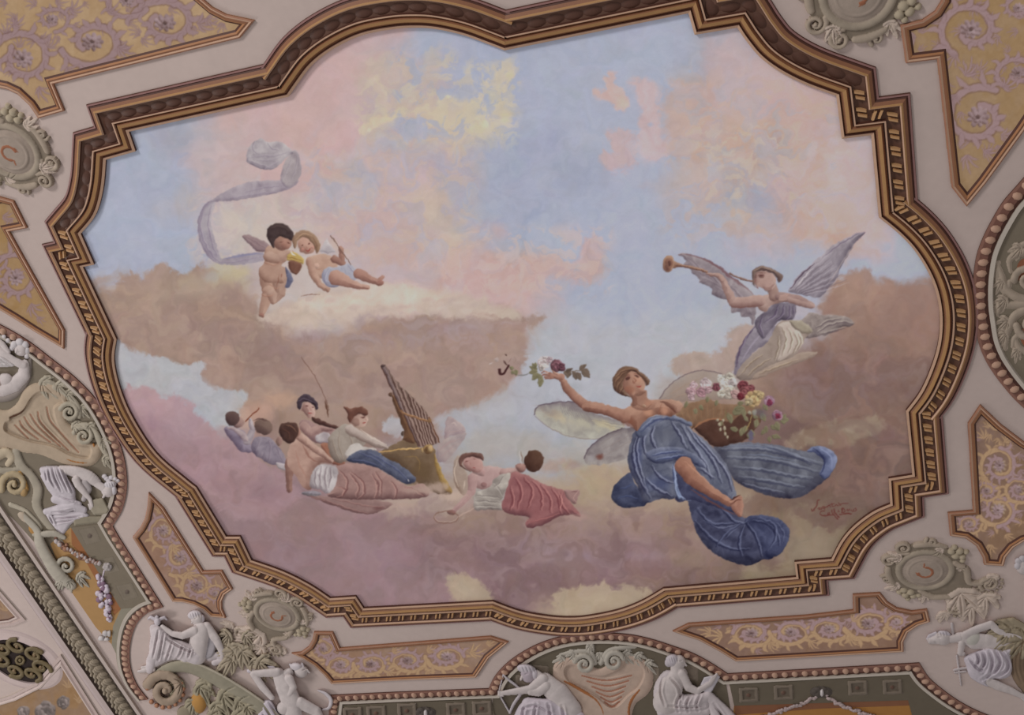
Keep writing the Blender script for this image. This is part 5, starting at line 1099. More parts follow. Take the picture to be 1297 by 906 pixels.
def signature():
    z = Z(1015, 620, 14.411); use(z, 'painted_signature'); c = (96, 48, 44)
    L = lambda p, w=1.2, a=0.7: line(p, c, w, a, 0.5, taper=False, ids=True)
    L([(325, 200), (290, 215), (270, 290), (240, 380), (210, 400), (185, 370)], 1.5)
    L([(295, 355), (310, 335), (335, 340), (320, 370), (345, 365)]); L([(360, 330), (365, 365), (385, 310)], 1); L([(405, 350), (410, 310), (440, 330), (430, 370)], 1)
    L([(400, 350), (450, 320), (520, 290), (600, 262)], 1); L([(480, 320), (515, 295), (540, 320)], 1.1); L([(560, 255), (575, 310), (600, 310)], 1.1); L([(620, 300), (640, 275), (665, 300)], 1.1); L([(680, 245), (695, 295), (720, 290)], 1.1); L([(700, 270), (740, 265), (850, 262)], 1)
    L([(420, 395), (370, 400), (345, 450), (380, 475), (480, 478), (590, 470)], 1.5)
    L([(495, 440), (480, 465), (515, 465), (520, 430)]); L([(560, 380), (580, 440), (660, 550)], 1.6); L([(600, 360), (620, 440), (700, 510)], 1.6); L([(640, 540), (670, 490)], 1.1)
    L([(670, 380), (690, 410), (660, 420)]); L([(750, 400), (770, 340), (800, 400), (760, 430), (905, 450)], 1.4); L([(740, 430), (755, 340)], 1.3); L([(830, 370), (845, 405), (870, 370), (890, 400)], 1.1); L([(910, 370), (930, 400), (960, 360)], 1.1); L([(985, 345), (1000, 380), (960, 400)], 1.2); L([(700, 455), (900, 455)], 1.2)
veil_and_cherubs(); organ(); musicians(); painter_woman(); trumpet_angel(); soften_base(); flora(); signature()
PART_LABELS.update({
 'painted_veil': 'grey violet veil curling above the cherubs', 'painted_cherub': 'dark haired cherub kneeling with small wings',
 'painted_blond_cherub': 'blond cherub lying on the cloud', 'painted_drum': 'small golden drum between the cherubs',
 'painted_flute_player': 'small musician in lilac playing a flute', 'painted_listener': 'small seated figure in grey seen from behind',
 'painted_violinist': 'dark haired woman playing a violin', 'painted_organist': 'red haired player in a blue skirt at the organ',
 'painted_seated_woman': 'bare backed woman in a pink skirt', 'painted_organ': 'golden pipe organ', 'painted_scarf': 'pale scarf behind the organ',
 'painted_reclining_woman': 'reclining woman in a rose skirt with a palette', 'painted_wreath': 'thin wreath in a hand',
 'painted_trumpet_angel': 'winged figure blowing a long trumpet', 'painted_flower_bearer': 'large flying woman in blue with insect wings',
 'painted_flower_spray': 'spray of flowers and leaves held up in the hand', 'painted_flower_basket': 'brown basket overflowing with flowers',
 'painted_signature': 'dark red signature'})
# ---------------------------------------------------------------- painted scrollwork of the gilded panels
def rinceau(x, y, r, a0=0, dirn=1, pale=False, sq=0.75, tail=None, id_on=True):
    """spiral tendril with leaves and a rosette; sq squashes it to the slant of the ceiling"""
    MV, MD = ((150, 126, 128), (104, 78, 74)) if not pale else ((164, 136, 106), (118, 90, 76))
    pts = []
    for i in range(26):
        t = i / 25; rr = r * (1.15 - 0.72 * t); a = math.radians(a0) + dirn * t * 1.7 * math.pi * 2 * 0.62
        pts.append((x + rr * math.cos(a), y + rr * math.sin(a) * sq))
    line(pts, MD, r * 0.32, 0.5, 0.8, False, False); line(pts, MV, r * 0.22, 0.95, 0.6, False, id_on)
    for k, i in enumerate(range(1, 22, 2)):
        a = math.atan2(pts[i + 1][1] - pts[i][1], pts[i + 1][0] - pts[i][0]) - dirn * 0.9
        l = r * (0.66 - 0.016 * i)
        q = [(pts[i][0], pts[i][1]), (pts[i][0] + l * .5 * math.cos(a + .2), pts[i][1] + l * .5 * math.sin(a + .2)), (pts[i][0] + l * math.cos(a - .35 * dirn), pts[i][1] + l * math.sin(a - .35 * dirn) * sq)]
        line(q, MD, r * 0.26, 0.35, 0.8); line(q, MV, r * 0.18, 0.9, 0.6, True, id_on)
    for ring, n in ((0.27, 9), (0.13, 6)):
        for k in range(n):
            a = 2 * math.pi * k / n; ell(x + r * ring * math.cos(a), y + r * ring * math.sin(a) * sq, r * 0.12, r * 0.09, MV, tuple(c * 1.1 for c in MV), MD, math.degrees(a), ids=id_on, w=r * .1)
    ell(x, y, r * 0.07, r * 0.07, MD, ids=id_on)

def sprig(x, y, l, ang, pale=False):
    MV, MD = ((150, 126, 128), (104, 78, 74)) if not pale else ((168, 140, 108), (118, 90, 76))
    for da, q in ((0, 1), (28, .8), (-28, .8), (55, .55), (-55, .55)):
        a = math.radians(ang + da); e = (x + l * q * math.cos(a), y + l * q * math.sin(a)); m = (x + l * q * .5 * math.cos(a + .25), y + l * q * .5 * math.sin(a + .25))
        line([(x, y), m, e], MD, l * .16, .4, .8); line([(x, y), m, e], MV, l * .10, .9, .6, True, True)

def scatter():
    rr = random.Random(4)
    for k, n in (('TL_top', 70), ('TL_left', 26), ('TR_right', 70)):
        p = np.array(PANELS[k], float)
        for _ in range(n):
            x = rr.uniform(max(0, p[:, 0].min()), min(W, p[:, 0].max())); y = rr.uniform(max(0, p[:, 1].min()), min(H, p[:, 1].max()))
            if inside(p, np.array([[x]]), np.array([[y]]))[0, 0] and dist_poly(p, np.array([[x]]), np.array([[y]]), True)[0][0, 0] > 12:
                sprig(x, y, rr.uniform(10, 18), rr.uniform(0, 360))

def scatter_low():
    rr = random.Random(9)
    for k, n in (('BL_left', 36), ('BL_bottom', 60), ('BR_bottom', 70), ('BR_right', 50)):
        p = np.array(PANELS[k], float)
        for _ in range(n):
            x = rr.uniform(max(0, p[:, 0].min()), min(W, p[:, 0].max())); y = rr.uniform(max(0, p[:, 1].min()), min(H, p[:, 1].max()))
            if inside(p, np.array([[x]]), np.array([[y]]))[0, 0] and dist_poly(p, np.array([[x]]), np.array([[y]]), True)[0][0, 0] > 9:
                sprig(x, y, rr.uniform(8, 14), rr.uniform(0, 360), rr.random() < .6)

def paint_panels():
    use(Z(0, 0, 1), 'scrollwork')
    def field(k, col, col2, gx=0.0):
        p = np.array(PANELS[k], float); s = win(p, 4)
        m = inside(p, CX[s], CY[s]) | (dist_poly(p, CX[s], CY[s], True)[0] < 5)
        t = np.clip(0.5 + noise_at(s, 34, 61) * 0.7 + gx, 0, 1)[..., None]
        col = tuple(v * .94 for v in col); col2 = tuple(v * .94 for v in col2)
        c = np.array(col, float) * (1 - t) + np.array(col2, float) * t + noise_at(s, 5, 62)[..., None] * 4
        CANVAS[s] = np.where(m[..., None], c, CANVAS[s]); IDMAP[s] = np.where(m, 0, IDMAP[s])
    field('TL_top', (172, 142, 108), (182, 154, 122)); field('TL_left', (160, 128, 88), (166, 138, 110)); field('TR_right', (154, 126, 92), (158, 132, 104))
    scatter()
    rinceau(29, 74, 34, 200, 1, sq=0.9); rinceau(117, 53, 36, 160, -1, sq=0.8); rinceau(209, 29, 36, 200, 1, sq=0.75); rinceau(160, 0, 26, 30, 1, sq=0.8); rinceau(66, 24, 20, 80, -1); rinceau(-20, 60, 30, 0, 1)
    sprig(150, 60, 24, 20); sprig(85, 85, 26, 40); sprig(250, 30, 28, -10); sprig(60, 60, 20, -60); sprig(135, 15, 22, -40); sprig(50, 110, 22, 60); sprig(262, 22, 20, 30); sprig(16, 32, 20, -40); sprig(88, 12, 22, -20); sprig(180, 48, 18, 30)
    rinceau(20, 352, 26, 200, 1, sq=1.1); sprig(40, 385, 22, 60); sprig(14, 310, 18, -70); sprig(4, 272, 16, 20); rinceau(-12, 330, 18, 0, 1); sprig(50, 400, 14, 70); sprig(2, 378, 16, 100)
    rinceau(1230, 37, 36, 120, 1, sq=0.9); rinceau(1239, 148, 38, -60, -1, sq=0.9); rinceau(1290, 92, 26, 120, 1); sprig(1222, 96, 26, -70); sprig(1270, 110, 24, -30); sprig(1226, 196, 26, 80); sprig(1248, 190, 20, 40); sprig(1160, 48, 26, 160); sprig(1180, 30, 20, -60); sprig(1285, 20, 22, -40); sprig(1268, 170, 22, 10); sprig(1212, 70, 20, 120); rinceau(1290, 10, 20, 40, -1); sprig(1212, 120, 18, 100)
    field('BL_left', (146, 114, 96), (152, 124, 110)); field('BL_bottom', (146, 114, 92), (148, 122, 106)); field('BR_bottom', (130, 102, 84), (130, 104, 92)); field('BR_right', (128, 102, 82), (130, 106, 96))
    scatter_low()
    for x, y, r, a, d, sq in ((207, 672, 20, 0, 1, 1.1), (228, 706, 22, 120, -1, 1.0), (250, 742, 22, 60, 1, .9), (272, 752, 12, 0, -1, .9),
                              (432, 842, 20, 0, 1, .7), (470, 841, 20, 180, -1, .7), (516, 837, 22, 0, 1, .65), (566, 832, 24, 180, -1, .65), (410, 822, 16, 90, 1, .8),
                              (952, 802, 26, 0, 1, .65), (1002, 801, 24, 180, -1, .65), (1050, 797, 24, 0, 1, .65), (1100, 790, 28, 160, -1, .7), (1136, 788, 16, 0, 1, .8),
                              (1266, 590, 24, 90, 1, 1.0), (1264, 646, 26, -90, -1, .9), (1250, 622, 14, 0, 1, .9), (1290, 620, 18, 40, 1, .9), (1228, 664, 14, 0, 1, .9)):
        rinceau(x, y, r, a, d, True, sq)
        rinceau(x, y, r * 0.8, a + 180, d, False, sq, id_on=True)
    for x, y, l, a in ((200, 650, 16, -80), (218, 690, 18, 60), (240, 724, 16, 60), (595, 826, 22, -10), (605, 840, 18, 40), (616, 815, 14, -20), (540, 850, 16, 30), (492, 850, 16, 30), (496, 824, 16, -20), (540, 824, 14, -20), (450, 855, 16, 20),
                       (915, 808, 24, 180), (900, 804, 18, 200), (925, 826, 18, 150), (975, 815, 16, 40), (1026, 812, 16, 40), (1076, 808, 16, 40), (1078, 786, 14, -40), (1258, 545, 18, -80), (1246, 556, 16, -110), (1272, 560, 16, -60), (1250, 606, 14, 120), (1256, 690, 16, 90), (1276, 676, 14, 60)):
        sprig(x, y, l, a, True)
    # the lower left panels
    field('low_tri', (150, 118, 86), (146, 120, 100)); field('low_top', (150, 120, 98), (146, 122, 108))
    for x, y, r in ((58, 902, 16), (80, 890, 10), (30, 902, 10)): rosette(x, y, r, (136, 122, 118), 7, .5, int(x))
    for x, y in ((64, 870), (84, 872), (98, 890), (4, 774)): sprig(x, y, 14, -80, True)
paint_panels()
# ---------------------------------------------------------------- hand-painted finish: wavering contours
def finish():
    global CANVAS, IDMAP
    full = (slice(None), slice(None))
    dx = noise_at(full, 5, 81, 1.0, 2) * 0.75 * SS; dy = noise_at(full, 5, 82, 1.0, 2) * 0.75 * SS
    yy, xx = np.mgrid[0:CH, 0:CW]
    x = np.clip(xx + dx, 0, CW - 1.01); y = np.clip(yy + dy, 0, CH - 1.01)
    xi, yi = x.astype(int), y.astype(int); fx = (x - xi)[..., None].astype(np.float32); fy = (y - yi)[..., None].astype(np.float32)
    C = CANVAS
    N = (C[yi, xi] * (1 - fx) + C[yi, xi + 1] * fx) * (1 - fy) + (C[yi + 1, xi] * (1 - fx) + C[yi + 1, xi + 1] * fx) * fy
    I = IDMAP[np.clip(np.round(y).astype(int), 0, CH - 1), np.clip(np.round(x).astype(int), 0, CW - 1)]
    # small islands of a part join the sky again
    CANVAS = N; IDMAP = I
finish()
print('ids', len(IDS))
# ---------------------------------------------------------------- lay the canvas on the ceiling
def illum(X, Y):
    """modelled light on a bare white ceiling, divided out of canvas colours against its falloff"""
    v = np.full(np.shape(X), WORLD_L, float)
    for (lx, ly, lz), P, tg in KEYS:
        dx, dy = X - lx, Y - ly; d = np.sqrt(dx * dx + dy * dy + lz * lz)
        ax_ = np.array(tg, float) - (lx, ly, lz); ax_ /= np.linalg.norm(ax_)
        cosl = (dx * ax_[0] + dy * ax_[1] - lz * ax_[2]) / d
        v += P / math.pi ** 2 * np.clip(cosl, 0, 1) * lz / d ** 3
    return v

def sample(arr, px, py):
    x = np.clip(px * SS, 0, CW - 1.001); y = np.clip(py * SS, 0, CH - 1.001)
    xi, yi = x.astype(int), y.astype(int); fx, fy = x - xi, y - yi
    if arr.ndim == 3: fx, fy = fx[..., None], fy[..., None]
    return (arr[yi, xi] * (1 - fx) + arr[yi, xi + 1] * fx) * (1 - fy) + (arr[yi + 1, xi] * (1 - fx) + arr[yi + 1, xi + 1] * fx) * fy

def lay(region, names, root, z, step, default, tuck=2):
    """split the raster inside an outline into one mesh per painted part"""
    x0, y0 = region.min(0) - 3 * step; x1, y1 = region.max(0) + 3 * step
    gx = np.arange(x0, x1, step); gy = np.arange(y0, y1, step)
    X, Y = np.meshgrid(gx, gy); px, py = to_px(X, Y, z)
    col = s2l(sample(CANVAS, px, py)) / illum(X, Y)[..., None]
    col = np.clip(col, 0.004, 0.93)
    P = world(X, Y, np.full(X.shape, z))
    xc, yc = X[:-1, :-1] + step / 2, Y[:-1, :-1] + step / 2
    m = inside(region, xc, yc)
    for s in range(tuck):                        # tuck a little of the canvas under the frame
        g = m.copy(); g[1:] |= m[:-1]; g[:-1] |= m[1:]; g[:, 1:] |= m[:, :-1]; g[:, :-1] |= m[:, 1:]; m = g
    cx, cy = to_px(xc, yc, z)
    ids = IDMAP[np.clip((cy * SS).astype(int), 0, CH - 1), np.clip((cx * SS).astype(int), 0, CW - 1)]
    done = {}
    for k in [0] + sorted(IDS):
        cell = m & (ids == k)
        if not cell.any(): continue
        v, f, c = cells_to_mesh(P, cell[:, :], col)
        if k == 0: mesh_obj(default, v, f, M_FRESCO, root, c); continue
        part, sub = IDS[k]
        if sub is None:
            done[part] = mesh_obj(part, v, f, M_FRESCO, root, c)
            if part in PART_LABELS: done[part]['label'] = PART_LABELS[part]
        else:
            par = done.get(part, root)
            for cm in (components(cell) if sub in ('wing', 'flying_cloth') else [cell]):
                v, f, c = cells_to_mesh(P, cm, col); o = mesh_obj(sub, v, f, M_FRESCO, par, c)
    return done

WORLD_L = 0.33
KEYS = [((-6.0, 16.0, 8.0), 1283.0, (0, 1, 0)), ((-14.0, -2.0, 6.0), 490.0, (0, -1, 0))]
painting = thing('ceiling_painting', 'ceiling painting of a blue and pink sky with winged figures, cherubs and musicians on clouds', 'painting', None, tuple(world(0, 0, 0)))
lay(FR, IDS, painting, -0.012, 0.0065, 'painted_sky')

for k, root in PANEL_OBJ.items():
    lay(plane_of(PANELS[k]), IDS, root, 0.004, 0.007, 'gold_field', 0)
# ---------------------------------------------------------------- modelled stucco relief (height fields turned into closed-rim meshes)
class Relief:
    def __init__(s, x0, y0, x1, y1, step, z=None):
        s.z = z or Z(0, 0, 1); s.step = step
        s.X, s.Y = np.meshgrid(np.arange(x0, x1, step), np.arange(y0, y1, step))
        s.H = np.full(s.X.shape, -1.0); s.C = np.zeros(s.X.shape + (3,)); s.I = np.zeros(s.X.shape, int)
        s.ids = ['']; s.cur = 0; s.base = -0.004; s.k = 0.75; s.col = (190, 185, 170)
    def part(s, name, col=None):
        if name not in s.ids: s.ids.append(name)
        s.cur = s.ids.index(name)
        if col: s.col = col
        return s
    def _w(s, pts, pad):
        p = np.atleast_2d(np.asarray(pts, float)); x0, y0 = p.min(0) - pad; x1, y1 = p.max(0) + pad
        i0 = max(0, int((x0 - s.X[0, 0]) / s.step)); i1 = min(s.X.shape[1], int((x1 - s.X[0, 0]) / s.step) + 2)
        j0 = max(0, int((y0 - s.Y[0, 0]) / s.step)); j1 = min(s.X.shape[0], int((y1 - s.Y[0, 0]) / s.step) + 2)
        return slice(j0, max(j0, j1)), slice(i0, max(i0, i1))
    def _put(s, w, h, m, col=None):
        m = m & (h > s.H[w])
        s.H[w] = np.where(m, h, s.H[w]); s.C[w] = np.where(m[..., None], s2l(col or s.col), s.C[w]); s.I[w] = np.where(m, s.cur, s.I[w])
    def chain(s, pts, col=None, k=None, curve=False, z=0.0):
        """tapered rounded ridge through (x, y, radius[, lift]) stations"""
        k = k or s.k
        a = np.array([tuple(q) + ((z,) if len(q) == 3 else ()) for q in pts], float)
        if curve and len(a) > 2: a = spline(a, False, 5)
        p = s.z(a[:, :2]); r = a[:, 2] / s.z.k; l = a[:, 3] / s.z.k
        w = s._w(p, r.max() + s.step)
        X, Y = s.X[w], s.Y[w]
        if X.size == 0: return
        best = np.full(X.shape, -1e9)
        for i in range(max(1, len(p) - 1)):
            j = min(i + 1, len(p) - 1)
            dx, dy = p[j] - p[i]; l2 = dx * dx + dy * dy + 1e-12
            t = np.clip(((X - p[i, 0]) * dx + (Y - p[i, 1]) * dy) / l2, 0, 1)
            rr = r[i] + (r[j] - r[i]) * t; d2 = (X - p[i, 0] - t * dx) ** 2 + (Y - p[i, 1] - t * dy) ** 2
            h = np.where(d2 < rr * rr, l[i] + (l[j] - l[i]) * t + k * np.sqrt(np.maximum(rr * rr - d2, 0)), -1e9)
            best = np.maximum(best, h)
        s._put(w, best, best > -1e8, col)
    def dome(s, x, y, rx, ry=None, h=None, ang=0, z=0.0, col=None, pw=0.5):
        ry = ry or rx; p = s.z([(x, y)])[0]; K = s.z.k; rx_, ry_ = rx / K, ry / K; h = (h if h is not None else 0.75 * min(rx, ry)) / K
        w = s._w([p], max(rx_, ry_) + s.step); X, Y = s.X[w] - p[0], s.Y[w] - p[1]
        c, q = math.cos(math.radians(ang)), math.sin(math.radians(ang))
        u = (X * c + Y * q) / rx_; v = (-X * q + Y * c) / ry_; d = u * u + v * v
        s._put(w, z / K + h * np.maximum(1 - d, 0) ** pw, d < 1, col)
    def slab(s, pts, h, bev, curve=True, col=None, z=0.0, crown=0.0):
        p = s.z(pts); p = spline(p, True, 6) if curve else p
        w = s._w(p, s.step); X, Y = s.X[w], s.Y[w]; ins = inside(p, X, Y); d, _ = dist_poly(p, X, Y, True)
        K = s.z.k; t = np.clip(d / (bev / K), 0, 1)
        hh = z / K + h / K * np.sqrt(1 - (1 - t) ** 2) + crown / K * np.clip(d / (6 * bev / K), 0, 1)
        s._put(w, hh, ins, col)
    def dig(s, pts, depth, bev, curve=True, col=None):
        p = s.z(pts); p = spline(p, True, 6) if curve else p
        w = s._w(p, s.step); X, Y = s.X[w], s.Y[w]; ins = inside(p, X, Y) & (s.H[w] > -0.5); d, _ = dist_poly(p, X, Y, True)
        K = s.z.k; s.H[w] = np.where(ins, s.H[w] - depth / K * sstep(0, bev / K, d), s.H[w])
        if col: s.C[w] = np.where(ins[..., None], s2l(col), s.C[w])
        s.I[w] = np.where(ins, s.cur, s.I[w])
    def groove(s, pts, wd, depth, curve=True, col=None, ridge=0.0):
        p = s.z(pts); p = spline(p, False, 6) if curve and len(p) > 2 else p
        K = s.z.k; wv = wd / K; w = s._w(p, wv * 3); X, Y = s.X[w], s.Y[w]
        d, t = dist_poly(p, X, Y); f = np.sin(math.pi * np.clip(t, 0.02, 0.98)) ** 0.5
        ok = s.H[w] > 0
        s.H[w] = np.where(ok, np.maximum(s.H[w] - depth / K * f * np.exp(-(d / wv) ** 2) + ridge / K * f * np.exp(-((d - 1.8 * wv) / wv) ** 2), 0.02 / K), s.H[w])
        if col is not None:
            m = ok & (d < wv * 0.8); s.C[w] = np.where(m[..., None], s2l(col), s.C[w])
    def spiral(s, x, y, r, a0, turns=1.6, dirn=1, w=None, z=0.0, col=None, eye=True, k=0.9):
        w = w or r * 0.26; pts = []; n = int(turns * 14)
        for i in range(n + 1):
            t = i / n; rr = r * (1 - 0.78 * t); a = math.radians(a0) + dirn * t * turns * 2 * math.pi
            pts.append((x + rr * math.cos(a), y + rr * math.sin(a), w * (1 - 0.45 * t), z + w * 0.5 * t))
        s.chain(pts, col, k)
        if eye: s.dome(x, y, r * 0.2, h=w * 1.3, z=z, col=col)
    def acanthus(s, x, y, l, ang, wd=0.35, lobes=4, h=None, col=None, z=0.0):
        """lobed leaf with a midrib"""
        a = math.radians(ang); c, q = math.cos(a), math.sin(a); h = h or l * 0.12; lobes = max(2, lobes - 1); G = 1.35
        P = lambda u, v: (x + u * c - v * q, y + u * q + v * c)
        sp = 34 + 60 * min(wd, 0.5)
        for da, q in ((sp, .62), (-sp, .62), (sp * .52, .86), (-sp * .52, .86), (0, 1.0)):
            b_ = math.radians(da); cu, cv = math.cos(b_), math.sin(b_)
            m1 = P(l * q * .45 * cu, l * q * .45 * cv * 1.15); e = P(l * q * math.cos(b_ * .8), l * q * math.sin(b_ * .8))
            s.chain([(*P(0, 0), l * .07, z + h * .6), (*m1, l * .15 * (0.7 + .3 * q), z + h * .55), (*P(l * q * .78 * math.cos(b_ * .9), l * q * .78 * math.sin(b_ * .9)), l * .11, z + h * .2), (*e, l * .03, z)], col, 0.6)
        for da, q in ((sp, .62), (-sp, .62), (sp * .52, .86), (-sp * .52, .86), (0, 1.0)):
            b_ = math.radians(da * .9); s.groove([P(l * .12, 0), P(l * q * .5 * math.cos(b_), l * q * .5 * math.sin(b_)), P(l * q * .85 * math.cos(b_), l * q * .85 * math.sin(b_))], l * 0.025, h * 0.55)
    def emit(s, root, mode='px', body=None, mat=None, labels={}, nested={}, tone=0.035):
        n = vnoise(s.H.shape, 9, 5, 3); C = s.C * (1 + tone * 2 * n)[..., None]
        on = s.H > 0
        stone = (C[..., 1] > C[..., 2] * 1.12) & (C[..., 0] < C[..., 2] * 2.2); C[..., 1] = np.where(stone, C[..., 1] * 0.965, C[..., 1]); C[..., 2] = np.where(stone, C[..., 2] * 1.02, C[..., 2])
        if mode == 'px':
            q = [R[i, 0] for i in range(3)]
            x0, y0 = to_plane(s.X, s.Y, 0.0); dep = R[2, 0] * x0 + R[2, 1] * y0 + T[2]
            zz = np.where(on, np.maximum(s.H * dep / F, s.base), s.base)
            xp, yp = to_plane(s.X, s.Y, zz); P = world(xp, yp, zz)
        else:                                     # local ceiling metres
            zz = np.where(on, s.H, -0.004); P = np.stack([-s.X, s.Y, -zz], -1)
        cell = on[:-1, :-1] | on[1:, :-1] | on[:-1, 1:] | on[1:, 1:]
        ids = np.stack([np.where(on, s.I, 0)[a:a + cell.shape[0], b:b + cell.shape[1]] for a in (0, 1) for b in (0, 1)]).max(0)
        nb = s.C.copy()                            # rim vertices take a neighbour's colour
        for a, b in ((0, 1), (0, -1), (1, 1), (1, -1)):
            r_ = np.roll(C, b, a); ro = np.roll(on, b, a); fill = (~on) & ro & (C.sum(-1) == 0)
            C = np.where(fill[..., None], r_, C)
        out = {}
        for k, nm in enumerate(s.ids):
            if not nm: continue
            c = cell & (ids == k)
            if c.sum() < 3: continue
            par = out.get(nested.get(nm), root)
            whole = nm in ('body', 'robe', 'hair', 'backplate', 'shell', 'shield', 'bow', 'book', 'shawl', 'monogram', 'medallion', 'garland', 'swag', 'flower_drop')
            for cm in ([c] if whole else components(c)):
                v, f, cc = cells_to_mesh(P, cm, C)
                if mode == 'px': f = f[:, ::-1]
                o = mesh_obj(nm, v, f, mat or M_STUCCO, par, cc, flat=(mode != 'px'))
                if nm in labels: o['label'] = labels[nm]
                out[nm] = o
        return out

def thing_px(name, label, cat, px, py, group=None):
    x, y = to_plane(px, py); return thing(name, label, cat, group, tuple(world(x, y, 0)))

STN, STD, STL = (172, 158, 138), (132, 120, 102), (202, 186, 168)
WHT, WHD = (208, 196, 194), (176, 160, 164)
GLD = (186, 140, 88)

# ---- the four round cartouches in the corners, one model turned four ways
def build_cartouche():
    r = Relief(-0.9, -0.56, 0.42, 0.56, 0.005, Z(0, 0, 1.2)); r.k = 0.75
    r.part('backplate', (138, 126, 108))
    r.slab([(0.36, 0), (0.33, 0.2), (0.2, 0.34), (0, 0.36), (-0.2, 0.33), (-0.36, 0.2), (-0.5, 0.16), (-0.56, 0), (-0.5, -0.16), (-0.36, -0.2), (-0.2, -0.33), (0, -0.36), (0.2, -0.34), (0.33, -0.2)], 0.022, 0.03)
    th = np.linspace(0, 2 * math.pi, 40)
    r.part('medallion_rim', (166, 154, 134)); r.chain([(0.262 * math.cos(t), 0.262 * math.sin(t), 0.032, 0.022) for t in th])
    r.part('medallion', (168, 154, 138)); r.dome(0, 0, 0.235, h=0.035, z=0.02, pw=0.6); r.chain([(0.165 * math.cos(t), 0.165 * math.sin(t), 0.02, 0.036) for t in th]); r.dome(0, 0, 0.16, h=0.012, z=0.045)
    r.part('monogram', (160, 104, 78)); A = [math.radians(a) for a in range(50, 320, 15)]
    r.chain([(0.07 * math.cos(t), 0.07 * math.sin(t), 0.016, 0.05) for t in A], k=0.7); r.chain([(0.06, -0.05, 0.012, 0.05), (0.085, -0.085, 0.008, 0.05)]); r.chain([(0.03, 0.075, 0.014, 0.05), (0.07, 0.06, 0.008, 0.05)])
    r.part('scroll', STN)
    for sg in (1, -1):
        r.spiral(0.365, 0.115 * sg, 0.085, 200 if sg > 0 else 160, 1.5, sg, 0.022, 0.02)
        r.chain([(0.30, 0.21 * sg, 0.03, 0.02), (0.25, 0.27 * sg, 0.035, 0.02), (0.16, 0.33 * sg, 0.03, 0.015), (0.05, 0.37 * sg, 0.02, 0.01)], curve=True)
        r.spiral(0.21, 0.345 * sg, 0.06, 0 if sg < 0 else 0, 1.2, -sg, 0.018, 0.015)
        r.chain([(-0.16, 0.26 * sg, 0.03, 0.02), (-0.32, 0.25 * sg, 0.035, 0.025), (-0.45, 0.14 * sg, 0.03, 0.03), (-0.56, 0.20 * sg, 0.025, 0.02)], curve=True)
        r.spiral(-0.63, 0.235 * sg, 0.10, 90 if sg < 0 else -90, 1.5, sg, 0.024, 0.015)
        for i in range(9):
            a = math.radians(120 + i * 24) ; r.dome(-0.63 + 0.13 * math.cos(a), 0.235 * sg + 0.13 * math.sin(a) * sg, 0.02, h=0.02)
    r.part('leaf', STL)
    for a_, l in ((0, 0.13), (25, 0.09), (-25, 0.09)): r.acanthus(0.30, 0, l, a_, 0.4, 2, 0.03, z=0.02)
    for sg in (1, -1):
        r.acanthus(0.05, 0.33 * sg, 0.15, 60 * sg, 0.4, 3, 0.03); r.acanthus(-0.24, 0.27 * sg, 0.14, 120 * sg, 0.4, 3, 0.025)
        r.acanthus(-0.70, 0.10 * sg, 0.26, (180 - 25) * sg, 0.4, 4, 0.03)
        r.acanthus(-0.58, 0.36 * sg, 0.17, (180 - 70) * sg, 0.4, 3, 0.025)
    r.acanthus(-0.45, 0, 0.36, 180, 0.3, 4, 0.04)
    r.part('fruit', (178, 166, 140)); rr = random.Random(5)
    for sg in (1, -1):
        for x, y, q in ((-0.10, 0.34, .042), (-0.03, 0.36, .038), (-0.16, 0.37, .036), (-0.09, 0.41, .04), (-0.02, 0.42, .028), (-0.2, 0.33, .03), (-0.15, 0.44, .028)):
            r.dome(x, y * sg, q, h=q * 0.9, z=0.012)
    lab = ['grey-green cartouche with round medallion at the left edge beside the frame corner',
           'grey-green cartouche cut by the top edge beyond the top right corner of the frame',
           'grey-green cartouche with an orange monogram beyond the lower right corner of the frame',
           'grey-green cartouche with a plain medallion beyond the lower left corner of the frame']
    cs = [(-3.16, 2.64, -45), (3.17, 2.53, -135), (3.16, -2.65, 135), (-3.03, -2.60, 45)]
    first = None
    for (cx, cy, ang), lb in zip(cs, lab):
        t = thing('cartouche', lb, 'ornament', 'corner cartouches', tuple(world(cx, cy, 0)))
        if first is None:
            d = r.emit(t, 'local', labels={'monogram': 'orange-brown letter on the medallion', 'fruit': 'cluster of round fruit'}, nested={'monogram': 'medallion'})
            first = t
        else:
            for ch in first.children:
                c = ch.copy(); bpy.context.collection.objects.link(c); c.parent = t
                for g in ch.children:
                    e = g.copy(); bpy.context.collection.objects.link(e); e.parent = c
        t.rotation_euler = (0, 0, -math.radians(ang))
build_cartouche()
# ---------------------------------------------------------------- plates behind the reliefs (real shallow slabs)
def plate(name, pts, col, zt, mat, parent, label=None, curve=False, bev=0.0):
    import bmesh
    p = plane_of(pts)
    bm = bmesh.new()
    top = [bm.verts.new(tuple(w)) for w in world(p[:, 0], p[:, 1], zt)]; bot = [bm.verts.new(tuple(w)) for w in world(p[:, 0], p[:, 1], -0.004)]
    f = bm.faces.new(top); n = len(top)
    for i in range(n): bm.faces.new((top[i], bot[i], bot[(i + 1) % n], top[(i + 1) % n]))
    bm.normal_update(); bmesh.ops.triangulate(bm, faces=[f]); bmesh.ops.recalc_face_normals(bm, faces=bm.faces[:])
    me = bpy.data.meshes.new(name)
    off = parent_loc(parent) if parent is not None else np.zeros(3)
    for v in bm.verts: v.co.x -= off[0]; v.co.y -= off[1]; v.co.z -= off[2]
    bm.to_mesh(me); bm.free()
    a = me.color_attributes.new('Col', 'FLOAT_COLOR', 'POINT')
    c = np.ones((len(me.vertices), 4), np.float32); c[:, :3] = s2l(col); a.data.foreach_set('color', c.ravel())
    me.materials.append(mat); o = bpy.data.objects.new(name, me); bpy.context.collection.objects.link(o)
    if parent is not None: o.parent = parent
    if label: o['label'] = label
    return o

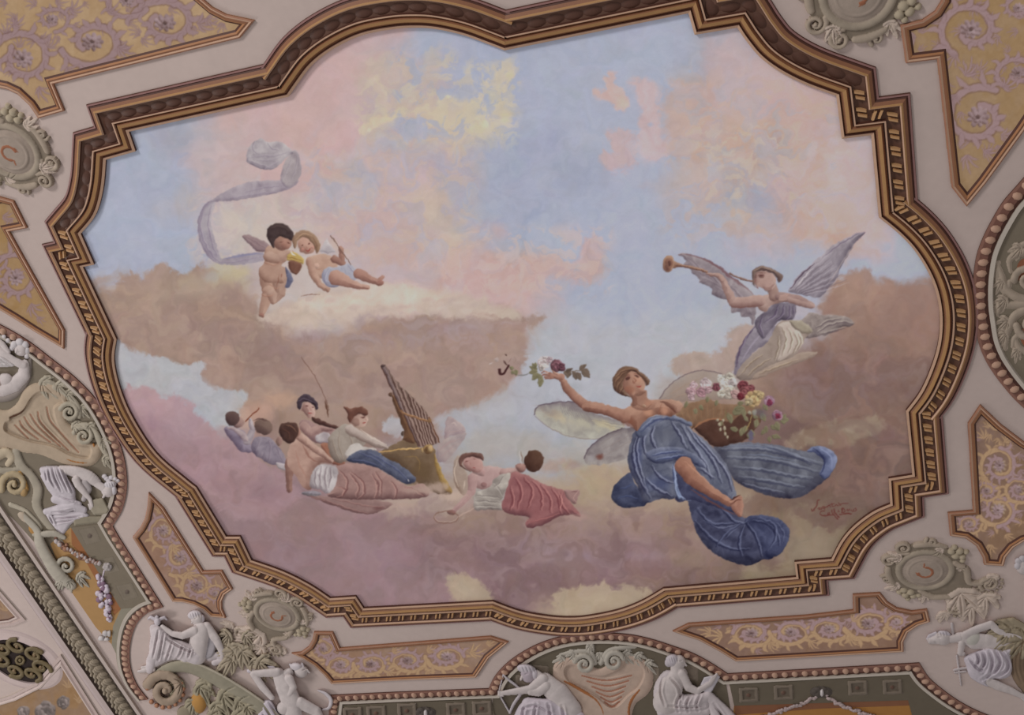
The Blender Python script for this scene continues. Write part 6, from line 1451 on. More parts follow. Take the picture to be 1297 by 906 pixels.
DKG, DKG2 = (130, 118, 102), (110, 99, 84)

# ---- right lunette
def right_lunette():
    t = thing_px('lunette_relief', 'oval grey-green scroll relief at the right edge, touching the frame', 'relief', 1275, 370, 'lunette reliefs')
    edge = [(x + 12, y + (2 if y < 370 else -2)) for x, y in BEAD_RIGHT]
    plate('ground', edge + [(1345, 524), (1345, 214)], DKG, 0.006, M_STUCCO, t)
    r = Relief(1244, 236, 1330, 500, 0.7, Z(1040, 230, 3.774)); r.base = 0.0066
    r.part('acanthus_scroll', STN); z = 0
    c = lambda pts, k=None, cv=True: r.chain(pts, None, k, cv)
    c([(840, 390, 10), (862, 450, 16), (880, 510, 20), (930, 550, 20), (1000, 565, 18), (1080, 560, 14)]); c([(850, 385, 8), (842, 430, 12), (850, 490, 14), (880, 530, 14)])
    r.spiral(985, 470, 62, 180, 1.3, 1, 18, 4); r.spiral(1000, 690, 66, 180, 1.3, -1, 18, 4)
    c([(820, 602, 6), (850, 600, 12), (900, 592, 16), (980, 588, 18), (1080, 585, 18)]); c([(985, 610, 18), (930, 640, 20), (900, 690, 20), (885, 740, 16), (880, 800, 10)])
    c([(870, 700, 8), (868, 750, 12), (885, 795, 8)]); c([(940, 350, 8), (915, 330, 12), (950, 310, 14), (1000, 290, 14), (1080, 280, 14)]); c([(905, 430, 8), (900, 380, 14), (930, 350, 18), (1000, 330, 20), (1080, 325, 16)])
    c([(840, 570, 6), (850, 602, 16), (842, 640, 6)], 1.0); c([(930, 760, 10), (950, 800, 16), (1000, 820, 14)]); c([(895, 505, 14), (902, 480, 12)])
    c([(1000, 740, 18), (1040, 790, 16), (1080, 850, 14)]); c([(960, 720, 12), (925, 750, 12), (915, 790, 8)])
    for x, y, a in ((870, 470, -120), (890, 560, 200), (900, 660, 170), (890, 720, 150), (940, 800, 100), (960, 310, -150), (1000, 400, -60), (1020, 780, 60), (1040, 640, 0)): r.acanthus(x, y, 70, a, 0.35, 3, 12)
    r.part('orange_ground', (150, 96, 72)); r.dome(975, 430, 40, 60, 6); r.dome(985, 740, 30, 50, 6)
    r.emit(t, labels={'orange_ground': 'orange ground between the scrolls'})
right_lunette()

# ---- bottom lunette
def bottom_lunette():
    t = thing_px('lunette_relief', 'half-round grey-green relief with a ribbed shell shield at the bottom edge', 'relief', 770, 860, 'lunette reliefs')
    e = [(x, y + 9) for x, y in BEAD_BOTTOM_ARC]
    plate('ground', [(620, 955)] + e + [(935, 955)], DKG2, 0.005, M_STUCCO, t)
    z = Z(700, 680, 4.01); r = Relief(622, 808, 928, 950, 0.7, z); r.base = 0.0066
    r.part('coffer', DKG)
    for x, y in ((505, 700), (700, 690), (-150, 740), (-60, 690)):
        r.slab([(x - 38, y - 38), (x + 38, y - 30), (x + 38, y + 40), (x - 38, y + 36)], 5, 6, False); r.dig([(x - 26, y - 26), (x + 26, y - 20), (x + 26, y + 28), (x - 26, y + 24)], 4, 4, False)
    r.part('shield', (196, 174, 154))
    r.slab([(10, 720), (5, 660), (40, 625), (100, 615), (150, 625), (200, 660), (240, 672), (280, 650), (320, 615), (380, 600), (450, 620), (500, 670), (510, 740), (480, 800), (420, 850), (400, 920), (420, 990), (80, 990), (110, 930), (140, 860), (60, 790)], 16, 34)
    r.part('shell', (238, 206, 190))
    r.dig([(55, 690), (72, 655), (115, 652), (160, 690), (235, 705), (275, 700), (345, 665), (372, 618), (425, 632), (466, 672), (466, 720), (435, 775), (385, 812), (350, 850), (320, 872), (280, 868), (225, 822), (150, 780), (80, 740)], 13, 10)
    for i, (y, x0, x1) in enumerate(((715, 150, 400), (742, 175, 385), (770, 200, 370), (797, 222, 360), (824, 245, 350), (848, 265, 340))):
        r.groove([(x0, y - 8), ((x0 + x1) / 2, y + 16), (x1, y - 10)], 5, 5, col=(176, 122, 100), ridge=4)
    r.part('gold_edge', (170, 108, 66))
    r.chain([(60, 735, 8, 12), (150, 785, 9, 12), (220, 830, 8, 12), (255, 890, 7, 12), (262, 960, 6, 12)], curve=True, k=.6); r.chain([(440, 780, 8, 12), (400, 830, 9, 12), (385, 890, 7, 12), (400, 960, 6, 12)], curve=True, k=.6)
    r.part('scroll', (186, 180, 164))
    r.spiral(160, 650, 50, 200, 1.5, 1, 14, 14); r.spiral(312, 635, 50, -20, 1.5, -1, 14, 14)
    r.chain([(245, 640, 14, 6), (280, 590, 16, 6), (330, 570, 14, 4), (420, 560, 6, 2)], curve=True); r.chain([(215, 640, 12, 6), (190, 590, 14, 6), (120, 585, 12, 4), (40, 600, 6, 2)], curve=True)
    for x, y, a in ((190, 545, -90), (420, 600, -30), (60, 620, 200), (470, 640, -20), (240, 590, -90), (120, 590, 210), (360, 590, -30)): r.acanthus(x, y, 60, a, .4, 3, 10, z=3)
    r.emit(t, labels={'gold_edge': 'gold lines edging the shield', 'shell': 'pink ribbed shell face'})
    # reading figure
    t = thing_px('stucco_figure', 'white stucco figure seated on the right of the bottom lunette, holding up an open book', 'figure', 880, 880, 'white stucco figures')
    r = Relief(818, 826, 950, 950, 0.6, z); r.base = 0.0066
    r.part('body', WHT)
    r.chain([(640, 700, 44, 10), (600, 760, 62, 10), (580, 840, 70, 8)], k=.55); r.chain([(625, 655, 26, 12), (628, 700, 30, 12)])
    r.chain([(655, 700, 26, 20), (690, 765, 22, 22), (735, 785, 17, 22), (800, 745, 13, 24), (820, 720, 9, 26)])
    for k in range(4): r.chain([(798 + k * 4, 742 - k * 8, 6, 28), (822 + k * 4, 722 - k * 8, 5, 28)])
    r.dome(640, 640, 34, 40, 26, 10, z=16); r.chain([(668, 640, 6, 26), (678, 655, 5, 24)]); r.groove([(650, 665), (668, 664)], 3, 5); r.groove([(645, 632), (660, 630)], 3, 5)
    r.part('hair', (198, 188, 194)); r.dome(610, 628, 36, 32, 26, z=20); r.dome(590, 640, 20, 22, 18, z=16)
    for a in range(5): r.groove([(580 + a * 12, 612), (590 + a * 12, 640)], 3, 4)
    r.part('robe', (206, 194, 196))
    r.slab([(560, 690), (600, 680), (640, 720), (650, 790), (700, 800), (790, 790), (800, 840), (780, 880), (700, 900), (600, 890), (540, 870), (515, 820), (520, 750)], 24, 40, z=4)
    r.chain([(640, 850, 44, 8), (720, 840, 38, 10), (790, 812, 28, 12), (860, 870, 24, 10), (950, 960, 22, 8)]); r.chain([(560, 890, 30, 4), (660, 900, 28, 4), (780, 890, 20, 4), (800, 860, 10, 4)]); r.chain([(800, 830, 14, 10), (830, 920, 24, 8), (880, 1000, 24, 8)])
    for l in ([(560, 720), (548, 790), (570, 860)], [(600, 720), (640, 770), (650, 840)], [(700, 810), (680, 850), (690, 890)], [(750, 805), (730, 850), (740, 885)], [(650, 800), (630, 850), (640, 890)], [(820, 850), (880, 930), (920, 990)], [(590, 860), (680, 868), (770, 860)]): r.groove(l, 6, 9, ridge=6)
    r.part('book', (206, 198, 204)); r.slab([(742, 770), (770, 715), (838, 698), (850, 712), (800, 800), (780, 795)], 8, 4, False, z=14)
    r.emit(t)
    # archer figure
    t = thing_px('stucco_figure', 'white stucco archer crouching on the left of the bottom lunette with a bow drawn', 'figure', 690, 890, 'white stucco figures')
    z2 = Z(420, 680, 4.01); r = Relief(622, 838, 752, 950, 0.6, z2); r.base = 0.0066
    r.part('body', WHT)
    r.chain([(1085, 735, 44, 12), (1150, 800, 62, 12), (1210, 880, 60, 10)], k=.55); r.chain([(1075, 725, 30, 22), (1010, 775, 22, 26), (940, 785, 17, 24), (870, 795, 12, 20)])
    r.chain([(1090, 760, 28, 26), (1050, 790, 22, 30), (1010, 790, 16, 32)]); r.chain([(1040, 700, 24, 14), (1075, 730, 30, 14)])
    r.dome(1000, 700, 38, 42, 28, -20, z=14, col=(186, 172, 180)); r.chain([(968, 712, 7, 26), (962, 726, 5, 24)]); r.groove([(975, 738), (990, 742)], 3, 6); r.groove([(980, 700), (998, 696)], 4, 6)
    for k in range(4): r.chain([(868, 790 + k * 6, 6, 22), (850, 788 + k * 6, 5, 22)])
    r.part('hair', (204, 194, 200)); r.dome(990, 672, 48, 24, 22, 10, z=22); r.dome(1030, 700, 20, 26, 20, z=20)
    for a in range(5): r.groove([(950 + a * 18, 660), (965 + a * 18, 690)], 3, 5)
    r.part('robe', (206, 194, 202))
    r.slab([(930, 906), (960, 850), (1010, 820), (1080, 830), (1160, 840), (1240, 870), (1290, 910), (1290, 1000), (900, 1000)], 28, 40, z=6)
    r.chain([(1000, 850, 34, 16), (1100, 860, 36, 18), (1200, 900, 34, 14), (1290, 960, 30, 12)])
    for l in ([(960, 880), (1040, 860), (1120, 900)], [(980, 860), (970, 910), (980, 960)], [(1040, 850), (1030, 910), (1040, 960)], [(1100, 850), (1110, 900), (1100, 960)], [(1170, 860), (1180, 920), (1170, 980)]): r.groove(l, 7, 10, ridge=7)
    r.part('bow', (196, 186, 190)); r.chain([(872, 698, 4, 12), (890, 720, 6, 12), (930, 750, 6, 12), (960, 775, 5, 12)], curve=True); r.chain([(872, 700, 3, 10), (848, 796, 3, 12), (905, 895, 4, 10)]); r.chain([(905, 895, 5, 10), (925, 850, 7, 12), (960, 800, 7, 12)], curve=True)
    r.emit(t)
bottom_lunette()

# ---- left lunette
def left_lunette():
    t = thing_px('lunette_relief', 'large grey-green relief with a ribbed shell shield at the left edge', 'relief', 70, 560, 'lunette reliefs')
    arc_in = [(x - 8, y + 4) for x, y in BEAD_LEFT_ARC]
    plate('ground', arc_in + [(130, 676), (80, 720), (60, 705), (20, 660), (-10, 632), (-60, 560), (-60, 400)], DKG, 0.005, M_STUCCO, t)
    z = Z(0, 400, 3.93); r = Relief(-14, 420, 160, 716, 0.7, z); r.base = 0.0066
    r.part('shield', (186, 168, 142))
    r.slab([(-40, 480), (40, 470), (90, 430), (120, 370), (170, 338), (230, 335), (300, 350), (345, 400), (330, 440), (330, 520), (380, 570), (450, 630), (500, 650), (500, 700), (455, 745), (380, 750), (300, 730), (200, 690), (120, 680), (40, 660), (-40, 640)], 18, 34)
    r.part('shell', (214, 184, 166))
    r.dig([(48, 500), (110, 470), (150, 410), (190, 378), (240, 378), (300, 405), (318, 432), (290, 445), (272, 470), (290, 540), (330, 590), (385, 640), (450, 650), (458, 690), (430, 715), (350, 700), (260, 655), (150, 632), (60, 600), (18, 570), (22, 532), (45, 520)], 14, 10)
    for pts in ([(75, 545), (100, 570), (140, 610)], [(98, 525), (120, 560), (190, 615)], [(120, 505), (160, 560), (250, 630)], [(150, 490), (195, 555), (300, 650)], [(188, 480), (210, 540), (340, 670)], [(232, 455), (250, 520), (300, 580), (390, 680)]): r.groove(pts, 5, 5, col=(160, 118, 96), ridge=4)
    r.part('gold_edge', (172, 112, 56))
    r.chain([(60, 610, 7, 12), (160, 645, 8, 12), (260, 680, 9, 12), (360, 722, 9, 12), (440, 728, 7, 12), (468, 690, 6, 12), (466, 640, 5, 12)], curve=True, k=.6)
    r.chain([(50, 505, 6, 12), (105, 478, 7, 12), (140, 420, 7, 12), (180, 378, 7, 12), (240, 372, 6, 12), (300, 400, 5, 12)], curve=True, k=.5, col=(96, 62, 44))
    r.part('scroll', (180, 172, 150))
    r.spiral(345, 482, 48, 200, 1.5, 1, 13, 12); r.spiral(415, 600, 50, 200, 1.5, 1, 13, 12)
    r.chain([(270, 360, 16, 8), (340, 400, 16, 8), (385, 450, 16, 8), (395, 500, 12, 6)], curve=True); r.chain([(370, 555, 12, 8), (430, 545, 14, 8), (480, 590, 16, 8), (510, 660, 14, 6), (540, 700, 8, 4)], curve=True)
    for x, y, a, l in ((200, 325, -10, 90), (330, 380, -30, 60), (400, 450, -40, 60), (440, 540, -60, 70), (360, 540, 0, 60), (500, 620, 20, 60), (520, 700, 60, 60), (280, 340, -10, 70)): r.acanthus(x, y, l, a, .4, 3, 10, z=3)
    # stem strapwork under the shield
    r.part('strapwork', (168, 160, 140))
    z3 = Z(0, 540, 6.04); r.z = z3
    r.chain([(120, 200, 34, 4), (160, 300, 34, 6), (240, 380, 30, 8), (290, 480, 34, 8), (280, 600, 34, 8), (330, 700, 28, 6), (420, 820, 22, 4), (470, 900, 18, 3)], k=.5, curve=True)
    r.chain([(-40, 240, 40, 6), (40, 200, 36, 8), (90, 240, 28, 8), (60, 290, 20, 6)], k=.6, curve=True, col=(190, 176, 148)); r.chain([(-60, 330, 26, 4), (40, 340, 22, 4), (140, 330, 18, 4)], curve=True)
    r.spiral(110, 450, 105, 160, 1.3, 1, 26, 8, (180, 164, 130)); r.dome(180, 500, 30, 36, 24, z=8, col=(176, 144, 100)); r.chain([(150, 360, 20, 6), (180, 430, 24, 8), (200, 480, 18, 8)], col=(182, 140, 84))
    r.chain([(80, 600, 16, 3), (180, 640, 14, 3), (240, 690, 14, 3), (310, 780, 14, 3), (260, 830, 12, 3)], curve=True, col=(184, 176, 154)); r.dome(190, 700, 60, 30, 18, 35, z=2, col=(186, 172, 150)); r.dome(250, 790, 40, 26, 10, 60, z=2, col=(180, 134, 76))
    r.part('block', (160, 152, 130)); r.slab([(700, 560), (790, 548), (838, 640), (820, 672), (720, 680), (690, 640)], 26, 12, False); r.slab([(560, 720), (600, 690), (800, 690), (770, 735), (570, 760)], 18, 10, False, col=(150, 142, 120))
    r.emit(t, labels={'gold_edge': 'gold line edging the shield', 'shell': 'pink-grey ribbed shell face'})
    # bending figure
    t = thing_px('stucco_figure', 'white stucco figure bending low over a block inside the left lunette', 'figure', 95, 630, 'white stucco figures')
    r = Relief(44, 578, 156, 690, 0.55, z3); r.base = 0.0066
    r.part('body', WHT)
    r.chain([(470, 330, 30, 14), (580, 350, 44, 16), (680, 390, 50, 16), (740, 430, 34, 14)], k=.6, curve=True); r.chain([(580, 410, 30, 30), (600, 450, 30, 30), (650, 510, 22, 28), (690, 560, 16, 24), (705, 610, 13, 22)])
    r.chain([(650, 430, 30, 22), (680, 480, 24, 18), (640, 560, 18, 14)], col=(178, 168, 168)); r.chain([(740, 440, 28, 14), (790, 470, 30, 16)])
    r.dome(825, 495, 50, 46, 34, 30, z=12); r.chain([(800, 530, 10, 26), (790, 545, 7, 24)]); r.groove([(815, 535), (840, 540)], 4, 7); r.groove([(790, 495), (810, 510)], 4, 6)
    for k in range(4): r.chain([(680 + k * 8, 600 + k * 3, 7, 22), (690 + k * 8, 635, 6, 20)])
    r.part('hair', (206, 198, 202)); r.dome(840, 450, 50, 30, 28, -10, z=18); r.dome(870, 490, 24, 36, 22, z=18)
    for x, y in ((800, 385), (815, 400), (850, 395), (880, 405), (900, 420), (830, 415)): r.dome(x, y, 20, 18, 16, z=8)
    for a in range(5): r.groove([(795 + a * 20, 430), (810 + a * 20, 465)], 4, 5)
    r.part('robe', (204, 194, 200))
    r.slab([(305, 330), (340, 308), (420, 305), (480, 320), (520, 400), (570, 480), (580, 560), (600, 600), (540, 600), (440, 550), (400, 520), (360, 470), (330, 400)], 34, 50, z=6)
    r.chain([(420, 560, 30, 8), (520, 580, 40, 12), (600, 600, 26, 10)], k=.7); r.chain([(350, 655, 24, 8), (450, 640, 40, 14), (560, 610, 34, 16), (640, 640, 26, 12)]); r.chain([(360, 660, 20, 6), (400, 720, 22, 6), (440, 780, 16, 4), (480, 830, 10, 2)]); r.slab([(400, 690), (480, 660), (620, 650), (680, 690), (600, 720), (540, 750), (480, 830), (430, 780)], 16, 24, z=2)
    r.chain([(330, 380, 18, 8), (380, 470, 20, 10), (430, 540, 16, 8)])
    for l in ([(400, 320), (420, 400), (470, 500)], [(440, 320), (470, 400), (520, 500)], [(370, 330), (380, 400), (420, 470)], [(480, 340), (510, 420), (555, 510)], [(345, 350), (360, 420)], [(460, 540), (520, 560), (570, 570)], [(400, 660), (480, 655), (560, 640)], [(430, 710), (520, 700), (620, 690)], [(430, 740), (500, 725), (560, 720)], [(380, 690), (410, 750)]): r.groove(l, 7, 11, ridge=8)
    r.emit(t)
    # upper figure
    t = thing_px('stucco_figure', 'white stucco figure with raised arm at the top of the left lunette', 'figure', 15, 470, 'white stucco figures')
    z5 = Z(0, 410, 6.04); r = Relief(-20, 414, 44, 512, 0.55, z5); r.base = 0.0066
    r.part('body', WHT)
    r.chain([(-60, 180, 36, 14), (20, 230, 32, 22), (100, 280, 30, 26), (180, 320, 32, 22)], k=.7); r.chain([(-40, 120, 30, 14), (20, 160, 24, 20), (60, 220, 22, 22)]); r.chain([(190, 310, 34, 14), (180, 400, 50, 14), (110, 470, 56, 12), (20, 510, 50, 10), (-60, 520, 44, 10)], k=.55)
    r.dome(40, 430, 60, 50, 30, z=14); r.dome(-20, 440, 40, 60, 26, z=14, col=(196, 176, 168)); r.dome(160, 200, 50, 50, 34, z=8); r.groove([(140, 215), (155, 222)], 4, 6); r.chain([(130, 200, 9, 34), (122, 220, 7, 30)])
    r.part('hair', (208, 200, 202))
    for x, y, q in ((110, 160, 30), (150, 145, 34), (190, 165, 32), (205, 205, 28), (90, 190, 20), (205, 250, 20), (60, 130, 20), (30, 100, 18)): r.dome(x, y, q, h=q * .8, z=12)
    r.part('robe', (206, 196, 200)); r.slab([(-60, 250), (0, 250), (60, 280), (110, 320), (60, 330), (0, 330), (-60, 320)], 26, 24, z=20, col=(210, 202, 202))
    for l in ([(-20, 260), (40, 300), (90, 320)], [(-20, 285), (30, 310)]): r.groove(l, 6, 9, ridge=6)
    r.part('shawl', (150, 140, 130)); r.chain([(230, 270, 14, 4), (225, 350, 16, 4), (215, 420, 18, 4), (170, 490, 22, 4), (80, 560, 26, 4), (-40, 580, 24, 4)], curve=True)
    r.emit(t)
left_lunette()

# ---- coffered bands and golden fields beneath the bead mouldings
def bands():
    t = thing_px('coffered_band', 'grey-green coffered band slanting below the left lunette with a rosette in its middle', 'band', 150, 720, 'coffered bands')
    z = Z(0, 600, 2.96)
    P = lambda pts: [tuple(q) for q in z(pts)]
    plate('band', P([(268, 200), (390, 186), (570, 488), (455, 505)]), DKG, 0.012, M_STUCCO, t)
    r = Relief(88, 660, 196, 775, 0.7, z); r.base = 0.0126; r.part('coffer', DKG2)
    for x, y in ((335, 240), (405, 352), (475, 450)):
        r.slab([(x - 40, y - 28), (x + 18, y - 38), (x + 42, y + 12), (x - 12, y + 26)], 5, 5, False, col=(134, 124, 106)); r.dig([(x - 28, y - 20), (x + 12, y - 28), (x + 30, y + 8), (x - 8, y + 18)], 4, 3, False); r.dome(x + 2, y - 6, 9, h=6, z=1, col=(110, 98, 86))
    r.part('rosette', (180, 170, 168))
    for k in range(6): r.dome(403 + 10 * math.cos(k), 350 + 8 * math.sin(k), 9, h=9, z=4)
    r.dome(403, 350, 8, h=14, z=6); r.emit(t)
    plate('concave_end', P([(455, 505), (570, 492), (530, 512), (492, 552), (470, 620), (462, 700), (470, 740), (420, 640), (425, 570)]), (150, 142, 126), 0.010, M_STUCCO, t)
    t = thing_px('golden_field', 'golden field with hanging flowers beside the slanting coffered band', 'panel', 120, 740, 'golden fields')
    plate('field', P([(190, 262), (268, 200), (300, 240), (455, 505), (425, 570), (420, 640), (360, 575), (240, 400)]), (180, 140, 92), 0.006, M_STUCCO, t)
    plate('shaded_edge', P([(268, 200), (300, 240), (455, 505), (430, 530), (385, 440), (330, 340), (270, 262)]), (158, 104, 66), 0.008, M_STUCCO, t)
    t = thing_px('flower_festoon', 'white and brown flower festoon hanging from the rosette over the golden field', 'festoon', 125, 725, 'flower festoons')
    r = Relief(58, 672, 150, 810, 0.6, z); r.base = 0.0086; rr = random.Random(3); r.part('flower_drop', (206, 192, 204))
    for k in range(44):
        u = k / 43; x = 372 + 38 * u + rr.uniform(-1, 1) * 24 * math.sin(math.pi * (0.12 + .84 * u)); y = 385 + 165 * u
        r.dome(x, y, rr.uniform(6, 11), h=8, z=rr.uniform(2, 8), col=(206, 192, 204) if rr.random() < .7 else (140, 110, 130))
    r.chain([(392, 360, 3, 4), (384, 390, 3, 4)])
    r.part('garland', (150, 112, 92))
    for k in range(40):
        u = k / 39; x = 205 + 170 * u; y = 245 + 92 * u + 14 * math.sin(math.pi * u); q = 14 * (1 - .6 * u)
        r.dome(x + rr.uniform(-q, q) * .6, y + rr.uniform(-q, q) * .7, rr.uniform(6, 9), h=8, z=rr.uniform(2, 8), col=rr.choice([(160, 118, 96), (178, 160, 150), (190, 178, 176), (124, 88, 74)]))
    r.emit(t, labels={'flower_drop': 'drop of white and violet flowers', 'garland': 'brown swag of flowers'})
    t = thing_px('scroll_bracket', 'pale scroll bracket beside the golden field and the laurel moulding', 'bracket', 75, 710)
    r = Relief(30, 640, 140, 812, 0.6, z); r.base = 0.0086; r.part('scroll', (178, 172, 154))
    r.chain([(60, 130, 10, 4), (100, 170, 12, 4), (140, 215, 14, 6), (150, 260, 20, 8), (180, 320, 22, 8), (220, 380, 24, 8), (270, 420, 16, 6)], curve=True); r.spiral(248, 348, 40, 90, 1.4, 1, 10, 8); r.chain([(150, 230, 12, 8), (200, 225, 12, 8), (240, 240, 8, 6)], curve=True)
    for x, y, a in ((260, 400, 80), (290, 380, 20), (230, 400, 110)): r.acanthus(x, y, 46, a, .4, 3, 8, z=3)
    for x, y in ((395, 600), (380, 620), (400, 625), (385, 645), (410, 600)): r.dome(x, y, 11, h=9, z=3, col=(198, 190, 190))
    r.emit(t)
    # bottom bands
    for pts, lb, cof, ros in (([(428, 893), (622, 884.5), (640, 960), (420, 960)], 'dark coffered band along the bottom edge, left of the bottom lunette', [(446, 905), (476, 903), (515, 900), (577, 899), (610, 897)], 538),
                              ([(924, 866), (1020, 861), (1154, 853.5), (1166, 869), (1182, 884), (1204, 900), (1226, 913), (1226, 925), (1160, 925), (1150, 886), (930, 893)], 'dark coffered band along the bottom edge, right of the bottom lunette', [(948, 880), (992, 877), (1086, 871), (1130, 870)], 1040)):
        x, y = pts[0]; t = thing_px('coffered_band', lb, 'band', x, y, 'coffered bands'); plate('band', pts, DKG2, 0.012, M_STUCCO, t)
        xs = [c[0] for c in cof]; r = Relief(min(xs) - 20, 850, max(xs) + 24, 925, 0.7); r.base = 0.0126; r.part('coffer', DKG)
        for cx, cy in cof:
            r.slab([(cx - 12, cy - 8), (cx + 12, cy - 9), (cx + 13, cy + 9), (cx - 11, cy + 10)], 1.6, 1.5, False, z=1.6); r.dig([(cx - 8, cy - 5), (cx + 8, cy - 6), (cx + 9, cy + 6), (cx - 7, cy + 7)], 1.4, 1, False, col=DKG2); r.dome(cx, cy + 1, 3, 2.4, 2, z=1.4, col=(110, 84, 72))
        ry = 903 if ros < 800 else 877
        r.part('rosette', (92, 84, 76)); r.dome(ros, ry, 14, 7, 2, z=1.5)
        for k in range(6): r.dome(ros + 8 * math.cos(k * 1.05), ry + 4 * math.sin(k * 1.05), 4, 3, 2.6, z=1.8)
        r.dome(ros + 1, ry + 1, 2.4, 4.5, 4, z=2.5, col=(216, 206, 206)); r.emit(t)
    t = thing_px('golden_field', 'golden field below the right-hand coffered band at the bottom edge', 'panel', 1050, 900, 'golden fields')
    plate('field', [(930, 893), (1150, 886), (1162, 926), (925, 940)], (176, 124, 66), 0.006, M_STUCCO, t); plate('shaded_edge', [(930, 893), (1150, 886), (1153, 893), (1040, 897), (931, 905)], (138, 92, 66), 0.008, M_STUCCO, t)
    t = thing_px('flower_festoon', 'white festoon hanging in two swags below the right-hand coffered band', 'festoon', 1040, 885, 'flower festoons')
    r = Relief(955, 878, 1125, 925, 0.6); r.base = 0.0086; r.part('swag', (190, 170, 168)); rr = random.Random(8)
    for sg, L in ((-1, 70), (1, 62)):
        for k in range(34):
            u = k / 33; x = 1040 + sg * (6 + u * L); y = 882 + 23 * u ** 0.8 * 1.2
            r.dome(x + rr.uniform(-1, 1), y + rr.uniform(-1.6, 1.6), rr.uniform(2, 3.2), rr.uniform(1.4, 2.2), 2, z=rr.uniform(1.5, 3))
    r.emit(t)
bands()

# ---- lower left corner: reclining and crouching figures on the scroll pediment
def corner_bl():
    z = Z(150, 600, 2.96)
    t = thing_px('scroll_pediment', 'grey-green scroll pediment with acanthus under the two figures in the lower left corner', 'ornament', 290, 870, 'corner pediments')
    r = Relief(170, 765, 430, 950, 0.75, z)
    r.part('curved_cornice', (156, 150, 128))
    r.chain([(120, 770, 12, 4), (190, 730, 20, 8), (270, 725, 24, 8), (360, 765, 26, 8), (450, 820, 26, 8), (540, 880, 26, 8), (620, 950, 24, 6)], curve=True, k=.55); r.chain([(240, 705, 7, 14), (340, 735, 7, 14), (440, 790, 7, 14), (530, 850, 7, 14), (600, 910, 7, 14)], curve=True, col=(186, 178, 156))
    r.part('volute', (168, 150, 128)); r.spiral(175, 815, 68, 200, 1.4, 1, 20, 8); 
    for k in range(16):
        a = 3.3 + k * 0.36; r.dome(175 + 68 * math.cos(a), 815 + 62 * math.sin(a), 8, h=8, z=12, col=(178, 128, 100))
    r.part('acanthus', (164, 156, 130))
    for x, y, l, a in ((330, 780, 90, 110), (300, 790, 90, 60), (380, 820, 100, 20), (360, 860, 90, 70), (440, 850, 90, 30), (280, 850, 80, 100), (340, 900, 90, 40), (240, 780, 60, 150), (430, 900, 90, 20), (480, 870, 70, 60)): r.acanthus(x, y, l, a, .4, 4, 14, z=3)
    r.dome(300, 860, 30, 40, 18, z=3, col=(186, 138, 76)); r.dome(250, 900, 30, 30, 14, z=2, col=(150, 140, 116))
    r.part('crest_leaf', (172, 160, 136))
    for x, y, l, a in ((450, 640, 90, 100), (440, 660, 90, 150), (460, 660, 90, 60), (430, 690, 80, 120), (500, 700, 60, 60), (520, 700, 80, -20), (420, 600, 60, 160), (470, 600, 60, 40)): r.acanthus(x, y, l, a, .45, 4, 14, z=6)
    r.emit(t, labels={'volute': 'spiral end edged with pink beads'})
    t = thing_px('stucco_figure', 'white stucco figure reclining in the lower left corner with a bird on the raised knee', 'figure', 245, 830, 'white stucco figures')
    r = Relief(170, 768, 290, 860, 0.5, z)
    r.part('body', WHT)
    r.chain([(310, 590, 34, 14), (300, 640, 36, 14), (295, 685, 34, 12)], k=.6); r.chain([(330, 575, 20, 14), (365, 620, 17, 16), (385, 660, 13, 12), (388, 690, 9, 8)]); r.chain([(285, 590, 18, 24), (240, 608, 14, 26), (200, 600, 11, 24), (165, 575, 9, 22)])
    r.chain([(300, 560, 16, 12), (306, 585, 20, 14)]); r.dome(296, 545, 24, 26, 18, z=12); r.dome(285, 600, 15, 14, 10, z=22); r.chain([(280, 552, 4, 22), (276, 560, 3, 20)]); r.groove([(284, 568), (294, 570)], 2, 4); r.groove([(284, 545), (294, 543)], 2, 4)
    r.chain([(130, 735, 10, 8), (100, 738, 8, 8), (76, 742, 5, 6)]); r.chain([(120, 725, 8, 6), (90, 728, 6, 6)])
    r.part('hair', (210, 200, 204)); r.dome(286, 530, 26, 18, 16, -10, z=14); r.dome(312, 545, 12, 18, 12, z=12)
    for a in range(4): r.groove([(268 + a * 10, 520), (276 + a * 10, 540)], 2, 3)
    r.part('robe', (206, 194, 196))
    r.chain([(290, 685, 34, 10), (230, 660, 34, 14), (160, 640, 28, 14), (125, 700, 20, 10), (118, 735, 16, 8)], k=.7); r.chain([(250, 690, 20, 12), (190, 640, 24, 16), (145, 590, 20, 18), (135, 640, 18, 10), (128, 690, 14, 6)], k=.8); r.slab([(120, 570), (170, 575), (230, 640), (290, 670), (320, 700), (270, 706), (200, 700), (130, 730), (115, 700), (125, 640)], 16, 24, z=4)
    r.chain([(340, 690, 14, 4), (370, 680, 14, 4), (392, 700, 10, 4), (360, 710, 12, 3)])
    for l in ([(150, 590), (140, 640), (130, 690)], [(170, 600), (160, 650), (150, 700)], [(200, 640), (190, 670), (180, 700)], [(240, 650), (230, 680), (215, 700)], [(270, 660), (262, 690)], [(180, 620), (230, 650), (280, 672)]): r.groove(l, 4, 7, ridge=5)
    r.part('bird', (200, 190, 196)); r.dome(146, 555, 12, 16, 12, z=20); r.chain([(140, 548, 7, 22), (122, 538, 6, 20), (112, 545, 3, 18)]); r.chain([(150, 548, 7, 22), (172, 540, 6, 20), (182, 548, 3, 18)]); r.dome(144, 538, 7, h=7, z=24)
    r.part('shield', (172, 164, 168)); r.slab([(312, 640), (330, 600), (355, 605), (365, 650), (350, 690), (318, 690)], 12, 8, z=8)
    r.emit(t)
    t = thing_px('stucco_figure', 'white stucco figure crouching beside a crescent at the bottom edge, below the lower left cartouche', 'figure', 370, 880, 'white stucco figures')
    r = Relief(306, 834, 430, 950, 0.5, z)
    r.part('body', WHT)
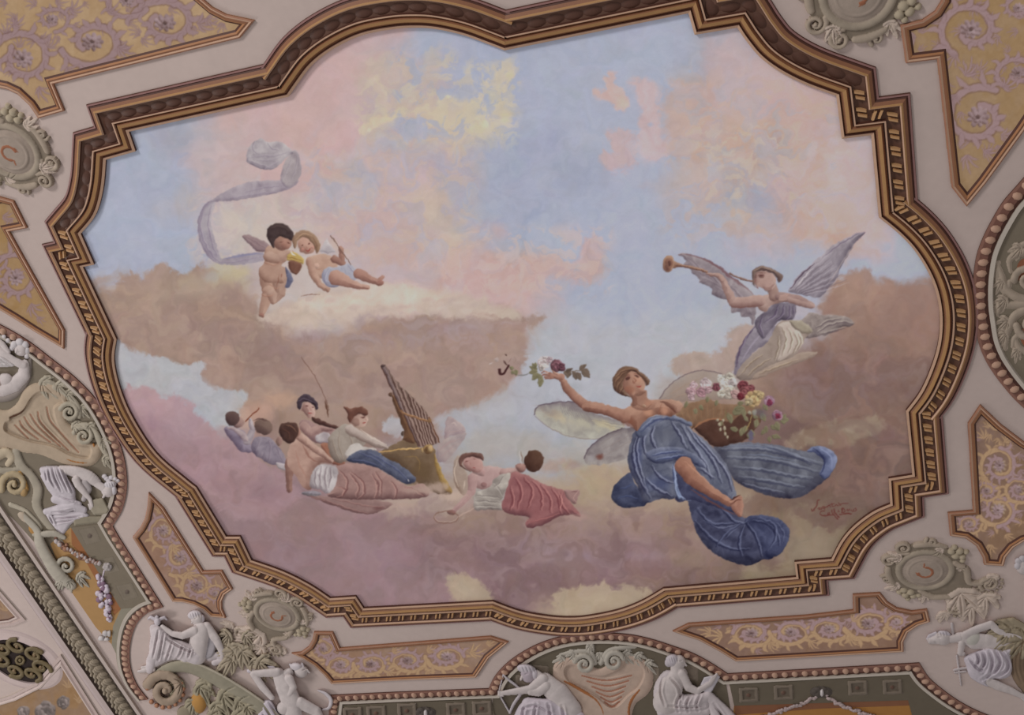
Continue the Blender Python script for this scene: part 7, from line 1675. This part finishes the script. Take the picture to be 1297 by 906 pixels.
    r.chain([(600, 752, 24, 16), (625, 800, 36, 14), (650, 860, 36, 12), (660, 920, 30, 10)], k=.6); r.chain([(595, 745, 18, 24), (550, 748, 15, 24), (508, 752, 14, 22), (540, 800, 14, 20), (575, 840, 11, 20)]); r.chain([(640, 770, 18, 26), (655, 800, 14, 28), (640, 830, 11, 28)])
    r.chain([(640, 745, 16, 14), (610, 765, 20, 14)]); r.dome(685, 742, 26, 24, 18, z=12); r.chain([(708, 738, 5, 20), (716, 746, 4, 18)]); r.groove([(700, 756), (712, 756)], 2, 4); r.groove([(690, 738), (702, 734)], 2, 4)
    r.chain([(620, 880, 26, 8), (680, 860, 24, 14), (740, 890, 20, 12), (770, 950, 16, 8)])
    r.part('hair', (210, 200, 204)); r.dome(668, 725, 24, 16, 16, 10, z=16)
    for k in range(4): r.chain([(650 + k * 14, 726, 6, 20), (644 + k * 15, 716 - k, 4, 18)])
    r.part('robe', (204, 194, 202)); r.slab([(530, 870), (570, 850), (600, 900), (640, 930), (700, 950), (540, 960)], 18, 20, z=4); r.chain([(490, 740, 8, 4), (530, 735, 12, 6), (580, 730, 10, 6)])
    for l in ([(545, 870), (570, 910), (580, 950)], [(565, 860), (595, 910), (610, 950)], [(540, 900), (560, 940)]): r.groove(l, 4, 7, ridge=5)
    r.part('crescent', (204, 194, 198)); r.chain([(750, 814, 3, 8), (778, 826, 6, 10), (797, 850, 7, 10), (790, 878, 6, 10), (765, 886, 3, 8)], curve=True)
    r.emit(t)
corner_bl()

# ---- lower right corner
def corner_br():
    z = Z(1160, 730, 5.146)
    t = thing_px('scroll_pediment', 'brown-grey acanthus pediment at the right edge in the lower right corner', 'ornament', 1280, 830, 'corner pediments')
    r = Relief(1215, 752, 1340, 950, 0.75, z); r.part('acanthus', (160, 148, 122))
    for x, y, l, a in ((700, 330, 220, 200), (700, 320, 200, 225), (700, 340, 200, 180), (690, 330, 160, 250), (640, 330, 180, 190), (720, 400, 200, 150)): r.acanthus(x, y, l, a, .35, 5, 30, z=6)
    r.part('curved_cornice', (134, 112, 92)); r.chain([(720, 380, 30, 4), (680, 460, 40, 6), (660, 560, 44, 6), (680, 660, 44, 6), (760, 760, 40, 6)], curve=True, k=.6)
    for o in (-30, 0, 30): r.groove([(720 + o, 400), (665 + o, 500), (655 + o, 600), (690 + o, 700)], 8, 10)
    r.emit(t)
    t = thing_px('stucco_figure', 'white stucco figure with a sword lying across the lower right corner under the cartouche', 'figure', 1240, 820, 'white stucco figures')
    r = Relief(1168, 780, 1330, 906, 0.55, z)
    r.part('body', WHT)
    r.dome(375, 412, 62, 52, 34, z=8, col=(196, 190, 182)); r.dome(470, 425, 60, 50, 26, z=8); r.chain([(280, 400, 34, 8), (320, 400, 40, 12), (380, 420, 56, 8), (480, 430, 48, 8), (600, 440, 36, 8), (680, 440, 24, 6)], k=.5)
    r.chain([(325, 385, 30, 22), (400, 345, 26, 24), (490, 315, 26, 26), (530, 350, 24, 24), (590, 385, 20, 20), (680, 402, 18, 18)]); r.chain([(300, 440, 24, 14), (290, 500, 20, 12), (310, 505, 14, 12)])
    r.chain([(230, 410, 26, 10), (290, 400, 28, 12)]); r.dome(175, 405, 56, 44, 34, 15, z=8); r.chain([(100, 420, 22, 10), (150, 410, 34, 14)]); r.chain([(80, 415, 9, 14), (90, 432, 10, 14)]); r.groove([(120, 428), (150, 440)], 5, 8); r.groove([(140, 398), (165, 402)], 5, 7)
    r.chain([(480, 690, 28, 12), (540, 715, 30, 14), (620, 745, 24, 12), (680, 775, 18, 10), (720, 790, 16, 8)]); r.chain([(690, 790, 12, 6), (720, 820, 8, 4)])
    r.part('hair', (204, 194, 200)); r.dome(185, 375, 42, 20, 22, 10, z=16); r.chain([(130, 375, 14, 10), (90, 392, 14, 10), (75, 408, 8, 8)])
    for a in range(4): r.groove([(140 + a * 20, 365), (150 + a * 20, 390)], 4, 6)
    r.part('robe', (204, 194, 202))
    r.slab([(318, 530), (400, 490), (480, 470), (560, 480), (630, 470), (620, 530), (630, 600), (610, 650), (560, 670), (500, 670), (460, 690), (470, 720), (400, 690), (350, 650), (330, 590)], 44, 70, z=6)
    for l in ([(480, 490), (500, 560), (480, 640), (430, 680)], [(520, 490), (550, 560), (520, 620), (470, 660)], [(560, 490), (600, 560), (590, 620), (520, 660)], [(440, 500), (450, 560), (420, 620)], [(350, 540), (400, 600), (450, 620)], [(400, 500), (410, 550), (390, 590)]): r.groove(l, 9, 15, ridge=12)
    r.part('sword', (200, 188, 188)); r.chain([(235, 310, 10, 4), (245, 400, 10, 4)]); r.chain([(268, 520, 7, 6), (280, 610, 7, 6), (295, 712, 4, 6)]); r.chain([(252, 612, 9, 8), (290, 604, 9, 8), (332, 598, 8, 8)]); r.chain([(255, 630, 6, 8), (290, 625, 7, 8), (325, 620, 6, 8)])
    r.emit(t)
    t = thing_px('stucco_figure', 'white stucco head of a figure cut by the right edge below the gilded panel', 'figure', 1294, 716, 'white stucco figures')
    r = Relief(1280, 700, 1340, 790, 0.5); r.part('body', WHT); r.dome(1296, 718, 9, 10, 7); r.chain([(1304, 738, 7, 2), (1312, 760, 12, 3), (1320, 780, 12, 3)]); r.part('hair', (206, 198, 202)); 
    for x, y in ((1290, 711), (1295, 708), (1301, 708), (1289, 717), (1305, 714)): r.dome(x, y, 4.5, h=4, z=4)
    r.emit(t)
corner_br()

# ---- laurel moulding, plain rails, and the bay beyond it
def laurel():
    t = thing_px('laurel_moulding', 'diagonal grey-green laurel leaf moulding across the lower left corner', 'moulding', 90, 780)
    line_ = np.array([(-5.50, 1.6), (-5.50, -5.2)])
    prof = [(-1.0, -0.003, (176, 160, 150)), (-1.0, 0.03, (196, 180, 172)), (-0.78, 0.032, (150, 136, 124)), (-0.72, 0.006, (84, 72, 64)), (-0.5, 0.004, (120, 110, 94)), (0.5, 0.004, (84, 72, 64)), (0.62, 0.006, (84, 70, 64)), (0.66, 0.03, (190, 172, 168)), (0.95, 0.03, (150, 136, 130)), (1.05, 0.008, (196, 178, 176)), (1.25, 0.006, (160, 142, 140)), (1.35, -0.003, None), (1.4, 0, None)]
    sweep('rails', densify(line_, 0.5, False), prof, 0.2, M_STUCCO, t, False, 1)
    V, Fc = [], []
    for (u, v, a, lu, lv) in ((0, 0, 0, .075, .036), (-.03, .045, 25, .07, .03), (-.03, -.045, -25, .07, .03), (0.04, .075, 35, .05, .02), (0.04, -.075, -35, .05, .02)):
        dv, df = dome(lu, lv, 0.045, 8, 3); b = len(V); ca, sa = math.cos(math.radians(a)), math.sin(math.radians(a))
        for x, y, zz in dv: V.append((u + x * ca - y * sa, v + x * sa + y * ca, zz * (1 - 0.35 * (x / lu))))
        Fc += [tuple(b + i for i in f) for f in df]
    pl = [q for q in along(densify(line_, 10, False), False, 0.105) if to_px(*q[0])[0] > -40 and to_px(*q[0])[1] < H + 40]
    copies('leaf_bunch', V, Fc, pl, 0.004, M_STUCCO, t, (164, 150, 132))
    # grille
    t = thing_px('ventilation_grille', 'round dark bronze grille of curled petals at the left edge near the bottom', 'grille', 28, 836)
    cx, cy = -6.36, -3.03; th = np.linspace(0, 2 * math.pi, 49)[:-1]
    circ = lambda q: np.stack([cx + q * np.cos(th), cy + q * np.sin(th)], 1)
    sweep('ring', circ(0.36), [(0, -0.003, (176, 156, 154)), (0, 0.02, (202, 182, 180)), (0.12, 0.014, (204, 184, 180)), (0.6, 0.010, (196, 176, 172)), (0.8, 0.004, (190, 170, 168)), (1.0, -0.003, None), (1.1, 0, None)], 0.16, M_STUCCO, t, True, 1, label='lilac plaster ring')
    p = circ(0.362); V = list(map(tuple, world(p[:, 0], p[:, 1], 0.003)))
    mesh_obj('dark_recess_disc', np.array(V), [tuple(range(len(V)))[::-1]], M_STUCCO, t, np.tile(s2l((44, 32, 30)), (len(V), 1)), smooth=False)  # flat disc coloured dark to stand for the shade inside the recess
    r = Relief(-14, 796, 72, 878, 0.5); r.part('petal', (112, 96, 66)); r.k = .9
    for k in range(7):
        a = k / 7 * 2 * math.pi + 0.3; X, Y = (cx + 0.235 * math.cos(a), cy + 0.235 * math.sin(a)); x, y = to_px(X, Y)
        pts = []
        for i in range(15):
            b = a + i * 0.5; q = 0.118 - i * 0.0062; xx, yy = to_px(X + q * math.cos(b), Y + q * math.sin(b)); pts.append((float(xx), float(yy), 3.2 - i * .09, 1))
        r.chain(pts); r.dome(float(x), float(y), 2.6, h=2.5, z=1, col=(124, 100, 70))
    x, y = to_px(cx, cy); r.chain([(float(x) + 5 * math.cos(b), float(y) + 5 * math.sin(b), 1.8, 1) for b in th[::6]] + [(float(x) + 5, float(y), 1.8, 1)]); r.dome(float(x), float(y), 2.5, h=2.5, z=1)
    r.emit(t, mat=M_GILT)
laurel()
# ---------------------------------------------------------------- camera, lights, view
import mathutils
cam_d = bpy.data.cameras.new('camera'); cam = bpy.data.objects.new('camera', cam_d)
bpy.context.collection.objects.link(cam)
cam_d.sensor_fit = 'HORIZONTAL'; cam_d.sensor_width = 36.0; cam_d.lens = F / W * 36.0
S = np.diag([-1.0, 1.0, -1.0])
ax = np.stack([S @ R[0], S @ -R[1], S @ -R[2]], 1)
M = mathutils.Matrix.Identity(4)
for i in range(3):
    for j in range(3): M[i][j] = ax[i, j]
cl = world(CAM[0], CAM[1], CAM[2])
for i in range(3): M[i][3] = cl[i]
cam.matrix_world = M
cam_d.clip_end = 200
bpy.context.scene.camera = cam

def area_light(name, X, Y, Z, size, power, col, target):
    d = bpy.data.lights.new(name, 'AREA'); d.shape = 'SQUARE'; d.size = size; d.energy = power; d.color = col
    o = bpy.data.objects.new(name, d); bpy.context.collection.objects.link(o)
    a = mathutils.Vector(world(X, Y, Z)); b = mathutils.Vector(world(*target))
    o.location = a; o.rotation_euler = (b - a).to_track_quat('-Z', 'Y').to_euler()
for k, (pos, P, tg) in enumerate(KEYS):
    area_light('added_key_light', *pos, 3.0, P, (1.0, 0.985, 0.965), tg)  # area lights added to shade the relief; no window is known there
w = bpy.data.worlds.new('world'); bpy.context.scene.world = w; w.use_nodes = True
bg = w.node_tree.nodes['Background']; bg.inputs[0].default_value = (1.0, 0.97, 0.96, 1); bg.inputs[1].default_value = WORLD_L
sc = bpy.context.scene
sc.view_settings.view_transform = 'Standard'; sc.view_settings.look = 'None'
sc.view_settings.exposure = 0.0; sc.view_settings.gamma = 1.0; sc.view_settings.use_curve_mapping = False
